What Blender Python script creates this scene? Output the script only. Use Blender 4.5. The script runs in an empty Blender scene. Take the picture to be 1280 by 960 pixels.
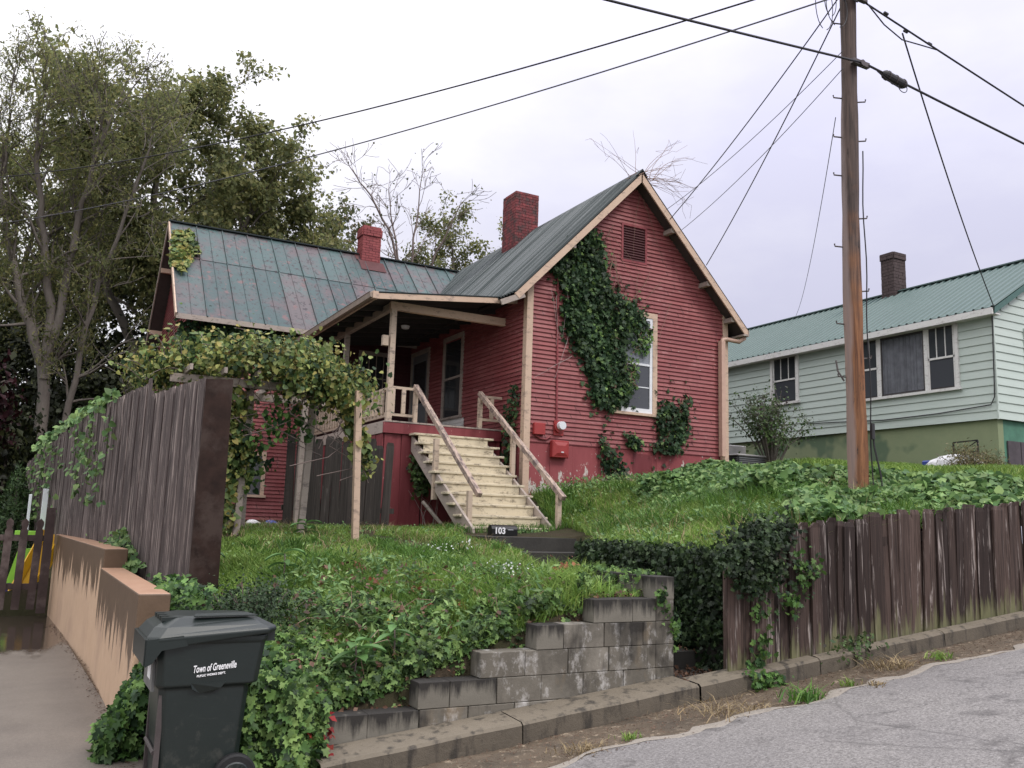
import bpy, math, random
import numpy as np
from mathutils import Vector, Matrix

random.seed(7)
RNG = np.random.default_rng(11)
S = bpy.context.scene
COL = S.collection

# ------------------------------------------------------------------ camera
CAM = Vector((0.0, 0.0, 1.6))
yaw, pitch, roll = math.radians(28.15), math.radians(9.0), math.radians(-1.78)
F = Vector((math.sin(yaw)*math.cos(pitch), math.cos(yaw)*math.cos(pitch), math.sin(pitch)))
r0 = Vector((math.cos(yaw), -math.sin(yaw), 0)); u0 = r0.cross(F)
rr = r0*math.cos(roll) - u0*math.sin(roll); uu = u0*math.cos(roll) + r0*math.sin(roll)
cd = bpy.data.cameras.new('camera'); cam = bpy.data.objects.new('camera', cd); COL.objects.link(cam)
cam.matrix_world = Matrix(((rr.x, uu.x, -F.x, CAM.x), (rr.y, uu.y, -F.y, CAM.y), (rr.z, uu.z, -F.z, CAM.z), (0, 0, 0, 1)))
cd.sensor_width = 36; cd.lens = 36*1100/1280; cd.clip_start = .05; cd.clip_end = 2000
S.camera = cam

# ------------------------------------------------------------------ sky, sun, exposure
SUN_EL, SUN_AZ = math.radians(50), math.radians(155)      # azimuth from +Y towards +X
w = bpy.data.worlds.new('World'); S.world = w; w.use_nodes = True
nt = w.node_tree; nt.nodes.clear()
N = nt.nodes.new; L = nt.links.new
out = N('ShaderNodeOutputWorld'); mx = N('ShaderNodeMixShader'); b1 = N('ShaderNodeBackground'); b2 = N('ShaderNodeBackground')
sk = N('ShaderNodeTexSky'); sk.sky_type = 'NISHITA'; sk.sun_disc = False
sk.sun_elevation = SUN_EL; sk.sun_rotation = SUN_AZ
b1.inputs['Strength'].default_value = .1; L(sk.outputs[0], b1.inputs['Color'])
tc = N('ShaderNodeTexCoord'); mp = N('ShaderNodeMapping'); mp.inputs['Scale'].default_value = (1, 1, 2.2)
L(tc.outputs['Generated'], mp.inputs['Vector'])
nz = N('ShaderNodeTexNoise'); nz.inputs['Scale'].default_value = 2.1; nz.inputs['Detail'].default_value = 6; nz.inputs['Roughness'].default_value = .55
L(mp.outputs[0], nz.inputs['Vector'])
sx = N('ShaderNodeSeparateXYZ'); L(tc.outputs['Generated'], sx.inputs[0])
ma = N('ShaderNodeMath'); ma.operation = 'MULTIPLY_ADD'; ma.inputs[1].default_value = -.55; L(sx.outputs[0], ma.inputs[0]); L(nz.outputs['Fac'], ma.inputs[2])
rp = N('ShaderNodeValToRGB'); rp.color_ramp.elements[0].position = .0; rp.color_ramp.elements[0].color = (.60, .59, .735, 1)
rp.color_ramp.elements[1].position = .55; rp.color_ramp.elements[1].color = (.95, .935, .955, 1)
e = rp.color_ramp.elements.new(.22); e.color = (.71, .70, .80, 1)
L(ma.outputs[0], rp.inputs[0]); L(rp.outputs[0], b2.inputs['Color'])
mz = N('ShaderNodeMath'); mz.operation = 'MAXIMUM'; mz.inputs[1].default_value = 0; L(sx.outputs[2], mz.inputs[0])
mq = N('ShaderNodeMath'); mq.operation = 'POWER'; mq.inputs[1].default_value = 2; L(mz.outputs[0], mq.inputs[0])
mg = N('ShaderNodeMath'); mg.operation = 'MULTIPLY_ADD'; mg.inputs[1].default_value = 2.35; mg.inputs[2].default_value = .865; L(mq.outputs[0], mg.inputs[0]); L(mg.outputs[0], b2.inputs['Strength'])   # an overcast sky is brightest overhead
mx.inputs[0].default_value = .9
L(b1.outputs[0], mx.inputs[1]); L(b2.outputs[0], mx.inputs[2]); L(mx.outputs[0], out.inputs[0])
sd = bpy.data.lights.new('sun', 'SUN'); so = bpy.data.objects.new('sun', sd); COL.objects.link(so)
sd.energy = 1.5; sd.angle = math.radians(14); sd.color = (1, .95, .88)
sv = Vector((math.sin(SUN_AZ)*math.cos(SUN_EL), math.cos(SUN_AZ)*math.cos(SUN_EL), math.sin(SUN_EL)))
so.rotation_euler = (-sv).to_track_quat('-Z', 'Y').to_euler(); so.location = (0, -20, 30)
S.view_settings.view_transform = 'Standard'; S.view_settings.look = 'None'
S.view_settings.gamma = 1; S.view_settings.use_curve_mapping = False; S.view_settings.exposure = .22

# ------------------------------------------------------------------ mesh helpers
WO = {}
ZERO = Vector((0, 0, 0))
def tag(o, label=None, cat=None, group=None, kind=None):
    if label: o['label'] = label
    if cat: o['category'] = cat
    if group: o['group'] = group
    if kind: o['kind'] = kind
    return o
def thing(name, loc, label, cat, group=None):
    o = bpy.data.objects.new(name, None); COL.objects.link(o); o.location = loc; o.empty_display_size = .2
    WO[o] = Vector(loc); return tag(o, label, cat, group)
def place(o, parent, loc):
    o.location = loc
    WO[o] = Vector(loc)
    if parent is not None:
        o.parent = parent; o.matrix_parent_inverse = Matrix.Translation(-WO[parent])
def mesh_obj(name, V, Fc, mat, parent=None, kind=None, smooth=False, origin=None):
    V = np.array(V, float)
    c = (V.min(0)+V.max(0))/2 if origin is None else np.array(origin, float)
    me = bpy.data.meshes.new(name); me.from_pydata((V-c).tolist(), [], Fc)
    if smooth: me.polygons.foreach_set('use_smooth', [True]*len(me.polygons))
    me.materials.append(mat); me.update()
    o = bpy.data.objects.new(name, me); COL.objects.link(o); place(o, parent, Vector(c))
    if kind: o['kind'] = kind
    return o
def inst(name, me, parent, loc, rot=(0, 0, 0), scale=(1, 1, 1)):
    o = bpy.data.objects.new(name, me); COL.objects.link(o); place(o, parent, Vector(loc))
    o.rotation_euler = rot; o.scale = scale; return o
def fast_mesh(name, V, loops, starts, totals, mat, parent=None, kind=None, smooth=False):
    V = np.asarray(V, np.float32); c = (V.min(0)+V.max(0))/2
    me = bpy.data.meshes.new(name); me.vertices.add(len(V)); me.vertices.foreach_set('co', (V-c).ravel())
    me.loops.add(len(loops)); me.loops.foreach_set('vertex_index', np.asarray(loops, np.int32))
    me.polygons.add(len(starts)); me.polygons.foreach_set('loop_start', np.asarray(starts, np.int32))
    me.update(calc_edges=True)
    if smooth: me.polygons.foreach_set('use_smooth', np.ones(len(starts), bool))
    me.materials.append(mat)
    o = bpy.data.objects.new(name, me); COL.objects.link(o); place(o, parent, Vector([float(a) for a in c]))
    if kind: o['kind'] = kind
    return o
class MB:
    def __init__(s): s.V = []; s.F = []
    def add(s, V, Fc):
        b = len(s.V); s.V += [tuple(v) for v in V]; s.F += [tuple(i+b for i in f) for f in Fc]; return s
    def box(s, x0, x1, y0, y1, z0, z1):
        return s.hexa([(x0, y0, z0), (x1, y0, z0), (x1, y1, z0), (x0, y1, z0), (x0, y0, z1), (x1, y0, z1), (x1, y1, z1), (x0, y1, z1)])
    def hexa(s, P):
        return s.add(P, [(0, 3, 2, 1), (4, 5, 6, 7), (0, 1, 5, 4), (1, 2, 6, 5), (2, 3, 7, 6), (3, 0, 4, 7)])
    def beam(s, p0, p1, wd, hg, up=(0, 0, 1)):
        p0 = Vector(p0); p1 = Vector(p1); d = (p1-p0).normalized(); sd_ = d.cross(Vector(up)).normalized(); u_ = sd_.cross(d)
        a = sd_*wd/2; b = u_*hg/2
        return s.hexa([p0-a-b, p0+a-b, p1+a-b, p1-a-b, p0-a+b, p0+a+b, p1+a+b, p1-a+b])
    def prism(s, pts, off):
        n = len(pts); off = Vector(off); A = [Vector(p) for p in pts]; B = [p+off for p in A]
        return s.add(A+B, [tuple(range(n))[::-1], tuple(range(n, 2*n))] + [(i, (i+1) % n, n+(i+1) % n, n+i) for i in range(n)])
    def tube(s, pts, r, n=6, cap=True):
        pts = [Vector(p) for p in pts]; m = len(pts); R_ = [r]*m if not hasattr(r, '__len__') else r
        V = []; prev = None
        for i, p in enumerate(pts):
            d = (pts[min(i+1, m-1)]-pts[max(i-1, 0)])
            d = d.normalized() if d.length > 1e-6 else Vector((0, 0, 1))
            if prev is None: a = d.cross(Vector((0, 0, 1)) if abs(d.z) < .9 else Vector((1, 0, 0))).normalized()
            else: a = (prev-d*prev.dot(d)).normalized()
            prev = a; b = d.cross(a)
            for k in range(n):
                t = 2*math.pi*k/n; V.append(p+(a*math.cos(t)+b*math.sin(t))*R_[i])
        Fc = [(i*n+k, i*n+(k+1) % n, (i+1)*n+(k+1) % n, (i+1)*n+k) for i in range(m-1) for k in range(n)]
        if cap: Fc += [tuple(range(n))[::-1], tuple((m-1)*n+k for k in range(n))]
        return s.add(V, Fc)
    def cyl(s, c, axis, r, h, n=20, r2=None):
        c = Vector(c); ax = Vector(axis).normalized()
        return s.tube([c, c+ax*h], [r, r if r2 is None else r2], n)
    def build(s, name, mat, parent=None, kind=None, smooth=False, origin=None):
        return mesh_obj(name, s.V, s.F, mat, parent, kind, smooth, origin)
def cbox(x0, x1, y0, y1, z0, z1, c=.006):
    """box with chamfered edges"""
    V = []; idx = {}
    for sx_ in (0, 1):
        for sy in (0, 1):
            for sz in (0, 1):
                P = [(x0, x1)[sx_], (y0, y1)[sy], (z0, z1)[sz]]; Dn = [1-2*sx_, 1-2*sy, 1-2*sz]
                for a in range(3):
                    q = [P[i] + (0 if i == a else Dn[i]*c) for i in range(3)]
                    idx[(sx_, sy, sz, a)] = len(V); V.append(q)
    Fc = []
    def q(*k): Fc.append(tuple(idx[i] for i in k))
    for s in (0, 1):
        f = [(s, 0, 0, 0), (s, 1, 0, 0), (s, 1, 1, 0), (s, 0, 1, 0)]; q(*(f if s else f[::-1]))
        f = [(0, s, 0, 1), (1, s, 0, 1), (1, s, 1, 1), (0, s, 1, 1)]; q(*(f[::-1] if s else f))
        f = [(0, 0, s, 2), (1, 0, s, 2), (1, 1, s, 2), (0, 1, s, 2)]; q(*(f if s else f[::-1]))
    for a in (0, 1):
        for b in (0, 1):
            q((a, b, 0, 0), (a, b, 1, 0), (a, b, 1, 1), (a, b, 0, 1))
            q((a, 0, b, 0), (a, 1, b, 0), (a, 1, b, 2), (a, 0, b, 2))
            q((0, a, b, 1), (1, a, b, 1), (1, a, b, 2), (0, a, b, 2))
            for d in (0, 1): Fc.append(tuple(idx[(a, b, d, i)] for i in range(3)))
    return V, Fc
def shared(name, V, Fc, mat, smooth=False):
    me = bpy.data.meshes.new(name); me.from_pydata([tuple(v) for v in V], [], Fc); me.materials.append(mat)
    if smooth: me.polygons.foreach_set('use_smooth', [True]*len(me.polygons))
    me.update(); return me
def recalc(o):
    import bmesh
    bm = bmesh.new(); bm.from_mesh(o.data); bmesh.ops.recalc_face_normals(bm, faces=bm.faces); bm.to_mesh(o.data); bm.free(); return o

# ------------------------------------------------------------------ material helpers
class G:
    def __init__(s, name):
        s.m = bpy.data.materials.new(name); s.m.use_nodes = True; s.t = s.m.node_tree; s.t.nodes.clear()
    def n(s, t): return s.t.nodes.new(t)
    def set(s, sock, v):
        if isinstance(v, bpy.types.NodeSocket): s.t.links.new(v, sock)
        elif isinstance(v, (tuple, list)) and len(v) == 3 and sock.type == 'RGBA': sock.default_value = (*v, 1)
        else: sock.default_value = v
    def pos(s): return s.n('ShaderNodeNewGeometry').outputs['Position']
    def island(s): return s.n('ShaderNodeNewGeometry').outputs['Random Per Island']
    def rand(s): return s.n('ShaderNodeObjectInfo').outputs['Random']
    def obj(s): return s.n('ShaderNodeTexCoord').outputs['Object']
    def gen(s): return s.n('ShaderNodeTexCoord').outputs['Generated']
    def map(s, v, sc, loc=None):
        k = s.n('ShaderNodeMapping'); s.set(k.inputs['Vector'], v); k.inputs['Scale'].default_value = sc
        if loc is not None: s.set(k.inputs['Location'], loc)
        return k.outputs[0]
    def vadd(s, a, b):
        k = s.n('ShaderNodeVectorMath'); k.operation = 'ADD'; s.set(k.inputs[0], a); s.set(k.inputs[1], b); return k.outputs[0]
    def comb(s, x, y, z):
        k = s.n('ShaderNodeCombineXYZ'); [s.set(k.inputs[i], v) for i, v in enumerate((x, y, z))]; return k.outputs[0]
    def noise(s, v, sc=5, det=4, ro=.6, dist=0):
        k = s.n('ShaderNodeTexNoise'); s.set(k.inputs['Vector'], v); k.inputs['Scale'].default_value = sc
        k.inputs['Detail'].default_value = det; k.inputs['Roughness'].default_value = ro; k.inputs['Distortion'].default_value = dist
        return k.outputs['Fac']
    def vor(s, v, sc=5, feat='F1', out='Distance'):
        k = s.n('ShaderNodeTexVoronoi'); k.feature = feat; s.set(k.inputs['Vector'], v); k.inputs['Scale'].default_value = sc; return k.outputs[out]
    def ramp(s, f, st, interp='LINEAR'):
        k = s.n('ShaderNodeValToRGB'); s.set(k.inputs[0], f); cr = k.color_ramp; cr.interpolation = interp
        while len(cr.elements) < len(st): cr.elements.new(.5)
        for el, (p, c) in zip(cr.elements, st):
            el.position = p; c = (c, c, c) if not hasattr(c, '__len__') else c; el.color = (*c, 1)
        return k.outputs[0]
    def mix(s, f, a, b, mode='MIX'):
        k = s.n('ShaderNodeMix'); k.data_type = 'RGBA'; k.blend_type = mode; s.set(k.inputs[0], f); s.set(k.inputs[6], a); s.set(k.inputs[7], b); return k.outputs[2]
    def M(s, op, a, b=0., c=None, clamp=False):
        k = s.n('ShaderNodeMath'); k.operation = op; k.use_clamp = clamp; s.set(k.inputs[0], a); s.set(k.inputs[1], b)
        if c is not None: s.set(k.inputs[2], c)
        return k.outputs[0]
    def sep(s, v, i): k = s.n('ShaderNodeSeparateXYZ'); s.set(k.inputs[0], v); return k.outputs[i]
    def bump(s, h, st=.3, d=.01): k = s.n('ShaderNodeBump'); k.inputs['Strength'].default_value = st; k.inputs['Distance'].default_value = d; s.set(k.inputs['Height'], h); return k.outputs[0]
    def out(s, col, rough=.7, bump=None, metal=0., spec=.4, transl=0., alpha=None):
        p = s.n('ShaderNodeBsdfPrincipled'); s.set(p.inputs['Base Color'], col); s.set(p.inputs['Roughness'], rough)
        p.inputs['Metallic'].default_value = metal; s.set(p.inputs['Specular IOR Level'], spec)
        if bump is not None: s.set(p.inputs['Normal'], bump)
        o = s.n('ShaderNodeOutputMaterial'); sh = p.outputs[0]
        if transl:
            t = s.n('ShaderNodeBsdfTranslucent'); s.set(t.inputs['Color'], col); m = s.n('ShaderNodeMixShader'); m.inputs[0].default_value = transl
            s.t.links.new(sh, m.inputs[1]); s.t.links.new(t.outputs[0], m.inputs[2]); sh = m.outputs[0]
        s.t.links.new(sh, o.inputs[0]); return s.m
MT = {}
def simple(name, col, rough=.6, var=.15, sc=8, metal=0., spec=.4, bump=.15, dirt=None):
    g = G(name); p = g.pos(); nf = g.noise(p, sc, 5)
    c = g.mix(g.ramp(nf, [(.3, 0.), (.7, 1.)]), tuple(a*(1-var) for a in col), tuple(min(1, a*(1+var)) for a in col))
    if dirt: c = g.mix(g.ramp(g.noise(p, sc*.35, 6, .7), [(.48, 0.), (.62, 1.)]), c, dirt)
    MT[name] = g.out(c, rough, g.bump(g.noise(p, sc*8, 3), bump, .004), metal, spec); return MT[name]

# painted red clapboard: faded, chalky, flecked where it peels
g = G('red_clapboard'); p = g.pos(); rn = g.rand()
base = g.mix(rn, (.225, .054, .056), (.29, .080, .082))
base = g.mix(g.ramp(g.noise(g.map(p, (1, 1, 2.5)), 1.1, 5), [(.35, 0.), (.7, .75)]), base, (.335, .125, .125))
st = g.noise(g.map(p, (6, 6, .7)), 1.5, 4); base = g.mix(g.ramp(st, [(.5, 0.), (.75, .5)]), base, (.15, .035, .042))
ax_ = g.M('ADD', g.sep(p, 0), g.sep(p, 1)); ln = g.M('DIVIDE', g.M('ADD', ax_, g.M('MULTIPLY', rn, 17.)), 2.15); fr_ = g.M('FRACT', ln)
seg = g.n('ShaderNodeTexWhiteNoise'); seg.noise_dimensions = '1D'; g.set(seg.inputs['W'], g.M('ADD', g.M('FLOOR', ln), g.M('MULTIPLY', rn, 91.)))
base = g.mix(g.M('MULTIPLY', seg.outputs['Value'], .45), base, (.17, .040, .046)); base = g.mix(g.ramp(fr_, [(.0, 1.), (.0045, 0.)], 'CONSTANT'), base, (.05, .012, .014))
base = g.mix(g.ramp(g.noise(g.map(p, (.9, .9, 3)), 2.6, 6, .75), [(.56, 0.), (.66, .55)]), base, (.40, .19, .19))
fleck = g.ramp(g.noise(g.map(p, (1, 1, 2.2)), 13, 3, .7), [(.685, 0.), (.71, 1.)])
MT['red'] = g.out(g.mix(fleck, base, (.52, .42, .38)), .62, g.bump(g.noise(g.map(p, (3, 3, 14)), 9, 3), .25, .004), spec=.35)
g = G('red_boards'); p = g.pos()
base = g.mix(g.rand(), (.16, .030, .036), (.25, .052, .060)); fleck = g.ramp(g.noise(g.map(p, (3, 3, 1)), 9, 4, .7), [(.66, 0.), (.70, 1.)])
base = g.mix(g.ramp(g.noise(g.map(p, (5, 5, .6)), 2, 4), [(.45, 0.), (.7, .7)]), base, (.13, .018, .022))
MT['redboard'] = g.out(g.mix(fleck, base, (.42, .26, .24)), .6, g.bump(g.noise(g.map(p, (14, 14, 1.5)), 4, 3), .3, .004))
# foundation skirt: red paint peeling to grey-white masonry near the ground
g = G('red_foundation'); p = g.pos(); z = g.sep(p, 2); x = g.sep(p, 0)
base = g.mix(g.noise(g.map(p, (3, 3, .6)), 2, 5), (.20, .040, .046), (.32, .080, .088))
gz = g.M('MULTIPLY_ADD', x, .115, 1.15)                       # ground line rises to the right
hgt = g.M('SUBTRACT', z, gz)
peel = g.M('ADD', g.noise(g.map(p, (2.2, 2.2, 1)), 2.4, 6, .75), g.M('MULTIPLY', hgt, -.42))
c = g.mix(g.ramp(peel, [(.40, 0.), (.43, 1.)]), base, g.mix(g.noise(p, 22, 3), (.40, .36, .33), (.62, .58, .54)))
spk = g.ramp(g.noise(g.map(p, (2.2, 2.2, 1)), 8, 4, .75), [(.66, 0.), (.68, 1.)]); c = g.mix(spk, c, (.60, .52, .48))
MT['found'] = g.out(c, .75, g.bump(g.noise(p, 30, 3), .3, .006))
simple('red_wall_behind', (.09, .014, .017), .8)
# cream / pinkish weathered trim
def trim(name, a, b, grey):
    g = G(name); p = g.pos(); c = g.mix(g.noise(g.map(p, (2, 2, 1)), 3, 4), a, b)
    c = g.mix(g.ramp(g.noise(g.map(p, (1, 1, 2.5)), 5.5, 6, .78), [(.53, 0.), (.63, .85)]), c, grey)
    MT[name] = g.out(c, .65, g.bump(g.noise(p, 30, 4), .25, .004)); return MT[name]
trim('trim', (.49, .345, .255), (.58, .435, .335), (.27, .20, .165))
trim('rail', (.42, .325, .25), (.53, .425, .335), (.17, .135, .12))
trim('stair_cream', (.50, .43, .31), (.64, .57, .43), (.15, .12, .09))
trim('greywood', (.30, .25, .22), (.40, .34, .30), (.17, .14, .13))
trim('white_trim', (.62, .61, .60), (.72, .71, .70), (.45, .43, .42))
g = G('worn_handrail'); p = g.pos(); c = g.mix(g.ramp(g.noise(g.map(p, (3, 1, 1)), 6, 5, .75), [(.42, 0.), (.6, 1.)]), (.42, .32, .26), (.13, .10, .095))
MT['handrail'] = g.out(c, .75, g.bump(g.noise(p, 40, 3), .3, .004))
# old green metal roof, rust-pink blotches
g = G('green_metal_roof'); p = g.pos(); rn = g.rand()
c = g.mix(rn, (.040, .070, .074), (.078, .125, .122))
bl = g.M('ADD', g.noise(g.map(p, (1, 1, .5)), 1.1, 6, .7), g.M('MULTIPLY', g.sep(g.obj(), 0), .0)); bl = g.M('ADD', bl, g.M('MULTIPLY_ADD', rn, .16, -.08))
c = g.mix(g.ramp(bl, [(.45, 0.), (.60, .7)]), c, (.115, .072, .080))
rs = g.noise(g.map(p, (1.2, 1, 1)), 7, 5, .8); c = g.mix(g.ramp(rs, [(.55, 0.), (.60, 1.)]), c, (.035, .028, .034))
c = g.mix(g.ramp(g.noise(p, 4.3, 4), [(.60, 0.), (.68, .7)]), c, (.17, .085, .085))
MT['groof'] = g.out(c, .5, g.bump(g.noise(p, 9, 3), .2, .01), spec=.28)
g = G('dark_corrugated_roof'); p = g.pos()
c = g.mix(g.noise(g.map(p, (1, 3, 1)), 2, 5), (.012, .020, .022), (.038, .055, .057))
fy = g.M('FRACT', g.M('DIVIDE', g.M('SUBTRACT', g.sep(p, 1), 14.63), .12))
c = g.mix(g.ramp(fy, [(.0, .9), (.22, .75), (.38, 0.), (.66, 0.), (.85, .8)]), c, (.010, .013, .015))      # corrugation shading painted in: valleys of the sheets coloured darker
rg = g.ramp(g.noise(g.map(p, (.14, 8.3, .14)), 1.0, 3, .6), [(.40, 0.), (.60, 1.)])
c = g.mix(g.M('MULTIPLY', g.sep(rg, 0), g.sep(g.ramp(fy, [(.36, 0.), (.46, 1.), (.60, 1.), (.70, 0.)]), 0)), c, (.27, .29, .30))  # rib tops lightened in streaks, the lit half of the painted corrugation shading
MT['croof'] = g.out(c, .6, g.bump(g.noise(p, 12, 3), .15, .008), spec=.25)
g = G('mint_metal_roof'); p = g.pos(); rn = g.rand()
c = g.mix(g.noise(p, .8, 3), (.075, .118, .113), (.105, .152, .146)); MT['mroof'] = g.out(c, .48, metal=0., spec=.22)
simple('mint_patch', (.055, .12, .105), .4)
# bricks
g = G('red_painted_brick'); p = g.pos(); c = g.mix(g.island(), (.12, .026, .030), (.24, .052, .056))
c = g.mix(g.ramp(g.noise(p, 5, 5, .7), [(.46, 0.), (.60, .9)]), c, (.060, .040, .040)); MT['brick'] = g.out(c, .8, g.bump(g.noise(p, 40, 3), .4, .006))
g = G('fresh_red_brick'); p = g.pos(); c = g.mix(g.island(), (.21, .045, .050), (.29, .070, .072)); c = g.mix(g.ramp(g.noise(p, 6, 5, .7), [(.56, 0.), (.66, .8)]), c, (.10, .03, .03)); MT['brick2'] = g.out(c, .75, g.bump(g.noise(p, 40, 3), .4, .005))
simple('mortar_red', (.09, .035, .036), .85); simple('dark_brick', (.060, .042, .042), .85, .4, 14)
# concrete block wall: soot at the top, lime bloom, tan damp
g = G('concrete_block'); p = g.pos(); rn = g.rand(); z = g.sep(p, 2)
c = g.mix(rn, (.125, .112, .092), (.225, .205, .175))
c = g.mix(g.ramp(g.noise(p, 2.3, 6, .65), [(.38, 0.), (.62, 1.)]), c, (.105, .095, .080))
c = g.mix(g.ramp(g.noise(g.map(p, (1.6, 1.6, 1.1), (3, 1, 2)), 2.8, 6, .75), [(.52, 0.), (.64, .85)]), c, (.46, .445, .43))
c = g.mix(g.ramp(g.noise(g.map(p, (1, 1, .5), (9, 1, 2)), 2.0, 5, .6), [(.55, 0.), (.68, .75)]), c, (.21, .155, .095))
gy = g.gen(); tz = g.sep(gy, 2); drip = g.noise(g.map(p, (9, 9, 1.2)), 1.2, 4, .6)
soot = g.M('ADD', g.noise(g.map(p, (1, 1, .8), (4, 7, 1)), 1.7, 4), g.M('MULTIPLY', drip, .35))
c = g.mix(g.ramp(soot, [(.64, 0.), (.78, .92)]), c, (.022, .020, .019))
MT['cmu'] = g.out(c, .85, g.bump(g.noise(p, 55, 4, .7), .5, .006), spec=.25)
g = G('sooty_block'); p = g.pos(); drip = g.noise(g.map(p, (10, 10, 1.4)), 1.4, 5, .65)
zt = g.sep(g.obj(), 2); f = g.M('ADD', drip, g.M('MULTIPLY', zt, 2.6))
c = g.mix(g.ramp(f, [(.42, 0.), (.66, .95)]), g.mix(g.noise(p, 3, 5), (.115, .105, .088), (.215, .20, .17)), (.026, .024, .023))
MT['cmutop'] = g.out(c, .85, g.bump(g.noise(p, 55, 4, .7), .5, .006), spec=.25)
simple('mortar', (.13, .12, .10), .9)
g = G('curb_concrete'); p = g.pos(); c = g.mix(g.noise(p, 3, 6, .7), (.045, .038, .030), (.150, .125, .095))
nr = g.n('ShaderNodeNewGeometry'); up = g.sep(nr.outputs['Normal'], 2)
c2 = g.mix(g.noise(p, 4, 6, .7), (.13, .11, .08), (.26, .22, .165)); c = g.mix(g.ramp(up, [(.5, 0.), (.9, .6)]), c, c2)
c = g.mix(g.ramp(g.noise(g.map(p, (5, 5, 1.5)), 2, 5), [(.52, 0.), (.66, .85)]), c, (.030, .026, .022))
MT['curb'] = g.out(c, .8, g.bump(g.noise(p, 35, 5, .75), .6, .012))
g = G('dark_concrete'); p = g.pos(); c = g.mix(g.noise(p, 5, 5, .7), (.016, .015, .014), (.060, .056, .05)); MT['darkconc'] = g.out(c, .8, g.bump(g.noise(p, 30, 4), .5, .01))
# tan cast wall with a wet dark upper band that runs down in drips
g = G('tan_concrete'); p = g.pos(); gz_ = g.sep(p, 2); y = g.sep(p, 1)
c = g.mix(g.noise(p, 5, 6, .7), (.44, .295, .195), (.58, .415, .29)); c = g.mix(g.ramp(g.noise(g.map(p, (1, 1, 1), (5, 5, 5)), 1.5, 4), [(.5, 0.), (.7, .5)]), c, (.36, .24, .175))
top = g.M('ADD', g.M('MULTIPLY', g.M('GREATER_THAN', y, 10.55), .19), .98)
d = g.M('SUBTRACT', gz_, top)                               # 0 at the top, negative down
drip = g.M('ADD', g.M('MULTIPLY', g.noise(g.map(p, (1, 3.6, .16)), 1.3, 4, .7), 1.9), g.M('MULTIPLY', g.noise(g.map(p, (1, 1, .1), (0, 3, 0)), .8, 2), .6))
wet = g.ramp(g.M('ADD', d, drip), [(.80, 0.), (.825, 1.)])
wc = g.mix(g.noise(p, 8, 4), (.085, .055, .036), (.16, .105, .068)); c = g.mix(wet, c, wc)
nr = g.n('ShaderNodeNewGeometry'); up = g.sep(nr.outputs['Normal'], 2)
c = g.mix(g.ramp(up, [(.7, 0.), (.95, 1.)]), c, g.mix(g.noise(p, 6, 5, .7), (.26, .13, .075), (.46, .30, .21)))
MT['tanwall'] = g.out(c, g.mix(wet, (.8, .8, .8), (.45, .45, .45)), g.bump(g.noise(p, 30, 4), .3, .006), spec=.35)
# paving
g = G('asphalt'); p = g.pos(); c = g.mix(g.ramp(g.noise(p, 48, 4, .85), [(.36, 0.), (.64, 1.)]), (.082, .076, .072), (.285, .270, .260)); c = g.mix(g.ramp(g.vor(p, 55), [(.0, .7), (.30, 0.)]), c, (.46, .44, .44))
c = g.mix(g.ramp(g.noise(p, .9, 5, .6), [(.35, 0.), (.7, .4)]), c, (.13, .122, .126))
c = g.mix(g.ramp(g.noise(g.map(p, (1, 1, 1), (5, 2, 0)), 2.6, 5, .7), [(.55, 0.), (.66, .6)]), c, (.060, .055, .054))
ck = g.vor(g.vadd(g.map(p, (.30, .55, 1), (.3, .2, 0)), g.comb(0., g.M('MULTIPLY', g.noise(p, 3, 4), .30), 0.)), 1, 'DISTANCE_TO_EDGE')
c = g.mix(g.ramp(ck, [(.0018, .4), (.0045, 0.)]), c, (.018, .016, .016))
MT['asphalt'] = g.out(c, .72, g.bump(g.M('ADD', g.noise(p, 120, 3, .8), g.M('MULTIPLY', g.vor(p, 85), .6)), .6, .006), spec=.35)
g = G('road_edge'); p = g.pos(); c = g.mix(g.noise(p, 60, 3, .7), (.13, .112, .09), (.36, .325, .285)); MT['edge'] = g.out(c, .85, g.bump(g.noise(p, 70, 3, .8), .6, .008))
g = G('gutter_dirt'); p = g.pos(); c = g.mix(g.noise(g.map(p, (.6, 2.5, 1)), 3, 6, .7), (.045, .036, .024), (.17, .125, .085))
c = g.mix(g.ramp(g.noise(p, 14, 5, .75), [(.56, 0.), (.66, .9)]), c, (.36, .29, .21)); c = g.mix(g.ramp(g.noise(p, 2.2, 4), [(.55, 0.), (.7, .7)]), c, (.05, .04, .03))
MT['gutter'] = g.out(c, .75, g.bump(g.noise(p, 45, 5, .8), .8, .015))
g = G('driveway_concrete'); p = g.pos(); y = g.sep(p, 1)
wetn = g.M('ADD', g.M('MULTIPLY_ADD', y, .16, -2.0), g.M('MULTIPLY', g.noise(g.map(p, (1.3, .5, 1)), 1.2, 5), 1.0)); wet = g.ramp(wetn, [(.42, 0.), (.56, 1.)])
c = g.mix(g.noise(p, 2, 6, .75), (.095, .078, .064), (.205, .176, .150)); c = g.mix(g.ramp(g.noise(g.map(p, (1.0, 1.4, 1), (2, 2, 2)), 1.3, 5), [(.5, 0.), (.68, .35)]), c, (.085, .07, .062))
c = g.mix(g.ramp(g.noise(p, 38, 4, .85), [(.4, .0), (.65, .45)]), c, (.07, .058, .05)); c = g.mix(g.ramp(g.noise(p, 120, 2, .8), [(.6, 0.), (.66, .6)]), c, (.32, .29, .27)); c = g.mix(wet, c, (.045, .034, .028)); MT['drive'] = g.out(c, g.mix(wet, (.5, .5, .5), (.10, .10, .10)), g.bump(g.noise(p, 25, 4), .12, .004), spec=.5)
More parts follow.
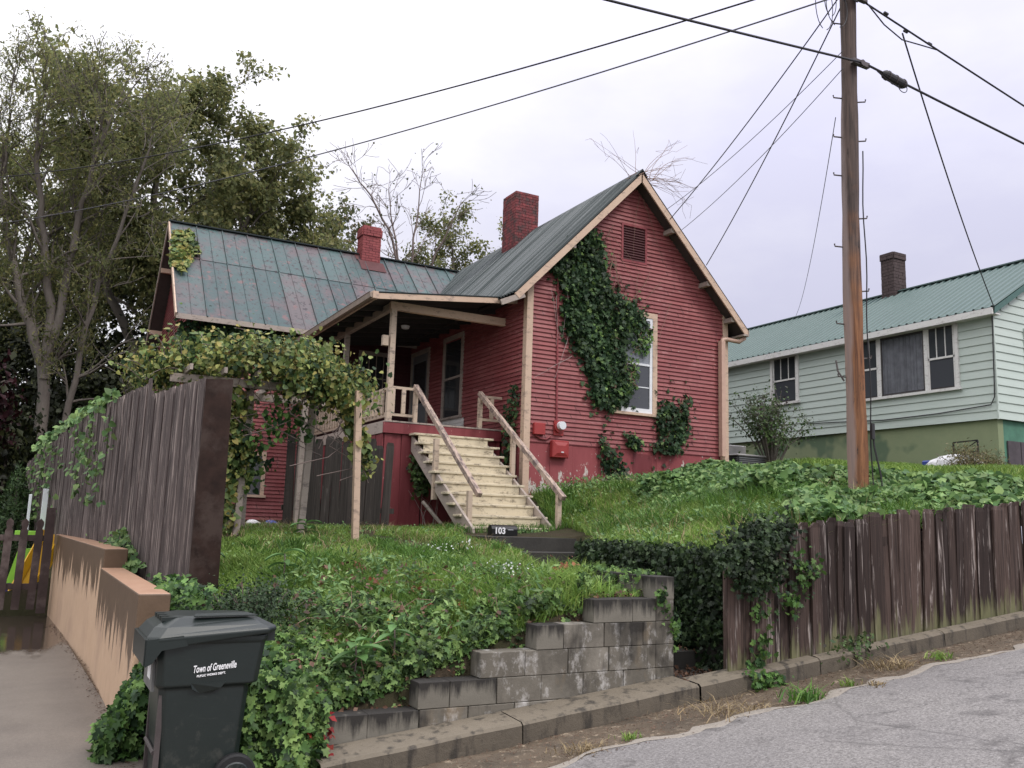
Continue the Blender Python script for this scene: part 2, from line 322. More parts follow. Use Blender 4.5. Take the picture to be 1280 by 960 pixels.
g = G('soil'); p = g.pos(); c = g.mix(g.noise(p, 6, 6, .7), (.022, .017, .012), (.075, .058, .040)); c = g.mix(g.ramp(g.noise(p, 1.3, 5), [(.4, 0.), (.6, .5)]), c, (.035, .045, .018)); MT['soil'] = g.out(c, .95, g.bump(g.noise(p, 20, 5, .8), .8, .03), spec=.1)
# weathered fence boards
def wood(name, a, b, light, moss=False, fr=(.60, .70)):
    g = G(name); p = g.pos(); rn = g.rand(); off = g.comb(g.M('MULTIPLY', rn, 37.), g.M('MULTIPLY', rn, 11.), 0.)
    q = g.vadd(p, off); c = g.mix(rn, a, b)
    gr = g.noise(g.map(q, (34, 34, 1.1)), 1.6, 4, .6, .4); c = g.mix(g.ramp(gr, [(.42, 0.), (.68, .75)]), c, tuple(v*.38 for v in a))
    wt = g.noise(g.map(q, (16, 16, .9), (1, 5, 3)), 1.3, 5, .7, .8); c = g.mix(g.ramp(wt, [(fr[0], 0.), (fr[1], .9)]), c, light)
    if moss:
        t = g.sep(g.gen(), 2); mm = g.M('ADD', g.noise(g.map(q, (9, 9, 1)), 1.5, 4), g.M('MULTIPLY', t, -1.15)); c = g.mix(g.ramp(mm, [(.24, 0.), (.42, .8)]), c, (.165, .165, .085))
    MT[name] = g.out(c, .8, g.bump(gr, .5, .008), spec=.25); return MT[name]
wood('fence_wood', (.030, .020, .018), (.100, .068, .058), (.38, .33, .31), True, (.575, .68))
wood('tall_fence_wood', (.055, .041, .040), (.120, .094, .090), (.36, .30, .275), False, (.53, .64))
wood('dark_boards', (.030, .026, .023), (.060, .05, .045), (.13, .12, .11))
simple('end_board', (.026, .014, .011), .75, .4, 7, spec=.2, dirt=(.050, .034, .029)); simple('picket_brown', (.050, .032, .030), .75, .3, 5, dirt=(.12, .09, .085))
# pole
g = G('pole_wood'); p = g.pos(); z = g.sep(p, 2); gr = g.noise(g.map(p, (22, 22, .8)), 1.4, 5, .65, .5)
lo = g.mix(g.ramp(gr, [(.35, 0.), (.7, 1.)]), (.085, .032, .016), (.32, .145, .065)); hi = g.mix(g.ramp(gr, [(.35, 0.), (.7, 1.)]), (.032, .022, .020), (.125, .085, .072))
zz = g.M('ADD', g.M('MULTIPLY_ADD', z, .30, -1.3), g.noise(p, 2.5, 3)); c = g.mix(g.ramp(zz, [(.45, 0.), (1.0, 1.)]), lo, hi)
c = g.mix(g.ramp(g.noise(g.map(p, (5, 5, 1)), 2.2, 5, .7), [(.60, 0.), (.68, .95)]), c, (.022, .015, .013))
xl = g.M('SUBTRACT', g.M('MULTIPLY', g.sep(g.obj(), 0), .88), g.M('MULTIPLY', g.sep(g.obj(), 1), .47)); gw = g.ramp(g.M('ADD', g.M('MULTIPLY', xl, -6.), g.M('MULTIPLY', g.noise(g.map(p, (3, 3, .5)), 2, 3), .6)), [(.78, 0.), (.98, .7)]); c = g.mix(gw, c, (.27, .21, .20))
MT['pole'] = g.out(c, .75, g.bump(gr, .7, .012))
simple('pole_iron', (.10, .085, .085), .5, metal=.6); simple('cable', (.028, .027, .032), .6); simple('thin_cable', (.09, .09, .105), .6)
simple('downspout', (.50, .335, .265), .4, .08); simple('gutter_metal', (.28, .22, .18), .4, .2); simple('meter_grey', (.66, .68, .72), .3, .05)
simple('meter_red', (.30, .036, .036), .45, .12); simple('soffit', (.060, .050, .048), .8); simple('porch_wall', (.045, .036, .038), .8); simple('porch_ceiling', (.035, .031, .030), .8); simple('shaded_red', (.075, .024, .027), .7)  # the last red is clapboard paint darkened to carry porch and louvre shade
simple('window_white', (.70, .71, .75), .35, .04); simple('dark_frame', (.055, .05, .052), .5); simple('door_grey', (.17, .18, .195), .5, .08)
g = G('window_glass'); p = g.pos(); c = g.mix(g.noise(p, 1.5, 3), (.020, .022, .026), (.05, .055, .06)); MT['glass'] = g.out(c, .06, spec=.9)
g = G('pale_glass'); p = g.pos(); c = g.mix(g.noise(p, 4, 4, .7), (.13, .14, .16), (.30, .32, .36)); MT['glass2'] = g.out(c, .08, spec=.9)
g = G('screened_glass'); c = (.055, .058, .068); MT['glass3'] = g.out(c, .15, spec=.7)
simple('curtain', (.13, .135, .155), .9, .3, 4)
g = G('mint_siding'); p = g.pos(); c = g.mix(g.noise(g.map(p, (1, 1, 2)), .9, 4), (.43, .50, .465), (.52, .585, .55)); c = g.mix(g.ramp(g.noise(g.map(p, (.5, .5, 5)), 1.4, 5), [(.58, 0.), (.72, .35)]), c, (.33, .36, .33)); MT['mint'] = g.out(c, .55, spec=.35)
g = G('green_foundation'); p = g.pos(); x = g.sep(p, 1)
c = g.mix(g.noise(p, 1.2, 5, .7), (.16, .205, .115), (.27, .30, .18)); c = g.mix(g.ramp(g.noise(g.map(p, (1, 1, 1), (8, 3, 1)), .7, 3), [(.55, 0.), (.62, .8)]), c, (.075, .125, .08))
c = g.mix(g.ramp(g.sep(p, 0), [(.5, 0.), (1., 0.)]), c, (0, .2, .1)); MT['gfound'] = g.out(c, .8, g.bump(g.noise(p, 20, 3), .3, .006))
simple('teal_paint', (.075, .19, .135), .7, .25, 3); simple('crawl_panel', (.075, .062, .072), .6, .3, 3); simple('black_metal', (.02, .02, .022), .5)
simple('ac_grey', (.16, .165, .17), .5, .1, metal=.2); simple('ac_dark', (.045, .048, .05), .6); simple('ac_lid', (.38, .37, .37), .5)
g = G('bin_plastic'); p = g.pos(); c = g.mix(g.noise(p, 9, 5, .7), (.0085, .0135, .0130), (.014, .021, .020)); c = g.mix(g.ramp(g.M('ADD', g.noise(p, 12, 5, .7), g.M('MULTIPLY', g.sep(p, 2), -.35)), [(.46, 0.), (.62, .6)]), c, (.050, .052, .046)); c = g.mix(g.ramp(g.noise(g.map(p, (2, 2, 14)), 4, 5, .8), [(.60, 0.), (.70, .35)]), c, (.06, .063, .058)); MT['bin'] = g.out(c, .36, g.bump(g.noise(p, 150, 2), .08, .001), spec=.5)
simple('tyre', (.012, .012, .013), .7, .3, 30); simple('white_print', (.80, .80, .82), .5, .03); simple('sticker_grey', (.13, .13, .13), .5, .2, 20)
simple('mail_black', (.010, .010, .011), .4); simple('plastic_yellow', (.72, .40, .02), .4, .06); simple('plastic_lime', (.28, .62, .07), .4, .06); simple('plastic_navy', (.04, .035, .16), .4)
simple('tarp_blue', (.03, .05, .22), .5); simple('tarp_white', (.50, .50, .52), .6); simple('post_white', (.72, .74, .80), .5, .03)
g = G('bark'); p = g.pos(); c = g.mix(g.noise(g.map(p, (6, 6, 1.5)), 2, 5, .7), (.085, .072, .062), (.21, .185, .165)); MT['bark'] = g.out(c, .9, g.bump(g.noise(g.map(p, (8, 8, 2)), 3, 4), .6, .03))
simple('twig', (.17, .13, .12), .8, .3, 5); simple('pale_twig', (.33, .27, .26), .8, .2, 5); simple('dry_vine', (.24, .15, .115), .85, .3, 9)
def leafm(name, cols, tr=.22, rough=.5, cl=2.2, dark=.45):
    g = G(name); r = g.island(); n = len(cols)
    c = g.ramp(r, [(i/max(1, n-1), tuple(v)) for i, v in enumerate(cols)])
    nz_ = g.ramp(g.noise(g.pos(), cl, 3), [(.35, 0.), (.65, 1.)]); c2 = g.mix(1., c, (dark, dark, dark), 'MULTIPLY')
    MT[name] = g.out(g.mix(nz_, c2, c), rough, None, 0., .22, tr); return MT[name]
leafm('ivy_dark', [(.022, .050, .026), (.036, .080, .036), (.055, .11, .045), (.095, .16, .07)])
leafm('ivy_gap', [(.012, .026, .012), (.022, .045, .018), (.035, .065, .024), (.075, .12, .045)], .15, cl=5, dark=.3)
leafm('ivy_bright', [(.03, .07, .025), (.065, .145, .035), (.11, .23, .055), (.22, .36, .10), (.045, .10, .04), (.015, .035, .015)])
leafm('ivy_bank', [(.016, .032, .014), (.05, .10, .032), (.09, .18, .05), (.16, .28, .075), (.24, .36, .11), (.05, .10, .035)])
leafm('cover', [(.070, .145, .055), (.115, .225, .075), (.18, .31, .10), (.29, .42, .15), (.08, .165, .07)], dark=.55)
leafm('arbor', [(.09, .16, .06), (.15, .23, .07), (.26, .33, .10), (.46, .46, .14), (.12, .20, .075), (.50, .40, .13), (.20, .27, .08), (.05, .09, .04), (.03, .06, .03)], dark=.5)
leafm('grass', [(.12, .22, .05), (.18, .31, .06), (.26, .40, .08), (.34, .44, .12), (.14, .26, .055), (.20, .34, .06)], .3, cl=1.2, dark=.62)
leafm('grass_dark', [(.055, .13, .03), (.10, .21, .04), (.15, .28, .05)], .3, cl=2, dark=.6)
leafm('dry_grass', [(.34, .25, .13), (.48, .38, .22), (.26, .18, .10)], .2)
leafm('tree_olive', [(.10, .125, .055), (.17, .195, .085), (.24, .265, .11), (.34, .32, .13), (.15, .175, .08)], .6, cl=.5, dark=.8)
leafm('tree_dark', [(.075, .095, .048), (.11, .13, .06), (.15, .165, .075), (.21, .165, .085)], .55, cl=.45, dark=.75)
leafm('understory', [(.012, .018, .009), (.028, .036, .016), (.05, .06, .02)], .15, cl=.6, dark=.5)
leafm('maple_red', [(.026, .010, .013), (.050, .014, .019), (.018, .01, .012)], .1, cl=1)
leafm('conifer', [(.022, .05, .018), (.04, .08, .025), (.06, .105, .03)], .1, cl=3)
leafm('red_leaf', [(.30, .025, .03), (.42, .07, .05), (.16, .02, .025)], .25)
leafm('orange_leaf', [(.33, .10, .06), (.36, .16, .08), (.2, .07, .05)], .25)
leafm('yellow_leaf', [(.55, .42, .06), (.60, .50, .10), (.30, .34, .06)], .3)
leafm('boxwood', [(.022, .045, .022), (.045, .08, .035), (.07, .12, .05)], .15, cl=6)
leafm('bush_tan', [(.16, .15, .06), (.24, .20, .09), (.09, .11, .045), (.34, .26, .16)], .2, cl=4)
leafm('big_leaf', [(.10, .22, .07), (.15, .30, .09), (.12, .25, .10)], .25)
leafm('flower', [(.75, .77, .74), (.70, .72, .75)], .2, dark=.9)
leafm('litter', [(.10, .05, .035), (.20, .11, .07), (.06, .04, .03)], .1)
leafm('shrub_leaf', [(.04, .085, .03), (.08, .14, .045), (.13, .20, .07), (.05, .03, .04)], .25, cl=3)

# ------------------------------------------------------------------ scatter helpers
TPL = {
 'dia': ([(0, 0, 0), (.5, .36, .10), (1, 0, -.05), (.5, -.36, .10)], [(0, 1, 2), (0, 2, 3)]),
 'slim': ([(0, 0, 0), (.45, .16, .05), (1, 0, -.12), (.45, -.16, .05)], [(0, 1, 2), (0, 2, 3)]),
 'heart': ([(0, 0, 0), (-.10, .30, .04), (.25, .48, .08), (.62, .34, .03), (1, 0, -.10), (.62, -.34, .03), (.25, -.48, .08), (-.10, -.30, .04)], [(0, 1, 2, 3, 4), (0, 4, 5, 6, 7)]),
 'ivy': ([(0, 0, 0), (-.12, .30, .02), (.22, .54, .03), (.30, .26, .05), (.66, .38, .0), (.66, .17, .03), (1, 0, -.08), (.66, -.17, .03), (.66, -.38, .0), (.30, -.26, .05), (.22, -.54, .03), (-.12, -.30, .02)],
         [(0, 1, 2, 3), (0, 3, 5, 6), (3, 4, 5), (0, 6, 7, 9), (7, 8, 9), (0, 9, 10, 11)]),
}
def norm(a): return a/np.maximum(np.linalg.norm(a, axis=1, keepdims=True), 1e-9)
def leaves(name, P, Nr, size, tpl, mat, parent=None, kind=None, droop=.6, jit=.6, tipdir=None):
    P = np.asarray(P, float); n = len(P); Nr = np.asarray(Nr, float)
    if Nr.ndim == 1: Nr = np.tile(Nr, (n, 1))
    Nr = norm(norm(Nr)+RNG.normal(0, jit, (n, 3)))
    t = RNG.normal(0, 1, (n, 3)); t[:, 2] -= droop*2
    if tipdir is not None: t = t*.4+tipdir
    t = norm(t-(t*Nr).sum(1, keepdims=True)*Nr); b = np.cross(Nr, t)
    s = (size*RNG.uniform(.4, 1.45, n))[:, None, None] if np.isscalar(size) else np.asarray(size)[:, None, None]
    T, Fc = TPL[tpl]; T = np.array(T); k = len(T)
    V = P[:, None, :] + s*(T[None, :, 0, None]*t[:, None, :] + T[None, :, 1, None]*b[:, None, :] + T[None, :, 2, None]*Nr[:, None, :])
    fl = np.concatenate([np.array(f) for f in Fc]); tot = np.array([len(f) for f in Fc]); m = len(fl)
    loops = (fl[None, :]+(np.arange(n)*k)[:, None]).ravel()
    st = np.concatenate([[0], np.cumsum(tot)[:-1]]); starts = (st[None, :]+(np.arange(n)*m)[:, None]).ravel()
    return fast_mesh(name, V.reshape(-1, 3), loops, starts, np.tile(tot, n), MT[mat], parent, kind)
def blades(name, P, h, wd, mat, lean=.45, parent=None, kind=None, dirb=None):
    P = np.asarray(P, float); n = len(P); h = h*RNG.uniform(.45, 1.3, n); a = RNG.uniform(0, 2*math.pi, n)
    d = np.stack([np.cos(a), np.sin(a), np.zeros(n)], 1); sd_ = np.stack([-np.sin(a), np.cos(a), np.zeros(n)], 1)
    a2 = RNG.uniform(0, 2*math.pi, n); sd_ = np.stack([np.cos(a2), np.sin(a2), np.zeros(n)], 1)
    if dirb is not None: d = norm(d*.6+np.array(dirb))
    ln = (lean*RNG.uniform(.2, 1.6, n)*h)[:, None]; w2 = (wd*RNG.uniform(.7, 1.3, n)/2)[:, None]; up = np.array([0, 0, 1.])
    m = P+d*ln*.3+up*(h*.6)[:, None]; tp = P+d*ln+up*(h*RNG.uniform(.75, 1, n))[:, None]
    V = np.stack([P-sd_*w2, P+sd_*w2, m+sd_*w2*.8, m-sd_*w2*.8, tp], 1).reshape(-1, 3)
    lp = np.array([0, 1, 2, 3, 3, 2, 4]); loops = (lp[None]+(np.arange(n)*5)[:, None]).ravel()
    starts = (np.array([0, 4])[None]+(np.arange(n)*7)[:, None]).ravel()
    return fast_mesh(name, V, loops, starts, np.tile([4, 3], n), MT[mat], parent, kind)
def inpoly(pts, poly):
    x, y = pts[:, 0], pts[:, 1]; r = np.zeros(len(pts), bool); n = len(poly)
    for i in range(n):
        x1, y1 = poly[i]; x2, y2 = poly[(i+1) % n]
        if y1 == y2: continue
        r ^= ((y1 > y) != (y2 > y)) & (x < (x2-x1)*(y-y1)/(y2-y1)+x1)
    return r
def in_poly_sample(poly, n):
    P = np.array(poly); lo, hi = P.min(0), P.max(0); o = np.zeros((0, 2))
    while len(o) < n:
        q = RNG.uniform(lo, hi, (n*3, 2)); o = np.vstack([o, q[inpoly(q, poly)]])
    return o[:n]
def clumpy(P, sc, keep):
    """thin a point set with a cheap value noise so it has gaps"""
    ph = P/sc; v = np.sin(ph[:, 0]*2.1+1.3*np.sin(ph[:, 1]*1.7))+np.sin(ph[:, -1]*2.7+1.9*np.sin(ph[:, 0]*1.3))
    return P[v > keep]

# ------------------------------------------------------------------ terrain
CP = np.array([
 (2.0, 6.7, .24), (2.6, 6.7, .42), (3.1, 6.7, .60), (3.7, 6.7, .80), (4.3, 6.7, .97), (4.8, 6.7, .99), (4.8, 7.8, 1.05), (1.4, 6.4, -.1), (1.0, 6.6, -.12),
 (1.2, 7.4, .30), (1.7, 7.4, .55), (1.15, 8.6, .60), (1.0, 11, .85), (2.2, 8, .75), (2, 9.5, 1.08), (3, 8, .92), (3, 9.5, 1.12), (4, 8, 1.03), (4.5, 10, 1.18), (3.9, 11.7, 1.27), (2.6, 13, 1.33),
 (1.2, 13, 1.15), (5.8, 15.9, 1.35), (7.2, 15.9, 1.42), (6.5, 13, 1.43), (5.8, 11.3, 1.22), (3.5, 16, 1.38), (2, 20, 1.4), (5, 20, 1.4), (5.1, 8.6, 1.1),
 (6.0, 6.4, 1.36), (6.0, 8.5, 1.30), (6.7, 9.8, 1.33), (7.7, 11.6, 1.44), (8.2, 12.6, 1.55), (8.25, 13.9, 1.75), (8.4, 14.7, 2.08), (7.5, 6.4, 1.60), (9.8, 6.4, 1.83), (9.2, 7.8, 2.04), (7.5, 8, 1.62), (7.6, 10, 1.62),
 (8.8, 10.3, 1.90), (10.5, 10, 2.25), (9.6, 13, 2.12), (11, 14.8, 2.42), (13.4, 14.8, 2.75), (12, 9, 2.40), (15, 10, 2.80), (15.5, 15.5, 3.22), (19.5, 12.4, 3.1), (19.5, 18.5, 3.4),
 (17.3, 11.3, 2.92), (14, 6.3, 2.3), (20, 6.5, 2.95), (22, 12, 3.3), (19, 25, 3.6), (13.5, 20, 3.0), (30, 12, 4), (30, 30, 4.2), (10, 30, 2.5),
 (-20, 20, .0), (-5, 17, .1), (0.1, 17.5, .15), (.6, 17, .5), (0, 24, .8), (0, 30, 1.0), (-20, 40, 1), (20, 50, 5), (60, 50, 8), (-60, 60, 2), (0, 60, 4), (60, 5, 6), (-40, 5, -1.5), (40, 120, 12), (-60, 120, 5)])
def tps(r2): return np.where(r2 > 1e-9, .5*r2*np.log(np.maximum(r2, 1e-9)), 0.)
_d = ((CP[:, None, :2]-CP[None, :, :2])**2).sum(-1); K = tps(_d)+np.eye(len(CP))*.02
Pm = np.hstack([np.ones((len(CP), 1)), CP[:, :2]]); A = np.block([[K, Pm], [Pm.T, np.zeros((3, 3))]])
WT = np.linalg.solve(A, np.concatenate([CP[:, 2], [0, 0, 0]]))
def H(x, y):
    x = np.asarray(x, float).ravel(); y = np.asarray(y, float).ravel(); o = np.zeros(len(x))
    for i in range(0, len(x), 20000):
        a, b = x[i:i+20000], y[i:i+20000]
        r2 = (a[:, None]-CP[None, :, 0])**2+(b[:, None]-CP[None, :, 1])**2
        o[i:i+20000] = tps(r2)@WT[:len(CP)]+WT[-3]+WT[-2]*a+WT[-1]*b
    return o
def h1(x, y): return float(H([x], [y])[0])
PATH = [(5.06, 8.6), (5.8, 8.75), (7.7, 11.5), (7.66, 11.9), (6.12, 11.9), (5.95, 10.9)]
def curbz(x): return .105*x-.205
def drivex(y): return np.where(y < 10.5, .765-.0152*(y-7.2), .735-.0586*(y-10.5))+.13       # inside the driveway's retaining wall
def ground_h(X, Y):
    Z = H(X, Y)+.025*np.sin(X*2.3+1.1*np.sin(Y*1.7))*np.sin(Y*2.9)
    Z = np.where((X > 1.80) & (X < 5.08) & (Y < 6.46), -.6, Z)
    Z = np.where((X >= 5.0) & (X < 5.80) & (Y < 9.0), -.3, Z)
    Z = np.where(inpoly(np.column_stack([X, Y]), PATH), np.minimum(Z, 1.0), Z)
    Z = np.where((X < drivex(Y)) & (Y < 16.3), -.7, Z)
    return Z
xs = np.unique(np.round(np.concatenate([np.arange(-1.2, 14, .11), np.arange(14, 24, .4), np.arange(24, 90, 5), np.arange(-80, -4, 6), np.arange(-4, -1.2, .5), [5.0, 5.06, 5.78, 5.82]]), 3))
ys = np.unique(np.round(np.concatenate([np.arange(6.17, 16.4, .11), [6.44, 6.48], np.arange(16.4, 30, .5), np.arange(30, 160, 6)]), 3))
X, Y = np.meshgrid(xs, ys); sh = X.shape; Z = ground_h(X.ravel(), Y.ravel())
V = np.stack([X.ravel(), Y.ravel(), Z], 1); i = np.arange((sh[0]-1)*(sh[1]-1)); rI, cI = i//(sh[1]-1), i % (sh[1]-1); a0 = rI*sh[1]+cI
loops = np.stack([a0, a0+1, a0+1+sh[1], a0+sh[1]], 1).ravel()
tag(fast_mesh('ground', V, loops, np.arange(len(i))*4, np.full(len(i), 4), MT['soil'], smooth=True), 'sloping weedy ground of the yard and hill', 'ground', kind='structure')
# a low wide sheet so the land goes on to the horizon on every side
mesh_obj('terrain', [(-1500, -1500, -6), (1500, -1500, -6), (1500, 1500, -6), (-1500, 1500, -6)], [(0, 1, 2, 3)], MT['soil'], kind='structure')

# road: climbs to the right along the kerb
def edgey(x): return 5.20+.05*math.sin(x*2.1)+.03*math.sin(x*5.3+1)+(.10*math.exp(-((x-5.0)/.25)**2))
V = []; Fc = []; exs = [-40, -20, -8]+[x*.12 for x in range(-20, 130)]+[20, 40, 80]
ny = [-30, -12, -4, -1, 0, 1, 2, 3, 4, 4.6]
for x in exs:
    for y in ny+[edgey(x)]:
        V.append((x, y, .115*x-.335+.063*(5.2-min(y, 5.2)) if y > -4 else .115*x-.335+.58))
k = len(ny)+1
for i in range(len(exs)-1):
    for j in range(k-1): Fc.append((i*k+j, (i+1)*k+j, (i+1)*k+j+1, i*k+j+1))
mesh_obj('road', V, Fc, MT['asphalt'], kind='structure', smooth=True)
V = []; Fc = []
for x in exs:
    e_ = edgey(x)+.025*math.sin(x*13+1.7*math.sin(x*29)); r_ = .115*x-.335
    for y, z in ((e_-.035-.03*math.sin(x*3.1+math.sin(x*11)), r_+.004), (e_+.02+.015*math.sin(x*9), r_+.006), (e_+.075+.035*math.sin(x*7+2*math.sin(x*3)), r_-.012)): V.append((x, y, z))
for i in range(len(exs)-1):
    for j in range(2): Fc.append((i*3+j, (i+1)*3+j, (i+1)*3+j+1, i*3+j+1))
mesh_obj('road_edge', V, Fc, MT['edge'], kind='structure', smooth=True)
V = []; Fc = []
for x in exs:
    r_ = .115*x-.335; cz = curbz(x)-.15
    for t in range(7):
        y = 5.12+(6.02-5.12)*t/6; z = (r_-.02)*(1-t/6)+cz*t/6+.012*math.sin(x*6+t*2); V.append((x, y, z))
for i in range(len(exs)-1):
    for j in range(6): Fc.append((i*7+j, (i+1)*7+j, (i+1)*7+j+1, i*7+j+1))
mesh_obj('gutter', V, Fc, MT['gutter'], kind='structure', smooth=True)
# driveway
V = []; Fc = []; dxs = [-9, -6, -4, -3, -2, -1.4, -.8, -.3, .2, .75]; dys = [3.2, 4.2, 5, 6, 7, 8, 10, 12, 14, 16.2]
for y in dys:
    for x in dxs:
        xx = x if x < .7 else (1.2 if y < 6.6 else .82-.042*(y-7))
        V.append((xx, y, (-.16 if y < 4 else (-.11 if y < 4.5 else -.075))))
k = len(dxs)
for i in range(len(dys)-1):
    for j in range(k-1): Fc.append((i*k+j, i*k+j+1, (i+1)*k+j+1, (i+1)*k+j))
mesh_obj('driveway', V, Fc, MT['drive'], kind='structure')
mesh_obj('verge', [(.6, 5.2, -.12), (1.95, 5.2, -.10), (1.95, 6.7, -.08), (.6, 6.7, -.10)], [(0, 1, 2, 3)], MT['gutter'], kind='structure')

# kerb
kb = thing('kerb', (5, 6, 0), 'long stained concrete kerb climbing beside the road below the block wall and plank fence', 'kerb')
segs = [(1.85, 3.35), (3.36, 5.03), (5.05, 6.45), (6.46, 8.2), (8.21, 10.0), (10.01, 12.5), (12.51, 15.5), (15.51, 19.5)]
for a, b in segs:
    m = MB(); st = 8
    back = 6.29 if b < 5.1 else (6.05 if a > 5.8 else 6.18)
    for i in range(st):
        x0 = a+(b-a)*i/st; x1 = a+(b-a)*(i+1)/st; j0 = .010*math.sin(x0*7); j1 = .010*math.sin(x1*7)
        m.add([(x0, 5.93+j0, curbz(x0)-.3), (x1, 5.93+j1, curbz(x1)-.3), (x0, 5.945+j0, curbz(x0)-.02), (x1, 5.945+j1, curbz(x1)-.02), (x0, 5.97+j0, curbz(x0)), (x1, 5.97+j1, curbz(x1)), (x0, back, curbz(x0)+.015), (x1, back, curbz(x1)+.015)],
              [(0, 1, 3, 2), (2, 3, 5, 4), (4, 5, 7, 6)])
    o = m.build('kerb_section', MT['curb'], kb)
# entry landing and concrete steps in the gap between the walls
es = thing('entry_steps', (5.4, 7, .2), 'dark concrete steps rising through the ivy gap between block wall and plank fence', 'steps')
for k_, (y0, z) in enumerate([(6.08, .30), (6.75, .46), (7.1, .62), (7.45, .78), (7.8, .94), (8.15, 1.08)]):
    MB().box(5.07, 5.74, y0, y0+.9, z-.35, z).build('step', MT['darkconc'], es)
us = thing('garden_steps', (6.9, 12, 1.2), 'black stained concrete steps in the grass at the foot of the cream wooden stairs', 'steps')
MB().box(6.05, 7.58, 11.86, 13.2, 1.0, 1.395).build('step', MT['darkconc'], us)
MB().box(6.15, 7.62, 11.35, 11.85, .8, 1.19).build('step', MT['darkconc'], us)

# ------------------------------------------------------------------ concrete block retaining wall
rw = thing('block_wall', (3.5, 6.4, .1), 'stepped grey concrete block retaining wall below the front lawn', 'retaining wall')
BV, BF = cbox(-.1975, .1975, -.1, .1, -.0955, .0955, .004)
BM = shared('block', BV, BF, MT['cmu']); BT = shared('block_top', BV, BF, MT['cmutop'])
TOPS = [-.175, .02, .215, .41, .605, .80, .995, 1.18]; LEFT = [1.84, 1.84, 1.88, 2.66, 3.17, 3.66, 4.21]; Lm = [1.88, 1.88, 1.88, 2.66, 3.17, 3.66, 4.21, 9]
def block(me, x, y, z, length, along='x'):
    o = inst('block', me, rw, (x+RNG.uniform(-.002, .002), y+RNG.uniform(-.004, .004), z), (0, 0, (math.pi/2 if along == 'y' else 0)+RNG.uniform(-.006, .006)), (length/.395*1.005, 1, 1)); return o
for k_, tz in enumerate(TOPS[:7]):
    x = LEFT[k_]-(.2 if k_ % 2 and LEFT[k_] < 2 else 0); x = LEFT[k_]; first = True
    while x < 4.855:
        ln = min(.40, 4.86-x)
        if first and k_ % 2: ln = min(.2+.2*(k_ > 2)*.3, 4.86-x)
        if ln > .05:
            xc = x+ln/2; nxt = Lm[k_+1] if k_ < 6 else 9
            block(BT if xc < nxt and k_ > 1 and RNG.random() < .6 else BM, xc, 6.40, tz-.0975, ln-.008)
        x += ln; first = False
MB().box(1.90, 4.85, 6.315, 6.48, -.3, .205).box(2.68, 4.85, 6.315, 6.48, .2, .40).box(3.19, 4.85, 6.315, 6.48, .39, .595).box(3.68, 4.85, 6.315, 6.48, .59, .79).box(4.23, 4.85, 6.315, 6.48, .78, .985).build('mortar', MT['mortar'], rw)
for k_, tz in enumerate(TOPS):
    y = 6.305
    while y < 8.0:
        ln = min(.2 if (k_ % 2 and y < 6.4) else .40, 8.02-y)
        if k_ > 3 or y < 6.6: block(BM if k_ < 7 else BT, 4.96, y+ln/2, tz-.0975, ln-.008, 'y')
        y += ln
MB().box(4.875, 5.045, 6.32, 7.99, -.3, 1.165).build('mortar', MT['mortar'], rw)

# ivy-grown wall on the far side of the gap
iw = thing('ivy_wall', (5.85, 7.6, .2), 'dark concrete side wall of the entry gap almost hidden under ivy', 'retaining wall')
m = MB(); m.box(5.75, 5.95, 6.22, 8.9, -.2, 1.29)
m.prism([(5.76, 8.9, 0), (5.95, 8.75, 0), (7.85, 11.6, 0), (7.68, 11.72, 0)], (0, 0, 1.31)); m.build('wall_body', MT['darkconc'], iw)

# tan driveway wall, two sections
def rotbox(m, x0, y0, x1, y1, th, z0, z1):
    d = Vector((x1-x0, y1-y0, 0)).normalized(); nrm = Vector((d.y, -d.x, 0))*th
    a = Vector((x0, y0, z0)); b = Vector((x1, y1, z0)); up = Vector((0, 0, z1-z0))
    return m.hexa([a, a+nrm, b+nrm, b, a+up, a+nrm+up, b+nrm+up, b+up])
tw = thing('driveway_wall', (.8, 11, -.07), 'tan concrete driveway retaining wall in two stepped sections with dark drip stains', 'retaining wall')
def twsec(x0, y0, x1, y1, th, z1):
    m = MB(); d = Vector((x1-x0, y1-y0, 0)).normalized(); nr_ = Vector((d.y, -d.x, 0))*th
    n = 10; pts = []
    m2 = MB(); rotbox(m2, x0, y0, x1, y1, th, -.3, z1); o = m2.build('wall_section', MT['tanwall'], tw)
    bv = o.modifiers.new('edge', 'BEVEL'); bv.width = .012; bv.segments = 2
twsec(.765, 7.2, .715, 10.5, .23, 1.0)
twsec(.735, 10.5, .395, 16.3, .24, 1.2)

# ------------------------------------------------------------------ plank fence beside the road
def board_mesh(name, mat, bend, notch):
    V = []; n = 7
    for i in range(n):
        t = i/(n-1); off = bend*math.sin(t*3.0); wx = .5+.03*math.sin(t*5+bend*40)
        if i == n-1: V += [(-wx*.72+notch, -.011, 1), (wx*.70, -.011, 1), (wx*.70, .011, 1), (-wx*.72+notch, .011, 1)]
        else:
            tt = t if i < n-2 else .965
            V += [(-wx+off, -.011+bend*.3*t, tt), (wx+off, -.011+bend*.3*t, tt), (wx+off, .011+bend*.3*t, tt), (-wx+off, .011+bend*.3*t, tt)]
    Fc = [(0, 3, 2, 1), ((n-1)*4, (n-1)*4+1, (n-1)*4+2, (n-1)*4+3)]
    for i in range(n-1):
        for k in range(4): Fc.append((i*4+k, i*4+(k+1) % 4, (i+1)*4+(k+1) % 4, (i+1)*4+k))
    return shared(name, V, Fc, mat)
pf = thing('plank_fence', (8.5, 6.1, .6), 'low weathered brown plank fence beside the road with mossy board bottoms', 'fence')
PBM = [board_mesh('plank', MT['fence_wood'], b, nn) for b, nn in ((.03, .1), (-.04, -.1), (.05, .2), (-.02, 0), (.04, .25), (-.06, .1))]
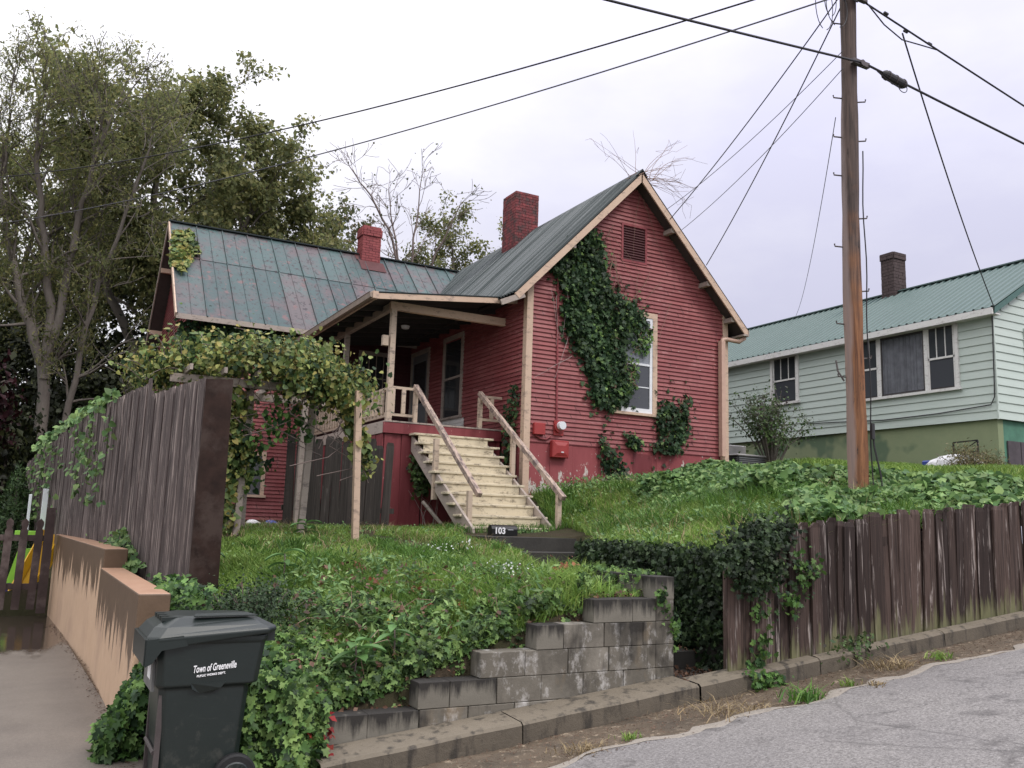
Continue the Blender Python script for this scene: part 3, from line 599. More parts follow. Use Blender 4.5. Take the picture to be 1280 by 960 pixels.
TX = [5.4, 5.86, 5.92, 7.5, 9.85, 12, 14, 20]; TZ = [1.30, 1.34, 1.64, 1.81, 2.03, 2.26, 2.5, 3.15]; BZ_ = [.33, .30, .30, .475, .745, .99, 1.2, 1.84]
x = 5.50; i = 0
while x < 19.3:
    wd = RNG.uniform(.085, .15) if i > 2 else .13
    z0 = np.interp(x, TX, BZ_)+RNG.uniform(-.02, .015)-.01; z1 = np.interp(x, TX, TZ)+RNG.uniform(-.035, .03)
    if i == 1: z1 -= .10
    o = inst('plank', PBM[RNG.integers(6)], pf, (x+wd/2, 6.09+RNG.uniform(-.008, .012)+(.015 if i % 2 else 0), z0), (RNG.uniform(-.015, .02), RNG.uniform(-.012, .028), RNG.uniform(-.08, .08)), (wd*1.10, 1, z1-z0))
    x += wd+(RNG.uniform(-.012, .004) if i != 2 else .04); i += 1
for z in (.30, 1.05):
    MB().beam((5.95, 6.14, np.interp(6, TX, BZ_)+z), (8.6, 6.14, np.interp(8.6, TX, BZ_)+z), .04, .09).build('fence_rail', MT['fence_wood'], pf)
    MB().beam((8.62, 6.14, np.interp(8.6, TX, BZ_)+z), (12.3, 6.14, np.interp(12.3, TX, BZ_)+z), .04, .09).build('fence_rail', MT['fence_wood'], pf); MB().beam((12.32, 6.14, np.interp(12.3, TX, BZ_)+z), (19.3, 6.14, np.interp(19.3, TX, BZ_)+z), .04, .09).build('fence_rail', MT['fence_wood'], pf)
for px in (5.62, 6.02, 8.3, 10.6, 13, 15.4, 17.8): MB().box(px-.045, px+.045, 6.165, 6.255, .2, np.interp(px, TX, TZ)-.08).build('fence_post', MT['fence_wood'], pf)

# ------------------------------------------------------------------ tall board fence over the driveway
tf = thing('tall_fence', (1.1, 11, .8), 'tall weathered grey-brown board fence above the driveway wall, stepping up toward the street', 'fence')
TBM = [board_mesh('fence_board', MT['tall_fence_wood'], b, nn) for b, nn in ((.01, .0), (-.02, 0), (.02, .05))]
P0 = Vector((1.36, 8.78)); P1 = Vector((-.15, 21.6)); dd = (P1-P0); LN = dd.length; dd.normalize(); ang = math.atan2(dd.y, dd.x)
s_ = 0.; i = 0
while s_ < LN:
    p = P0+dd*(s_+.07); wd = .135
    z1 = np.interp(p.y, [8.7, 10.9, 11.0, 14, 17, 22], [2.88, 2.96, 3.10, 3.11, 2.92, 2.55])+RNG.uniform(-.015, .015)
    z0 = np.interp(p.y, [8.7, 11, 16, 22], [.60, .80, .75, .6])
    if 11.02 < p.y < 11.2: z1 += .07
    inst('fence_board', TBM[i % 3], tf, (p.x, p.y, z0), (0, RNG.uniform(-.006, .006), ang+RNG.uniform(-.03, .03)), (wd, 1, z1-z0))
    s_ += wd+.005; i += 1
nrm = Vector((dd.y, -dd.x))
for z in (1.1, 2.6):
    a = P0+nrm*.03; b = P1+nrm*.03; MB().beam((a.x, a.y, z), (b.x, b.y, z-.15), .04, .09).build('fence_rail', MT['tall_fence_wood'], tf)
for t in (2.6, 5.2, 7.8, 10.4):
    p = P0+dd*t+nrm*.09; MB().box(p.x-.045, p.x+.045, p.y-.045, p.y+.045, .5, 2.75).build('fence_post', MT['tall_fence_wood'], tf)
m = MB(); m.hexa([(1.345, 8.735, .50), (1.615, 8.715, .45), (1.615, 8.745, .45), (1.345, 8.765, .50), (1.345, 8.70, 2.875), (1.59, 8.67, 2.89), (1.59, 8.70, 2.89), (1.345, 8.73, 2.875)])
m.build('end_board', MT['end_board'], tf)
m = MB(); m.box(1.40, 1.52, 8.78, 8.88, .2, 2.8); m.build('fence_post', MT['end_board'], tf)
# the dark board fence behind the arbour
df = thing('yard_fence', (4.2, 14.6, 1.4), 'short run of black weathered boards behind the thin pink post', 'fence')
DBM = [board_mesh('fence_board', MT['dark_boards'], b, 0) for b in (.02, -.04, .03)]
for i in range(12):
    inst('fence_board', DBM[i % 3], df, (3.70+i*.152, 14.55+RNG.uniform(-.02, .02), 1.25), (0, RNG.uniform(-.02, .03), RNG.uniform(-.06, .06)), (.145, 1, 1.68+RNG.uniform(-.08, .06)))
MB().box(3.6, 5.55, 14.58, 14.62, 1.7, 1.79).build('fence_rail', MT['dark_boards'], df)

# picket fence across the end of the driveway
pk = thing('picket_fence', (-.5, 15.8, .0), 'short dark brown picket fence with pointed tops closing the driveway', 'fence')
prof = [(-.055, 0), (.055, 0), (.055, .86), (.035, .885), (.052, .93), (.047, .965), (0, 1.0), (-.047, .965), (-.052, .93), (-.035, .885), (-.055, .86)]
PKM = shared('picket', *(lambda m: (m.V, m.F))(MB().prism([(a, 0, b) for a, b in prof], (0, .022, 0))), MT['picket_brown'])
for i, x in enumerate(np.arange(-1.72, .2, .201)):
    inst('picket', PKM, pk, (x+.005*i, 15.8, .06), (0, RNG.uniform(-.01, .03), 0), (1, 1, 1.39))
for z in (.36, 1.10): MB().box(-1.9, .3, 15.823, 15.86, z, z+.09).build('fence_rail', MT['picket_brown'], pk)
MB().box(.22, .35, 15.79, 15.92, .0, 1.62).build('fence_post', MT['picket_brown'], pk)
# play set behind it
ps = thing('play_slide', (.1, 17, .1), 'yellow plastic slide on a lime green and navy toy frame behind the picket fence', 'slide')
m = MB(); m.add([(.27, 16.9, 1.18), (.52, 16.9, 1.18), (.12, 16.7, .10), (-.16, 16.7, .10), (.27, 16.94, 1.13), (.52, 16.94, 1.13), (.12, 16.74, .05), (-.16, 16.74, .05)], [(0, 1, 2, 3), (7, 6, 5, 4), (0, 4, 5, 1), (3, 2, 6, 7), (1, 5, 6, 2), (0, 3, 7, 4)])
m.beam((.25, 16.88, 1.24), (-.18, 16.68, .16), .03, .12); m.beam((.54, 16.88, 1.24), (.14, 16.68, .16), .03, .12); m.build('chute', MT['plastic_yellow'], ps)
m = MB(); m.prism([(-.25, 17.2, .36), (.30, 17.2, .36), (.22, 17.2, .92), (-.12, 17.2, .92)], (0, .4, 0)); m.box(-.2, .5, 17.1, 17.5, 1.16, 1.22); m.build('side_panel', MT['plastic_lime'], ps)
m = MB(); m.box(-.28, .30, 17.14, 17.6, .05, .355); m.build('base', MT['plastic_navy'], ps)

# ------------------------------------------------------------------ RED HOUSE
hs = thing('red_house', (10.9, 19, 1.8), 'old red clapboard house with steep front gable, cream stairs and weathered green metal wing roof', 'house')
GY = 15.0; XS = 8.33; XR = 13.50; AX = 10.86; AZ = 9.2; EZ = 6.1; WY = 21.2; WXL = 2.78
sl = (AZ-6.1)/(AX-7.88)      # front gable pitch
CV = [(-.5, -.002, 1), (.5, -.002, 1), (.5, 0, 1), (-.5, 0, 1), (-.5, -.034, 0), (.5, -.034, 0), (.5, 0, 0), (-.5, 0, 0)]
CF = [(0, 1, 2, 3)[::-1], (4, 5, 6, 7)[::-1], (0, 4, 5, 1), (1, 5, 6, 2), (2, 6, 7, 3), (3, 7, 4, 0)]
CLB = shared('clapboard', CV, CF, MT['red'])
CLD = shared('clapboard', CV, CF, MT['shaded_red'])  # dark copy of the clapboard: porch shade put into the board colour
def clap_front(par, x0, x1, z, y, hh=.100):
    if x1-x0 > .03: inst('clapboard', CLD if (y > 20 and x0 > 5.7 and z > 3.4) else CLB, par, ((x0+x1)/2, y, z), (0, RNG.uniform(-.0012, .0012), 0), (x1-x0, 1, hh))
def clap_side(par, y0, y1, z, x, hh=.100):
    if y1-y0 > .03: inst('clapboard', CLB, par, (x, (y0+y1)/2, z), (0, 0, -math.pi/2), (y1-y0, 1, hh))
# front gable wall
gw = MB().prism([(XS, GY+.004, 1.6), (XR, GY+.004, 1.6), (XR, GY+.004, 6.45), (AX, GY+.004, AZ-.06), (XS, GY+.004, 6.45)], (0, .16, 0)).build('front_wall', MT['red_wall_behind'], hs)
EXP = .0885; z = 3.205; n = 0
WX0, WX1, WZ0, WZ1 = 10.46, 11.53, 3.98, 6.06
VX0, VX1, VZ0, VZ1 = 10.57, 11.25, 7.28, 8.04
while z < AZ-.2:
    half = (AZ-.10-(z+.06))/sl; x0 = max(XS+.10, AX-half); x1 = min(XR-.10, AX+half)
    if WZ0-.09 < z < WZ1-.03: clap_front(gw, x0, WX0+.01, z, GY); clap_front(gw, WX1-.01, x1, z, GY)
    elif VZ0-.09 < z < VZ1-.03: clap_front(gw, x0, VX0+.01, z, GY); clap_front(gw, VX1-.01, x1, z, GY)
    else: clap_front(gw, x0, x1, z, GY)
    z += EXP; n += 1
# gable louvre
gv = MB().box(VX0+.03, VX1-.03, GY+.005, GY+.02, VZ0, VZ1).build('gable_vent', MT['soffit'], hs)
m = MB(); m.box(VX0, VX0+.05, GY-.035, GY+.004, VZ0, VZ1); m.box(VX1-.05, VX1, GY-.035, GY+.004, VZ0, VZ1); m.box(VX0, VX1, GY-.034, GY+.004, VZ1-.001, VZ1+.05); m.box(VX0, VX1, GY-.034, GY+.004, VZ0-.05, VZ0+.001)
m.build('frame', MT['redboard'], gv)
SLM = shared('slat', [(-.5, -.030, -.022), (.5, -.030, -.022), (.5, -.030, -.014), (-.5, -.030, -.014), (-.5, .0, .012), (.5, .0, .012), (.5, .0, .020), (-.5, .0, .020)],
             [(0, 3, 2, 1), (4, 5, 6, 7), (0, 1, 5, 4), (1, 2, 6, 5), (2, 3, 7, 6), (3, 0, 4, 7)], MT['shaded_red'])  # slats take the darkened red, louvre shade put into their colour
for i in range(13): inst('slat', SLM, gv, ((VX0+VX1)/2, GY, VZ0+.03+i*.057), (0, 0, 0), (VX1-VX0-.09, 1, 1))
# foundation skirt of the gable in vertical panels
x = XS+.06; i = 0
while x < XR-.12:
    wdt = min(RNG.uniform(.5, .95), XR-.10-x)
    if wdt < .05: break
    MB().box(x, x+wdt-.006, GY-.012-(.006 if i % 2 else 0), GY+.003, 1.6, 3.215).build('foundation_panel', MT['found'], hs); x += wdt; i += 1
m = MB(); m.box(12.30, 12.72, GY-.03, GY-.019, 2.80, 2.98); fv = m.build('foundation_vent', MT['black_metal'], hs)
m = MB(); [m.box(12.30+.42*k/5-.006, 12.30+.42*k/5+.006, GY-.036, GY-.031, 2.80, 2.98) for k in range(6)]; m.build('grille', MT['meter_red'], fv)
MB().box(10.93, 11.42, GY-.026, GY-.019, 2.55, 3.12).build('access_panel', MT['redboard'], hs)
MB().box(XS+.1, XR-.1, GY-.030, GY+.002, 3.190, 3.215).build('water_table', MT['redboard'], hs)
# corner boards
m = MB(); m.box(XS-.035, XS+.105, GY-.045, GY+.003, 1.75, 6.40); m.box(XS-.035, XS-.003, GY+.004, GY+.10, 1.75, 6.25); m.build('corner_board', MT['trim'], hs)
m = MB(); m.box(XR-.11, XR+.03, GY-.045, GY+.003, 2.5, 6.42); m.build('corner_board', MT['trim'], hs)
# gable window
gwn = MB().box(WX0, WX1, GY-.010, GY+.002, WZ0, WZ1).build('window', MT['soffit'], hs)
m = MB(); m.box(WX0-.03, WX0+.09, GY-.050, GY+.003, WZ0-.0, WZ1); m.box(WX1-.12, WX1, GY-.050, GY+.003, WZ0, WZ1); m.box(WX0-.03, WX1, GY-.052, GY+.003, WZ1-.001, WZ1+.115); m.box(WX0-.06, WX1+.02, GY-.085, GY+.003, WZ0-.055, WZ0+.001)
m.build('casing', MT['trim'], gwn)
m = MB(); wx0, wx1 = WX0+.092, WX1-.122
m.box(wx0, wx0+.07, GY-.040, GY-.011, WZ0+.002, WZ1-.002); m.box(wx1-.07, wx1, GY-.040, GY-.011, WZ0+.002, WZ1-.002); m.box(wx0+.07, wx1-.07, GY-.040, GY-.011, WZ0+.002, WZ0+.10); m.box(wx0+.07, wx1-.07, GY-.040, GY-.011, WZ1-.06, WZ1-.002)
m.box(wx0+.07, wx1-.07, GY-.036, GY-.011, 5.005, 5.05); m.box(wx0+.07, wx1-.07, GY-.026, GY-.011, 4.53, 4.55); m.build('sash', MT['window_white'], gwn)
MB().box(wx0+.07, wx1-.07, GY-.020, GY-.012, 5.05, WZ1-.06).build('pane', MT['glass2'], gwn)
MB().box(wx0+.07, wx1-.07, GY-.017, GY-.012, WZ0+.10, 5.005).build('pane', MT['glass3'], gwn)

# side wall facing the porch
sw = MB().box(XS+.004, XS+.16, GY+.17, WY+6, 1.2, 6.25).build('side_wall', MT['red_wall_behind'], hs)
z = 3.205
TW = (17.90, 19.02, 3.98, 5.80); DR = (19.86, 21.06, 3.44, 5.86)
while z < 6.2:
    if z > 3.3:
        a, b = GY+.10, WY
        if z < TW[3]-.03:
            if z > TW[2]-.09: clap_side(sw, a, TW[0]+.01, z, XS); clap_side(sw, TW[1]-.01, DR[0]+.01, z, XS)
            else: clap_side(sw, a, 17.75, z, XS); clap_side(sw, 19.1, DR[0]+.01, z, XS)
        elif z < DR[3]-.03: clap_side(sw, a, DR[0]+.01, z, XS)
        else: clap_side(sw, a, b, z, XS)
    else: clap_side(sw, GY+.1, 15.85, z, XS)
    z += EXP
for k in range(6): MB().add([(XS-.022, 17.80, 3.48+k*.085), (XS-.022, 19.05, 3.48+k*.085), (XS-.006, 19.05, 3.57+k*.085), (XS-.006, 17.80, 3.57+k*.085), (XS, 17.80, 3.48+k*.085), (XS, 19.05, 3.48+k*.085), (XS, 19.05, 3.57+k*.085), (XS, 17.8, 3.57+k*.085)],
    [(0, 1, 2, 3), (7, 6, 5, 4), (0, 4, 5, 1), (1, 5, 6, 2), (2, 6, 7, 3), (3, 7, 4, 0)]).build('white_siding_board', MT['white_trim'], hs)
MB().box(XS-.012, XS+.003, GY+.1, 15.9, 1.2, 3.2).build('foundation_panel', MT['found'], hs)
def side_window(x, y0, y1, z0, z1, name, trimm, glass, mid=True):
    w_ = MB().box(x-.008, x+.003, y0, y1, z0, z1).build(name, MT['soffit'], hs)
    m = MB(); m.box(x-.050, x-.009, y0-.001, y0+.10, z0, z1); m.box(x-.050, x-.009, y1-.10, y1+.001, z0, z1); m.box(x-.052, x-.009, y0, y1, z1+.001, z1+.11); m.box(x-.085, x-.009, y0-.03, y1+.03, z0-.05, z0-.001); m.build('casing', MT[trimm], w_)
    if mid: MB().box(x-.040, x-.009, y0+.10, y1-.10, (z0+z1)/2-.02, (z0+z1)/2+.03).build('sash_rail', MT[trimm], w_)
    MB().box(x-.020, x-.009, y0+.101, y1-.101, z0+.002, z1-.002).build('pane', MT[glass], w_); return w_
side_window(XS, TW[0], TW[1], TW[2], TW[3], 'window', 'greywood', 'glass')
dr_ = MB().box(XS-.030, XS-.004, DR[0]+.10, DR[1]-.10, 3.50, DR[3]-.11).build('door', MT['door_grey'], hs)
m = MB(); m.box(XS-.05, XS-.001, DR[0], DR[0]+.099, 3.49, DR[3]); m.box(XS-.05, XS-.001, DR[1]-.099, DR[1], 3.49, DR[3]); m.box(XS-.052, XS-.001, DR[0]+.1, DR[1]-.1, DR[3]-.108, DR[3]); m.build('casing', MT['greywood'], dr_)
m = MB(); m.box(XS-.036, XS-.031, DR[0]+.2, DR[1]-.2, 4.5, 5.55); m.build('pane', MT['glass'], dr_); MB().cyl((XS-.03, DR[0]+.17, 4.42), (-1, 0, 0), .028, .05, 8).build('handle', MT['meter_grey'], dr_)

# left wing
ww = MB().box(WXL, XS, WY+.004, WY+.16, .9, 6.4).build('wing_wall', MT['red_wall_behind'], hs)
z = 1.5
LW = (3.98, 4.78, 2.08, 3.0)
while z < 6.3:
    if z > 3.4: BW = (6.90, 7.86, 4.55, 5.72)
    if LW[2]-.09 < z < LW[3]-.03: clap_front(ww, WXL+.1, LW[0]+.01, z, WY); clap_front(ww, LW[1]-.01, 5.9, z, WY)
    elif z < 3.4: clap_front(ww, WXL+.1, 5.9, z, WY)
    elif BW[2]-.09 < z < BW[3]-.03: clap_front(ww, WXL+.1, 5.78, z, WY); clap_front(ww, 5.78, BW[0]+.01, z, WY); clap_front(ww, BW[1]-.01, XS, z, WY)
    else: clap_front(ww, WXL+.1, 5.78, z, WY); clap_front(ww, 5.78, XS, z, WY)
    z += EXP
def front_window(x0, x1, z0, z1, y, name, trimm, glass, nx=1, nz=1, par=None, sub='pane'):
    w_ = MB().box(x0, x1, y-.006, y+.002, z0, z1).build(name, MT['soffit'], par or hs)
    m = MB(); m.box(x0, x0+.09, y-.050, y-.007, z0, z1); m.box(x1-.09, x1, y-.050, y-.007, z0, z1); m.box(x0, x1, y-.052, y-.007, z1+.001, z1+.10); m.box(x0-.04, x1+.04, y-.09, y-.007, z0-.06, z0-.001); m.build('casing', MT[trimm], w_)
    m = MB(); ax, bx = x0+.091, x1-.091
    for i in range(1, nx): m.box(ax+(bx-ax)*i/nx-.010, ax+(bx-ax)*i/nx+.010, y-.034, y-.021, z0, z1)
    for k in range(1, nz): m.box(ax, bx, y-.036, y-.0205, z0+(z1-z0)*k/nz-.012, z0+(z1-z0)*k/nz+.012)
    if nx*nz > 1: m.build('muntins', MT[trimm], w_)
    for i in range(nx):
        for k in range(nz):
            MB().box(ax+(bx-ax)*i/nx+.002, ax+(bx-ax)*(i+1)/nx-.002, y-.020, y-.008, z0+(z1-z0)*k/nz+.002, z0+(z1-z0)*(k+1)/nz-.002).build('pane', MT[glass], w_)
    return w_
front_window(6.90, 7.86, 4.55, 5.72, WY, 'window', 'greywood', 'glass', 4, 2)
front_window(LW[0], LW[1], LW[2], LW[3], WY, 'window', 'trim', 'glass3', 1, 1)
MB().box(WXL-.03, WXL+.11, WY-.045, WY+.003, 1.2, 6.3).build('corner_board', MT['redboard'], hs)
# wing gable (faces the driveway)
RY = 24.0; RZ = 9.18; EY = 20.78; ws = (RZ-6.08)/(RY-EY)
lg = MB().prism([(WXL+.004, WY, .8), (WXL+.004, 26.8, .8), (WXL+.004, 26.8, 6.3), (WXL+.004, RY, RZ-.08), (WXL+.004, WY, 6.3)], (.15, 0, 0)).build('wing_gable_wall', MT['red_wall_behind'], hs)
z = 1.4
while z < RZ-.25:
    hf = min(2.78, (RZ-.16-z-.06)/ws); clap_side(lg, RY-hf, RY+hf, z, WXL, .1); z += EXP
# wing roof: standing-seam metal in two rows of sheets
wr = MB().prism([(2.46, EY+.02, 6.055), (2.46, RY, RZ-.05), (2.46, 27.2, 6.055), (2.46, 27.2, 5.99), (2.46, RY, RZ-.12), (2.46, EY+.02, 5.99)], (11.3, 0, 0)).build('wing_roof', MT['soffit'], hs)
ys0, yj = EY-.02, 22.75
def roofz(y): return 6.08+(y-EY)*ws
def sheet(x0, x1, y0, y1, lift):
    m = MB(); P = []
    xm = (x0+x1)/2
    cols = [(x0, .0), (x0+.008, .038), (x0+.026, .038), (x0+.034, .004), (xm-.010, .004), (xm, .016), (xm+.010, .004), (x1-.002, .004)]
    for x, h in cols:
        for y in (y0, y1): P.append((x, y-.7*(h+lift), roofz(y)+.7*(h+lift)))
    Fc = [(2*i, 2*i+2, 2*i+3, 2*i+1) for i in range(len(cols)-1)]
    n = len(P); P += [(a, b+.01, c-.014) for a, b, c in P]; Fc += [tuple(n+q for q in f)[::-1] for f in Fc]
    Fc += [(2*i, n+2*i, n+2*i+2, 2*i+2) for i in range(len(cols)-1)]
    m.add(P, Fc); m.build('roof_panel', MT['groof'], wr)
x = 2.44
while x < 10.9:
    sheet(x, x+.66, ys0, yj, .0); sheet(x, x+.66, yj-.06, RY-.01, .012); x += .66
m = MB(); m.prism([(2.44, RY, RZ-.02), (2.44, 27.25, 6.07), (2.44, 27.25, 6.10), (2.44, RY, RZ+.02)], (11.3, 0, 0)); m.build('rear_roof_sheet', MT['groof'], wr)
m = MB(); m.beam((2.42, RY-.03, RZ+.025), (7.62, RY-.03, RZ+.025), .14, .035); m.beam((8.2, RY-.03, RZ+.025), (10.9, RY-.03, RZ+.025), .14, .035); m.build('ridge_cap', MT['croof'], wr)
MB().beam((2.44, EY-.01, 6.02), (8.3, EY-.01, 6.02), .03, .12).build('fascia', MT['greywood'], wr)
m = MB(); m.beam((2.43, EY-.02, 6.03), (2.43, RY, RZ-.03), .03, .13, (0, -1, 1)); m.build('rake_board', MT['trim'], wr)
m = MB(); m.beam((2.43, 27.3, 6.03), (2.43, RY, RZ-.03), .03, .13, (0, 1, 1)); m.build('rake_board', MT['greywood'], wr)
for y in (24.9, 26.4): MB().box(2.44, WXL, y-.05, y+.05, RZ-ws*(y-RY)-.30, RZ-ws*(y-RY)-.18).build('purlin_end', MT['trim'], wr)

# front roof: corrugated sheets on both slopes
fr = MB().prism([(7.90, 14.67, 6.03), (AX, 14.67, AZ-.09), (13.82, 14.67, 6.03), (13.82, 14.67, 5.98), (AX, 14.67, AZ-.16), (7.90, 14.67, 5.98)], (0, 12.4, 0)).build('front_roof', MT['soffit'], hs)
def corr(side):
    V = []; n = 5; k = 0; Wd = .60; pit = .12
    L_ = math.hypot(AX-7.86, AZ-6.08)
    for r in range(int(Wd/pit)):
        for (dy, h) in ((0, 0), (.035, .003), (.050, .040), (.075, .040), (.100, .003)): V.append((r*pit+dy, h))
    V.append((Wd+.02, 0)); n = len(V)
    ux, uz = (AX-7.86)/L_, (AZ-6.08)/L_
    P = []
    for (dy, h) in V:
        for t in (0, L_*.5, L_): P.append((side*(t*ux-uz*h), dy, t*uz+ux*h))
    Fc = [(3*i+j, 3*i+3+j, 3*i+4+j, 3*i+1+j) if side < 0 else (3*i+j, 3*i+1+j, 3*i+4+j, 3*i+3+j) for i in range(n-1) for j in (0, 1)]
    m_ = len(P); P += [(a, b, c-.012) for a, b, c in P]; Fc += [(3*i, m_+3*i, m_+3*i+3, 3*i+3) for i in range(n-1)]; Fc += [(0, 1, m_+1, m_), (1, 2, m_+2, m_+1)]
    return shared('roof_sheet', P, Fc, MT['croof'])
CL, CR = corr(1), corr(-1)
y = 14.63; i = 0
while y < 26.6:
    inst('roof_sheet', CL, fr, (7.86, y, 6.06+(.006 if i % 2 else 0)), (0, 0, 0), (1, 1, 1)); inst('roof_sheet', CR, fr, (13.86, y, 6.06+(.006 if i % 2 else 0)), (0, 0, 0), (1, 1, 1)); y += .60; i += 1
m = MB()
for y0, y1 in ((14.62, 19.38), (20.2, 26.6)):
    m.add([(AX-.14, y0, AZ-.12), (AX, y0, AZ+.045), (AX+.14, y0, AZ-.12), (AX-.14, y1, AZ-.12), (AX, y1, AZ+.045), (AX+.14, y1, AZ-.12), (AX, y0, AZ+.0), (AX, y1, AZ+.0)], [(0, 3, 4, 1), (1, 4, 5, 2), (0, 1, 6), (1, 2, 6), (3, 7, 4), (4, 7, 5), (0, 6, 7, 3), (6, 2, 5, 7)])
m.build('ridge_cap', MT['croof'], fr)
for s_, xe in ((-1, 7.84), (1, 13.88)):
    a = Vector((AX+s_*.02, 14.635, AZ-.075)); b = Vector((xe, 14.635, 6.02)); nn = Vector((0, -1, 0)); d = (b-a).normalized(); dn = Vector((-d.z*s_, 0, d.x*s_))
    if dn.z > 0: dn = -dn
    m = MB(); m.prism([a, b, b+dn*.13+Vector((0, 0, 0)), a+Vector((0, 0, -.19))], (0, .035, 0)); recalc(m.build('rake_board', MT['trim'], fr))
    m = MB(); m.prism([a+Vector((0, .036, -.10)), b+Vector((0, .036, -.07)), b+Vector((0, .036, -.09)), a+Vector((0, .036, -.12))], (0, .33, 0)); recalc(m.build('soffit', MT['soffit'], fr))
MB().beam((8.06, 14.66, 6.03), (7.55, 14.66, 5.80), .03, .11, (0, 0, 1)).build('rake_return', MT['greywood'], fr)
for x_, s_ in ((11.75, 1), (12.75, 1), (13.45, 1), (9.2, -1)):
    zz = AZ-abs(x_-AX)*sl-.23; MB().box(x_-.05, x_+.05, 14.69, GY-.002, zz-.05, zz+.05).build('purlin_end', MT['greywood'], fr)
# right eave, gutter and downspout
m = MB(); m.box(13.70, 13.86, 14.62, 21, 5.93, 5.97); m.box(13.84, 13.86, 14.62, 21, 5.971, 6.06); m.build('eave_board', MT['greywood'], fr)
ds = MB().tube([(13.84, 14.74, 5.92), (13.72, 14.80, 5.82), (13.45, 14.90, 5.86), (13.33, 14.90, 5.84), (13.29, 14.90, 5.75), (13.29, 14.90, 4), (13.30, 14.90, 2.55)], .052, 8).build('downspout', MT['downspout'], hs, smooth=True)
MB().box(13.235, 13.345, 14.835, 14.951, 3.2, 5.80).build('square_pipe', MT['downspout'], ds)

# chimneys
def chimney(name, x0, x1, y0, y1, z0, z1, mat, mort, cap, parent, bl=.2, bh=.075):
    c = MB().box(x0+.012, x1-.012, y0+.012, y1-.012, z0, z1-.02).build(name, MT[mort], parent)
    m = MB(); z = z0; r = 0
    while z < z1-.01:
        for axis in (0, 1):
            a, b = (x0, x1) if axis == 0 else (y0, y1); s = a-(bl/2 if r % 2 else 0)
            ins = -.035 if (cap and z > z1-.26 and z < z1-.10) else 0
            while s < b-.01:
                e_ = min(s+bl, b); s0 = max(s, a)
                if e_-s0 > .03:
                    j = RNG.uniform(-.005, .004); g_ = .006
                    for f0 in ((y0, y1) if axis == 0 else (x0, x1)):
                        o = (-1 if f0 in (y0, x0) and f0 == (y0 if axis == 0 else x0) else 1)
                        t0, t1 = sorted((f0-o*.03, f0+o*(j+max(0, -ins))))
                        if axis == 0: m.box(s0+g_, e_-g_, t0, t1, z+g_, z+bh-g_/2)
                        else: m.box(t0, t1, s0+g_, e_-g_, z+g_, z+bh-g_/2)
                s += bl
        z += bh; r += 1
    m.build('brickwork', MT[mat], c, kind='stuff')
    m = MB(); m.box(x0+.02, x1-.02, y0+.02, y1-.02, z1-.019, z1+.015); m.build('chimney_crown', MT['mortar'], c); return c
chimney('chimney', 7.65, 8.20, 23.70, 24.2, 8.6, 9.98, 'brick2', 'mortar_red', True, hs)
chimney('chimney', 10.34, 11.03, 19.42, 20.15, 8.2, 10.16, 'brick', 'mortar_red', False, hs)
MB().add([(7.55, 23.35, roofz(23.35)+.05), (8.30, 23.35, roofz(23.35)+.05), (8.30, 23.7, roofz(23.7)+.07), (7.55, 23.7, roofz(23.7)+.07), (7.5, 23.75, roofz(23.75)+.05), (7.5, 24.0, RZ+.04), (7.65, 24., RZ+.06)], [(0, 1, 2, 3), (4, 3, 6, 5)]).build('chimney_flashing', MT['mortar_red'], hs)

# ------------------------------------------------------------------ porch
DX, DY, DZ = 5.78, 15.9, 3.48
dk = MB().box(DX, XS-.002, DY+.05, WY-.01, DZ-.09, DZ-.03).build('porch_floor', MT['greywood'], hs)
x = DX
while x < XS-.1: MB().box(x+.003, x+.137, DY-.03, WY-.01, DZ-.028, DZ).build('floor_board', MT['greywood'], dk); x += .14
MB().box(DX-.03, XS-.03, DY-.02, DY+.028, DZ-.24, DZ-.034).build('porch_fascia', MT['redboard'], hs)
MB().box(DX-.03, DX-.001, DY+.03, WY-.01, DZ-.24, DZ-.034).build('porch_fascia', MT['greywood'], hs)
# skirt boards below the porch
x = DX+.02; i = 0
while x < XS-.05:
    wd = RNG.uniform(.15, .24); wd = min(wd, XS-.04-x); tz = DZ-.25
    m = MB(); j = .02*RNG.uniform(-1, 1); y0 = DY+.03+(.02 if i % 2 else 0); m.hexa([(x+j, y0, 1.15), (x+wd-.006+j, y0, 1.15), (x+wd-.006+j, y0+.022, 1.15), (x+j, y0+.022, 1.15), (x, y0, tz), (x+wd-.006, y0, tz), (x+wd-.006, y0+.022, tz), (x, y0+.022, tz)])
    m.build('skirt_board', MT['redboard'], hs); x += wd; i += 1
y = DY+.06; i = 0
while y < 20.8:
    wd = RNG.uniform(.16, .26); zb = 1.15 if i < 2 else (2.35 if i < 5 else 1.95)+RNG.uniform(-.1, .1)
    MB().box(DX-.012+(.01 if i % 2 else 0), DX+.012+(.01 if i % 2 else 0), y, y+wd-.006, zb, DZ-.25).build('skirt_board', MT['redboard'], hs); y += wd; i += 1
MB().box(DX+.6, XS-.05, 17.4, 17.45, 1.2, 3.2).build('underfloor_wall', MT['soffit'], hs)
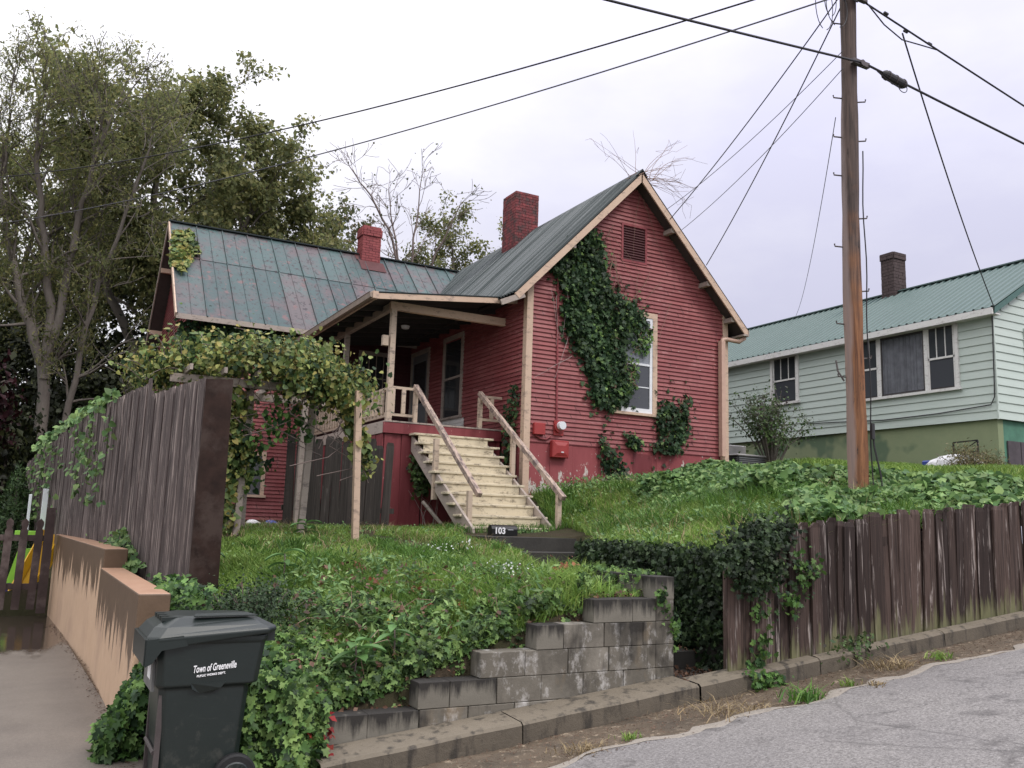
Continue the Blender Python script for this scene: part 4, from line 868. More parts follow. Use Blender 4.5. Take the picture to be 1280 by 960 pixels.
# posts, beams, roof
for (x, y) in ((DX+.02, DY), (DX+.02, 18.8), (DX+.02, 21.0)):
    MB().beam((x+.055, y+.045, DZ), (x+.055+(.0), y+.045, 5.66), .105, .105, (0, 1, 0)).build('porch_post', MT['greywood'] if y > 16 else MT['rail'], hs)
MB().box(DX-.13, DX-.02, DY-.01, DY+.09, 4.93, 5.13).build('post_block', MT['rail'], hs)
MB().box(DX, XS+.0, DY, DY+.10, 5.661, 5.82).build('porch_beam', MT['trim'], hs); MB().box(DX+.0, DX+.10, DY+.101, WY-.01, 5.661, 5.80).build('porch_beam', MT['greywood'], hs)
PX0, PY0 = 5.30, 15.40
def prz(x): return 5.82+(x-PX0)*(.34/(XS-PX0))
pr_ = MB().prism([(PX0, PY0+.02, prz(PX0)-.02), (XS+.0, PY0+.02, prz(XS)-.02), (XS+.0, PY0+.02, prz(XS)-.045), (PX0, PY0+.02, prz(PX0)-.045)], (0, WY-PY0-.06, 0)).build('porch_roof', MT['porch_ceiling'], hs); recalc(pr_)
o = MB().prism([(PX0-.03, PY0-.02, prz(PX0)-.015), (XS-.01, PY0-.02, prz(XS)-.015), (XS-.01, PY0-.02, prz(XS)+.005), (PX0-.03, PY0-.02, prz(PX0)+.005)], (0, WY-PY0-.03, 0)).build('roof_sheet', MT['croof'], pr_); recalc(o)
o = MB().prism([(PX0, PY0-.01, prz(PX0)-.13), (XS-.02, PY0-.01, prz(XS)-.13), (XS-.02, PY0-.01, prz(XS)-.022), (PX0, PY0-.01, prz(PX0)-.022)], (0, .028, 0)).build('fascia', MT['trim'], pr_); recalc(o)
MB().box(PX0-.02, PX0+.008, PY0+.02, WY-.3, prz(PX0)-.135, prz(PX0)-.03).build('fascia', MT['trim'], pr_)
m = MB(); gx = PX0-.035
m.add([(gx-.10, PY0-.01, 5.80), (gx-.085, PY0-.01, 5.71), (gx-.02, PY0-.01, 5.70), (gx+.012, PY0-.01, 5.80), (gx-.10, WY-.25, 5.80), (gx-.085, WY-.25, 5.71), (gx-.02, WY-.25, 5.70), (gx+.012, WY-.25, 5.80), (gx-.112, PY0-.01, 5.81), (gx-.112, WY-.25, 5.81), (gx-.09, PY0-.01, 5.80), (gx-.09, WY-.25, 5.80)],
      [(0, 4, 5, 1), (1, 5, 6, 2), (2, 6, 7, 3), (0, 1, 2, 3), (8, 9, 4, 0), (8, 10, 11, 9)]); m.build('gutter', MT['gutter_metal'], pr_)
MB().box(PX0-.08, PX0+.03, PY0-.025, PY0+.10, 5.69, 5.83).build('gutter_end', MT['trim'], pr_)
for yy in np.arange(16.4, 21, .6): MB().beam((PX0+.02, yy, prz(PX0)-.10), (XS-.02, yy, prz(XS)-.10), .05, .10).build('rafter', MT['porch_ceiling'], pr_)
MB().cyl((6.9, 18.0, 5.80), (0, 0, 1), .08, .06, 14, .10).build('ceiling_lamp', MT['meter_grey'], hs)
# railings
rl = MB().beam((DX+.06, DY+.10, 4.10), (DX+.06, 18.78, 4.10), .09, .045).build('left_railing', MT['rail'], hs)
MB().beam((DX+.06, 18.92, 4.10), (DX+.06, WY-.05, 4.10), .09, .045).build('top_rail', MT['rail'], rl); MB().beam((DX+.06, DY+.10, 3.60), (DX+.06, WY-.05, 3.60), .04, .09).build('bottom_rail', MT['rail'], rl)
BAL = shared('baluster', *(lambda m: (m.V, m.F))(MB().box(-.018, .018, -.045, .045, 0, .47)), MT['rail'])
for i in range(26): inst('baluster', BAL, rl, (DX+.02+RNG.uniform(-.004, .004), DY+.24+i*.195, 3.62), (RNG.uniform(-.02, .02), 0, 0))
fl_ = MB().beam((DX+.11, DY+.03, 4.13), (6.42, DY+.03, 4.13), .05, .05).build('front_railing', MT['rail'], hs)
MB().beam((DX+.11, DY+.03, 3.60), (6.40, DY+.03, 3.60), .05, .05).build('bottom_rail', MT['rail'], fl_)
MB().box(6.10, 6.18, DY+.0, DY+.04, 3.63, 4.105).build('baluster', MT['rail'], fl_); MB().box(5.90, 5.96, DY+.0, DY+.04, 3.63, 4.105).build('baluster', MT['rail'], fl_); MB().box(6.35, 6.43, DY-.02, DY+.06, 3.48, 4.104).build('newel_post', MT['rail'], fl_)
r2_ = MB().beam((7.80, DY+.03, 4.13), (XS-.04, DY+.03, 4.13), .05, .05).build('right_railing', MT['rail'], hs)
MB().beam((7.80, DY+.03, 3.66), (XS-.04, DY+.03, 3.66), .05, .05).build('bottom_rail', MT['rail'], r2_); MB().box(8.03, 8.11, DY+.01, DY+.05, 3.69, 4.105).build('baluster', MT['rail'], r2_); MB().box(7.76, 7.84, DY-.02, DY+.06, 3.48, 4.104).build('newel_post', MT['rail'], r2_)

# ------------------------------------------------------------------ cream stairs
st = MB().prism([(6.32, 15.86, 3.22), (6.32, 15.86, 2.92), (6.32, 13.20, 1.22), (6.32, 13.02, 1.40), (6.32, 13.02, 1.50)], (.045, 0, 0)).build('staircase', MT['greywood'], hs)
o = MB().prism([(7.86, 15.86, 3.22), (7.86, 15.86, 2.92), (7.86, 13.20, 1.22), (7.86, 13.02, 1.40), (7.86, 13.02, 1.50)], (.045, 0, 0)).build('stringer', MT['greywood'], st)
for k in range(10):
    z = 3.255-k*.191; y = 15.60-k*.27; j = RNG.uniform(-.015, .015)
    o = MB().add(*cbox(6.27+j, 7.96+j*2, y-.0, y+.285, z-.042, z, .006)).build('tread', MT['stair_cream'], st)
    MB().box(6.37, 7.85, y+.022, y+.042, z-.19, z-.043).build('riser', MT['stair_cream'], st)
def hrail(x0, y0, z0, x1, y1, z1): return MB().beam((x0, y0, z0), (x1, y1, z1), .09, .085).build('handrail', MT['handrail'], st)
hrail(6.39, 15.95, 4.20, 6.58, 13.33, 2.05); hrail(7.80, 15.95, 4.20, 8.02, 12.98, 2.05)
MB().box(6.285, 6.375, 14.62, 14.70, 1.98, 3.07).build('newel_post', MT['rail'], st); MB().box(6.40, 6.48, 13.38, 13.46, 1.40, 2.12).build('newel_post', MT['rail'], st)
MB().box(7.91, 7.99, 14.70, 14.78, 2.35, 3.22).build('newel_post', MT['rail'], st); MB().box(7.965, 8.045, 13.08, 13.16, 1.50, 2.12).build('newel_post', MT['rail'], st)

# meters on the gable
em = MB().cyl((9.09, GY-.03, 3.53), (0, -1, 0), .12, .07, 20).build('electric_meter', MT['meter_red'], hs)
MB().cyl((9.10, GY-.101, 3.55), (0, -1, 0), .088, .09, 22, .080).build('meter_glass', MT['meter_grey'], em, smooth=False)
MB().box(8.98, 9.20, GY-.05, GY-.02, 3.36, 3.66).build('meter_base', MT['meter_red'], em)
m = MB(); m.tube([(9.04, GY-.04, 3.62), (9.02, GY-.04, 5), (8.985, GY-.04, 6.72)], .022, 7); m.build('conduit', MT['redboard'], hs)
MB().add(*cbox(8.50, 8.75, GY-.11, GY-.02, 3.34, 3.57, .01)).build('junction_box', MT['meter_red'], hs); MB().tube([(8.55, GY-.05, 3.34), (8.66, GY-.05, 3.27), (8.80, GY-.05, 3.26), (8.9, GY-.05, 3.33)], .022, 6).build('pipe', MT['redboard'], hs)
bx = MB().add(*cbox(8.90, 9.28, GY-.15, GY-.02, 2.91, 3.25, .015)).build('meter_box', MT['meter_red'], hs)
m = MB(); m.add([(8.93, GY-.152, 2.94), (9.25, GY-.152, 2.94), (9.25, GY-.152, 3.22), (8.93, GY-.152, 3.22), (9.0, GY-.175, 3.0), (9.18, GY-.175, 3.0), (9.18, GY-.175, 3.15), (9.0, GY-.175, 3.15)], [(4, 5, 6, 7), (0, 1, 5, 4), (1, 2, 6, 5), (2, 3, 7, 6), (3, 0, 4, 7)]); m.build('cover', MT['meter_red'], bx); MB().box(9.08, 9.14, GY-.180, GY-.1755, 3.01, 3.03).build('latch', MT['meter_grey'], bx)

# house-number mailbox at the foot of the stairs
mb = thing('mailbox', (6.65, 12.62, 1.395), 'small black mailbox marked 103 lying on the top garden step', 'mailbox')
m = MB(); prof = [(0, 0), (.16, 0), (.16, .11), (.13, .155), (.08, .175), (.03, .155), (0, .11)]; m.prism([(6.44, 12.55+a, 1.397+b) for a, b in prof], (.46, 0, 0)); recalc(m.build('mailbox_body', MT['mail_black'], mb))
def text(body, size, loc, rot, mat, parent, name, shear=0., ext=.002, bold=0.):
    c = bpy.data.curves.new(name, 'FONT'); c.body = body; c.size = size; c.shear = shear; c.extrude = ext; c.offset = bold; c.align_x = 'LEFT'
    t = bpy.data.objects.new(name, c); COL.objects.link(t); bpy.context.view_layer.update()
    me = bpy.data.meshes.new_from_object(t.evaluated_get(bpy.context.evaluated_depsgraph_get())); bpy.data.objects.remove(t)
    me.materials.clear(); me.materials.append(MT[mat]); o = bpy.data.objects.new(name, me); COL.objects.link(o); place(o, parent, Vector(loc)); o.rotation_euler = rot; return o
text('103', .135, (6.48, 12.546, 1.435), (math.pi/2, 0, 0), 'white_print', mb, 'lettering', 0, .001, .004)
MB().box(6.72, 6.82, 12.543, 12.548, 1.495, 1.502).build('flag_bar', MT['meter_grey'], mb)

# ------------------------------------------------------------------ second house (pale mint siding)
h2 = thing('mint_house', (22.4, 17, 3.2), 'pale mint clapboard house with a ribbed green metal roof uphill behind the utility pole', 'house')
HX, HY, HY2, RX = 19.49, 12.5, 27.0, 22.45
E2 = 6.93; R2 = 8.86; s2 = (R2-E2)/(RX-HX+.28)
a2 = MB().box(HX+.004, HX+.2, HY+.2, HY2, 4.36, 6.98).build('side_wall', MT['mint'], h2)
b2_ = MB().prism([(HX+.02, HY+.004, 4.36), (2*RX-HX, HY+.004, 4.36), (2*RX-HX, HY+.004, 6.98), (RX, HY+.004, R2-.08), (HX+.02, HY+.004, 6.98)], (0, .19, 0)).build('gable_wall', MT['mint'], h2)
MB().box(HX+.05, HX+.25, HY+.05, HY2, 2.4, 4.345).build('foundation', MT['gfound'], h2)
MB().box(HX+.251, 2*RX-HX, HY+.06, HY+.26, 2.4, 4.345).build('foundation', MT['teal_paint'], h2)
SV = [(-.5, -.006, 1), (.5, -.006, 1), (.5, 0, 1), (-.5, 0, 1), (-.5, -.030, 0), (.5, -.030, 0), (.5, 0, 0), (-.5, 0, 0)]
SBM = shared('siding_board', SV, CF, MT['mint'])
WIN = [(13.38, 16.62, 5.20, 6.86), (18.50, 19.62, 5.42, 6.86)]
z = 4.345
while z < R2-.25:
    top = z+.215
    if z < 6.9:
        ss = [(HY, HY2)]
        for y0, y1, z0, z1 in WIN:
            if z0-.15 < z < z1-.05: ss = [q for a, b in ss for q in ([(a, y0+.02), (y1-.02, b)] if a < y0 < b else [(a, b)])]
        for a, b in ss: inst('siding_board', SBM, a2, (HX, (a+b)/2, z), (0, 0, -math.pi/2), (b-a, 1, .215))
    hf = min(RX-HX+.0, (R2-.12-top)/s2)
    inst('siding_board', SBM, b2_, (RX, HY, z), (0, 0, 0), (2*hf, 1, .215)); z += .20
MB().box(HX-.035, HX+.0, HY-.04, HY-.001, 4.33, 6.95).build('corner_trim', MT['mint'], h2)
rf = MB().prism([(HX-.26, HY-.22, E2-.03), (RX, HY-.22, R2-.03), (2*RX-HX+.26, HY-.22, E2-.03), (2*RX-HX+.26, HY-.22, E2-.08), (RX, HY-.22, R2-.08), (HX-.26, HY-.22, E2-.08)], (0, HY2-HY+.5, 0)).build('roof', MT['soffit'], h2); recalc(rf)
def ribbed(side):
    L_ = math.hypot(RX-HX+.30, R2-E2); ux, uz = (RX-HX+.30)/L_, (R2-E2)/L_; P = []
    cols = [(0, 0), (.02, .035), (.06, .035), (.085, .002), (.228, .002)]
    for dy, h in cols:
        for t in (0, L_): P.append((side*(t*ux-uz*h), dy, t*uz+ux*h))
    Fc = [(2*i, 2*i+2, 2*i+3, 2*i+1) if side < 0 else (2*i, 2*i+1, 2*i+3, 2*i+2) for i in range(4)]
    n = len(P); P += [(a, b, c-.014) for a, b, c in P]; Fc += [(2*i, n+2*i, n+2*i+2, 2*i+2) for i in range(4)]
    return shared('roof_panel', P, Fc, MT['mroof'])
RA, RB = ribbed(1), ribbed(-1); y = HY-.24
while y < HY2+.1:
    inst('roof_panel', RA, rf, (HX-.30, y, E2)); inst('roof_panel', RB, rf, (2*RX-HX+.30, y, E2)); y += .229
MB().beam((RX, HY-.26, R2+.03), (RX, HY2+.2, R2+.03), .22, .035).build('ridge_cap', MT['mroof'], rf)
MB().box(HX-.31, HX-.27, HY-.20, HY2+.2, E2-.17, E2-.015).build('fascia', MT['white_trim'], rf)
o = MB().prism([(HX-.26, HY-.235, E2-.16), (RX, HY-.235, R2-.16), (RX, HY-.235, R2-.01), (HX-.26, HY-.235, E2-.01)], (0, .03, 0)).build('rake_board', MT['mint_patch'], rf); recalc(o)
MB().box(HX-.27, HX+.0, HY-.2, HY2, E2-.16, E2-.13).build('eave_soffit', MT['white_trim'], rf)
ch = chimney('chimney', RX-.25, RX+.30, 17.26, 17.72, 8.4, 10.10, 'dark_brick', 'dark_brick', True, h2, .4, .1)
def win2(y0, y1, z0, z1, cells, vert):
    w_ = MB().box(HX-.012, HX+.003, y0, y1, z0, z1).build('window', MT['dark_frame'], h2); cw = .085
    m = MB(); m.box(HX-.075, HX-.013, y0, y0+cw, z0, z1); m.box(HX-.075, HX-.013, y1-cw, y1, z0, z1); m.box(HX-.077, HX-.013, y0, y1, z1+.001, z1+.07); m.box(HX-.10, HX-.013, y0-.04, y1+.04, z0-.07, z0-.001)
    m.build('casing', MT['white_trim'], w_)
    for a, b, typ in cells:
        MB().box(HX-.060, HX-.013, b-.0005, b+.10, z0+.001, z1-.001).build('mullion', MT['white_trim'], w_) if b < y1-.2 else None
        if typ == 'big':
            V = []; n = 60
            for i in range(n+1):
                yy = a+(b-a)*i/n; V += [(HX-.030+.016*math.sin(i*1.35+math.sin(i*.5)), yy, z0+.06), (HX-.030+.016*math.sin(i*1.35+math.sin(i*.5)), yy, z1-.06)]
            mesh_obj('curtain', V, [(2*i, 2*i+2, 2*i+3, 2*i+1) for i in range(n)], MT['curtain'], w_)
            m = MB(); m.box(HX-.05, HX-.014, a, a+.035, z0, z1); m.box(HX-.05, HX-.014, b-.035, b, z0, z1); m.box(HX-.05, HX-.014, a, b, z0, z0+.05); m.box(HX-.05, HX-.014, a, b, z1-.05, z1); m.build('sash', MT['dark_frame'], w_)
        else:
            mid = z0+(z1-z0)*(.50 if typ == 'b' else .5)
            MB().box(HX-.026, HX-.014, a+.03, b-.03, mid, z1-.05).build('pane', MT['glass'], w_); MB().box(HX-.022, HX-.0135, a+.03, b-.03, z0+.05, mid).build('pane', MT['glass3'], w_)
            m = MB(); m.box(HX-.045, HX-.0265, a, b, mid-.025, mid+.025); m.box(HX-.045, HX-.0265, a, a+.035, z0, z1); m.box(HX-.045, HX-.0265, b-.035, b, z0, z1)
            for k in (1, 2): m.box(HX-.040, HX-.0265, a+(b-a)*k/3-.012, a+(b-a)*k/3+.012, mid, z1)
            m.build('sash', MT['white_trim'], w_)
win2(13.38, 16.62, 5.20, 6.76, [(13.49, 14.22, 'b'), (14.33, 15.62, 'big'), (15.73, 16.52, 'b')], True)
win2(18.50, 19.62, 5.42, 6.76, [(18.60, 19.52, 'a')], True)
w3 = MB().box(20.62, 21.6, HY-.012, HY+.002, 5.25, 6.55).build('window', MT['glass'], h2)
m = MB(); m.box(20.62, 20.70, HY-.06, HY-.013, 5.25, 6.55); m.box(20.62, 21.6, HY-.06, HY-.013, 6.551, 6.63); m.box(20.62, 21.6, HY-.06, HY-.013, 5.17, 5.249); m.build('casing', MT['mint'], w3)
for k in range(3): MB().box(19.85+k*.50, 20.32+k*.50, HY+.02, HY+.055, 3.22, 3.86).build('crawlspace_panel', MT['crawl_panel'], h2)
MB().tube([(HX-.30, HY-.25, E2+.02), (HX-.10, HY-.06, E2-.12), (HX-.06, HY-.02, 6.3), (HX-.07, HY-.0, 5.2), (HX-.06, HY+.02, 4.85), (HX-.05, HY+.12, 4.68), (HX-.05, 14.0, 4.60), (HX-.05, 15.6, 4.58), (HX-.05, 17.2, 4.66), (HX-.05, 18.2, 4.70)], .014, 5).build('service_cable', MT['cable'], h2)
# foreground clutter by house two
gt = thing('metal_stand', (19.2, 13.1, 3.2), 'black angle-iron stand with a diagonal brace leaning on the green foundation', 'stand')
m = MB(); yA, yB = 13.42, 12.80; X_ = HX-.35
m.beam((X_, yA, 3.2), (X_, yA, 3.82), .03, .03, (0, 1, 0)); m.beam((X_, yB, 3.15), (X_, yB, 3.84), .03, .03, (0, 1, 0)); m.beam((X_, yA, 3.82), (X_, yB, 3.84), .03, .03); m.beam((X_, yA, 3.56), (X_, yB, 3.58), .02, .02); m.beam((X_, yA-.15, 3.56), (X_, yB, 3.83), .02, .02); m.build('frame', MT['black_metal'], gt)
tp = thing('covered_grill', (17.9, 12.6, 3.0), 'low object under a pale grey and blue plastic sheet behind the tan bush', 'tarp')
V = []; Fc = []; n = 14
for i in range(n+1):
    for j in range(9):
        u, v = i/n, j/8; V.append((17.9-.35+.7*v, 13.2-1.3*u, 3.05+.36*math.sin(math.pi*min(1, max(0, v)))**.5*math.sin(math.pi*u)**.35+.025*math.sin(i*2.3+j*1.9)))
for i in range(n):
    for j in range(8): Fc.append((i*9+j, (i+1)*9+j, (i+1)*9+j+1, i*9+j+1))
mesh_obj('plastic_sheet', V, Fc, MT['tarp_white'], tp)
MB().add(*cbox(17.72, 18.1, 13.0, 13.25, 3.0, 3.30, .03)).build('blue_tub', MT['tarp_blue'], tp)

# air conditioner beside the red house
ac = thing('air_conditioner', (14.9, 15.9, 2.95), 'grey louvred air conditioning unit half hidden between downspout and shrub', 'air conditioner')
MB().add(*cbox(14.35, 15.25, 15.55, 16.4, 2.85, 3.32, .02)).build('housing', MT['ac_dark'], ac)
LV = shared('louvre', *(lambda m: (m.V, m.F))(MB().box(-.43, .43, -.012, 0, -.012, .012)), MT['ac_grey'])
LV2 = shared('louvre', *(lambda m: (m.V, m.F))(MB().box(-.012, 0, -.40, .40, -.012, .012)), MT['ac_grey'])
for k in range(9): inst('louvre', LV, ac, (14.80, 15.545, 2.92+k*.045)); inst('louvre', LV2, ac, (14.345, 15.97, 2.92+k*.045))
MB().add(*cbox(14.32, 15.28, 15.52, 16.43, 3.32, 3.37, .02)).build('lid', MT['ac_lid'], ac); MB().add(*cbox(14.7, 15.5, 16.5, 17.0, 3.2, 3.68, .02)).build('disconnect_box', MT['ac_lid'], ac)

# ------------------------------------------------------------------ utility pole and lines
up = thing('utility_pole', (9.19, 7.8, 1.9), 'tall reddish-brown wooden utility pole with step pegs behind the plank fence', 'utility pole')
def poleX(z): return 9.19+.012*(z-2)+.02*math.sin(z*.9)
pts = [(poleX(z), 7.8, z) for z in np.arange(1.6, 12.2, .35)]
MB().tube(pts, [.126-.0034*(p[2]-2)+.005*math.sin(p[2]*3)+.003*math.sin(p[2]*7.3) for p in pts], 22).build('pole', MT['pole'], up, smooth=True)
rv = Vector((.88, -.47, 0)); rv.normalize()
for i, (z, sd_) in enumerate([(8.58, -1), (7.47, -1), (7.42, 1), (6.90, -1), (6.85, 1), (6.35, -1), (5.75, 1), (5.35, -1), (4.75, 1), (4.30, -1), (3.85, 1), (3.6, -1)]):
    c = Vector((poleX(z), 7.8, z)); a = c+rv*sd_*.08; b = c+rv*sd_*.215+Vector((0, 0, .012)); MB().tube([a, b, b+Vector((0, 0, .035))+rv*sd_*.006], .010, 6).build('step_peg', MT['pole_iron'], up)
m = MB(); o1 = Vector((poleX(5), 7.8, 0)); m.tube([o1+rv*.17+Vector((0, -.02, z))+rv*.012*math.sin(z*4) for z in np.arange(1.95, 6.9, .25)], .009, 5); m.build('ground_wire', MT['cable'], up)
m = MB(); m.tube([o1+rv*.16+Vector((0, -.05, 2.95)), o1+rv*.18+Vector((0, -.05, 2.7)), o1+rv*.25+Vector((0, -.05, 2.35)), o1+rv*.27+Vector((0, -.05, 2.1))], .012, 5); m.tube([o1+rv*.155+Vector((0, -.06, 2.80)), o1+rv*.155+Vector((0, -.06, 3.0))], .03, 6); m.build('loose_cable', MT['cable'], up)
m = MB(); m.tube([o1-rv*.14+Vector((0, 0, 3.55)), o1-rv*.22+Vector((0, 0, 3.68)), o1-rv*.24+Vector((0, 0, 3.82))], .012, 5); m.build('bent_hook', MT['pole_iron'], up)
m = MB(); m.box(poleX(7.95)-.12, poleX(7.95)+.2, 7.62, 7.68, 7.90, 7.97); m.cyl((poleX(7.95)+.05, 7.66, 7.93), (0, -1, 0), .045, .06, 8); m.build('cable_clamp', MT['pole_iron'], up)
m = MB(); m.box(poleX(8.9)-.16, poleX(8.9)+.16, 7.60, 7.66, 8.86, 8.94); m.build('top_bracket', MT['pole_iron'], up)
def wire(name, p0, p1, sag, r, mat, label, n=28, group=None, cat='cable'):
    p0, p1 = Vector(p0), Vector(p1); pts = [p0.lerp(p1, i/n)-Vector((0, 0, 4*sag*(i/n)*(1-i/n))) for i in range(n+1)]
    return tag(MB().tube(pts, r, 5).build(name, MT[mat], smooth=True), label, cat, group)
PT = Vector((9.25, 7.66, 8.93)); PC = Vector((9.35, 7.62, 7.94))
wire('overhead_cable', PC, (-2.0, 7.7, 6.85), .04, .016, 'cable', 'thick black cable running left from the pole clamp and out at the top')
wire('overhead_cable', PC+Vector((.1, 0, -.01)), (30.0, 7.6, 6.5), .10, .017, 'cable', 'thick black cable leaving the pole to the right past the splice case')
wire('overhead_cable', PT, (30.0, 7.8, 5.9), .06, .014, 'cable', 'upper black cable leaving the pole top to the right edge')
wire('overhead_cable', (9.24, 7.96, 9.42), (-3.04, 29.78, 11.09), .60, .014, 'cable', 'heavy twisted cable sagging across the sky to the left over the wing roof')
wire('overhead_cable', PT+Vector((-.15, 0, -.02)), (-3.0, 31.1, 9.97), .50, .012, 'thin_cable', 'thin lower cable from the pole top crossing left in front of the trees')
wire('service_drop', PT+Vector((-.2, 0, 0)), (11.6, 14.62, 8.25), .10, .010, 'cable', 'black service drop from the pole top to the front gable below the ridge', group=None)
wire('service_drop', PT+Vector((-.12, 0, 0)), (12.60, 14.60, 7.38), .12, .010, 'cable', 'black service drop from the pole top to the right rake of the gable')
wire('phone_line', (9.1, 7.75, 8.1), (11.5, 14.62, 8.45), .12, .006, 'thin_cable', 'faint upper phone line from the pole to the gable peak')
wire('phone_line', (9.1, 7.75, 7.85), (11.9, 14.62, 8.05), .12, .006, 'thin_cable', 'faint lower phone line from the pole to the gable rake')
wire('service_drop', (10.35, 7.75, 8.75), (HX-.25, HY-.2, E2+.03), .20, .012, 'cable', 'dark line dropping from the right-hand cable to the mint house corner')
wire('phone_line', (9.1, 7.9, 7.2), (22.2, 21.2, 8.85), .4, .006, 'thin_cable', 'faint line from the pole to the far ridge of the mint house')
wire('overhead_cable', (9.28, 7.62, 11.80), (26.0, 6.2, 4.6), .02, .010, 'cable', 'high dark cable from the hidden pole top cutting the top right corner')
# slack loops and the splice case
m = MB()
for k, (w_, h_) in enumerate(((.16, .34), (.11, .22), (.20, .28))):
    c = Vector((8.62+.12*k, 7.62, 8.88)); m.tube([c+Vector((math.sin(t)*w_, 0, -h_+math.cos(t)*h_)) for t in np.linspace(-2.9, 2.9, 22)], .006, 5)
m.tube([(8.2, 7.62, 9.0), (8.6, 7.62, 8.86), (9.0, 7.62, 8.92), (9.25, 7.6, 8.95)], .02, 6); m.tube([(8.3, 7.6, 9.02), (8.75, 7.6, 8.8), (9.25, 7.6, 8.8)], .012, 6)
tag(m.build('cable_loops', MT['cable'], smooth=True), 'tangled slack loops of cable hanging left of the pole top', 'cable')
sc = thing('splice_case', (9.95, 7.6, 7.85), 'black finned splice case strapped to the cable just right of the pole', 'splice case')
a = Vector((9.72, 7.62, 7.90)); b = Vector((10.22, 7.62, 7.84)); d = (b-a)
MB().tube([a, a+d*.06, a+d*.12, a+d*.88, a+d*.94, b], [.02, .045, .062, .062, .045, .02], 12).build('case', MT['cable'], sc)
for t in (.2, .5, .8): MB().tube([a+d*t, a+d*(t+.03)], .070, 12).build('strap', MT['pole_iron'], sc)
m = MB(); m.tube([a+d*.5+Vector((math.cos(t)*.09+.14, -.02, math.sin(t)*.07-.09)) for t in np.linspace(0, 6.2, 18)], .006, 5); m.tube([a+Vector((-.1, 0, 0)), a+d*.2+Vector((0, -.02, -.09)), a+d*.6+Vector((0, -.02, -.10))], .010, 5); m.build('loose_wires', MT['cable'], sc)
m = MB(); m.tube([(9.4, 7.62, 8.90), (9.9, 7.7, 8.72), (10.3, 7.72, 8.62), (10.7, 7.72, 8.66), (11.1, 7.75, 8.72)], .010, 5)
for q in ((9.85, 7.65, 8.86), (10.35, 7.72, 8.78), (10.9, 7.74, 8.76)): m.cyl(q, (1, 0, -.1), .022, .07, 7)
tag(m.build('spliced_lead', MT['cable'], smooth=True), 'slack lead clamped under the upper right-hand cable beside the pole', 'cable')

# ------------------------------------------------------------------ wheeled bin
bn = thing('wheelie_bin', (1.1, 6.12, -.2), 'dark green wheeled rubbish bin lettered Town of Greeneville at the driveway edge', 'bin')
BYF, BYB = 5.86, 6.44
def ring(x0, x1, y0, y1, z, c):
    return [(x0+c, y0, z), (x1-c, y0, z), (x1, y0+c, z), (x1, y1-c, z), (x1-c, y1, z), (x0+c, y1, z), (x0, y1-c, z), (x0, y0+c, z)]
def loft(rings):
    V = [p for r in rings for p in r]; n = len(rings[0]); Fc = [(i*n+k, i*n+(k+1) % n, (i+1)*n+(k+1) % n, (i+1)*n+k) for i in range(len(rings)-1) for k in range(n)]
    Fc += [tuple(range(n))[::-1], tuple((len(rings)-1)*n+k for k in range(n))]; return V, Fc
R_ = [ring(.84, 1.28, 5.92, 6.38, -.20, .03), ring(.83, 1.29, 5.915, 6.385, -.15, .04), ring(.795, 1.335, 5.90, 6.40, .50, .04), ring(.795, 1.335, 5.90, 6.40, .535, .04), ring(.772, 1.385, 5.872, 6.43, .555, .04), ring(.765, 1.415, 5.865, 6.435, .80, .035), ring(.75, 1.43, 5.855, 6.445, .82, .035), ring(.75, 1.43, 5.855, 6.445, .85, .035)]
V, Fc = loft(R_); o = mesh_obj('bin_body', V, Fc, MT['bin'], bn); bv = o.modifiers.new('soft', 'BEVEL'); bv.width = .008; bv.segments = 2; bv.angle_limit = math.radians(25)
# arched recess in the ledge
m = MB(); m.prism([(.97, 5.868, .57), (1.18, 5.868, .57), (1.15, 5.868, .535), (1.10, 5.888, .505), (1.03, 5.888, .505), (.98, 5.868, .535)], (0, .03, 0)); m.build('ledge_arch', MT['bin'], bn)
# front pull strip with sticker
MB().box(.752, .771, 5.95, 6.34, .52, .70).build('front_panel', MT['sticker_grey'], bn); MB().box(.7495, .7515, 6.02, 6.16, .58, .68).build('sticker', MT['white_print'], bn)
m = MB(); m.box(.800, .83, 5.92, 5.96, -.1, .5); m.box(.80, .83, 6.34, 6.38, -.1, .5); m.tube([(.80, 5.95, .16), (.80, 6.35, .16)], .014, 8); m.build('catch_bar', MT['pole_iron'], bn)
# lid: raised, slopes up to the hinge, drooping lip at the left
def lidring(x0, x1, y0, y1, zl, zr, c): return [(x, y, zl+(zr-zl)*(x-x0)/(x1-x0)) for x, y, _ in ring(x0, x1, y0, y1, 0, c)]
L_ = [lidring(.70, 1.475, 5.835, 6.465, .775, .865, .06), lidring(.695, 1.48, 5.828, 6.472, .835, .885, .06), lidring(.70, 1.475, 5.835, 6.465, .85, .90, .06), lidring(.74, 1.44, 5.87, 6.43, .905, .915, .06), lidring(.83, 1.38, 5.93, 6.37, .955, .945, .05), lidring(.87, 1.34, 5.97, 6.33, .965, .955, .05)]
V, Fc = loft(L_); o = mesh_obj('lid', V, Fc, MT['bin'], bn); bv = o.modifiers.new('soft', 'BEVEL'); bv.width = .007; bv.segments = 2; bv.angle_limit = math.radians(20)
ld = o
m = MB(); m.prism([(.690, 5.83, .84), (.900, 5.83, .86), (.93, 5.83, .80), (.78, 5.83, .775), (.73, 5.83, .70), (.690, 5.83, .68)], (0, .014, 0)); m.box(.682, .700, 5.84, 6.46, .69, .84); m.prism([(.690, 6.456, .84), (.900, 6.456, .86), (.93, 6.456, .80), (.78, 6.456, .775), (.690, 6.456, .68)], (0, .014, 0)); m.build('lid_lip', MT['bin'], ld)
m = MB()
for k in range(4): m.box(.78+.0*k, .87, 5.95+k*.10, 6.01+k*.10, .935, .958)
m.build('hand_grip', MT['bin'], ld)
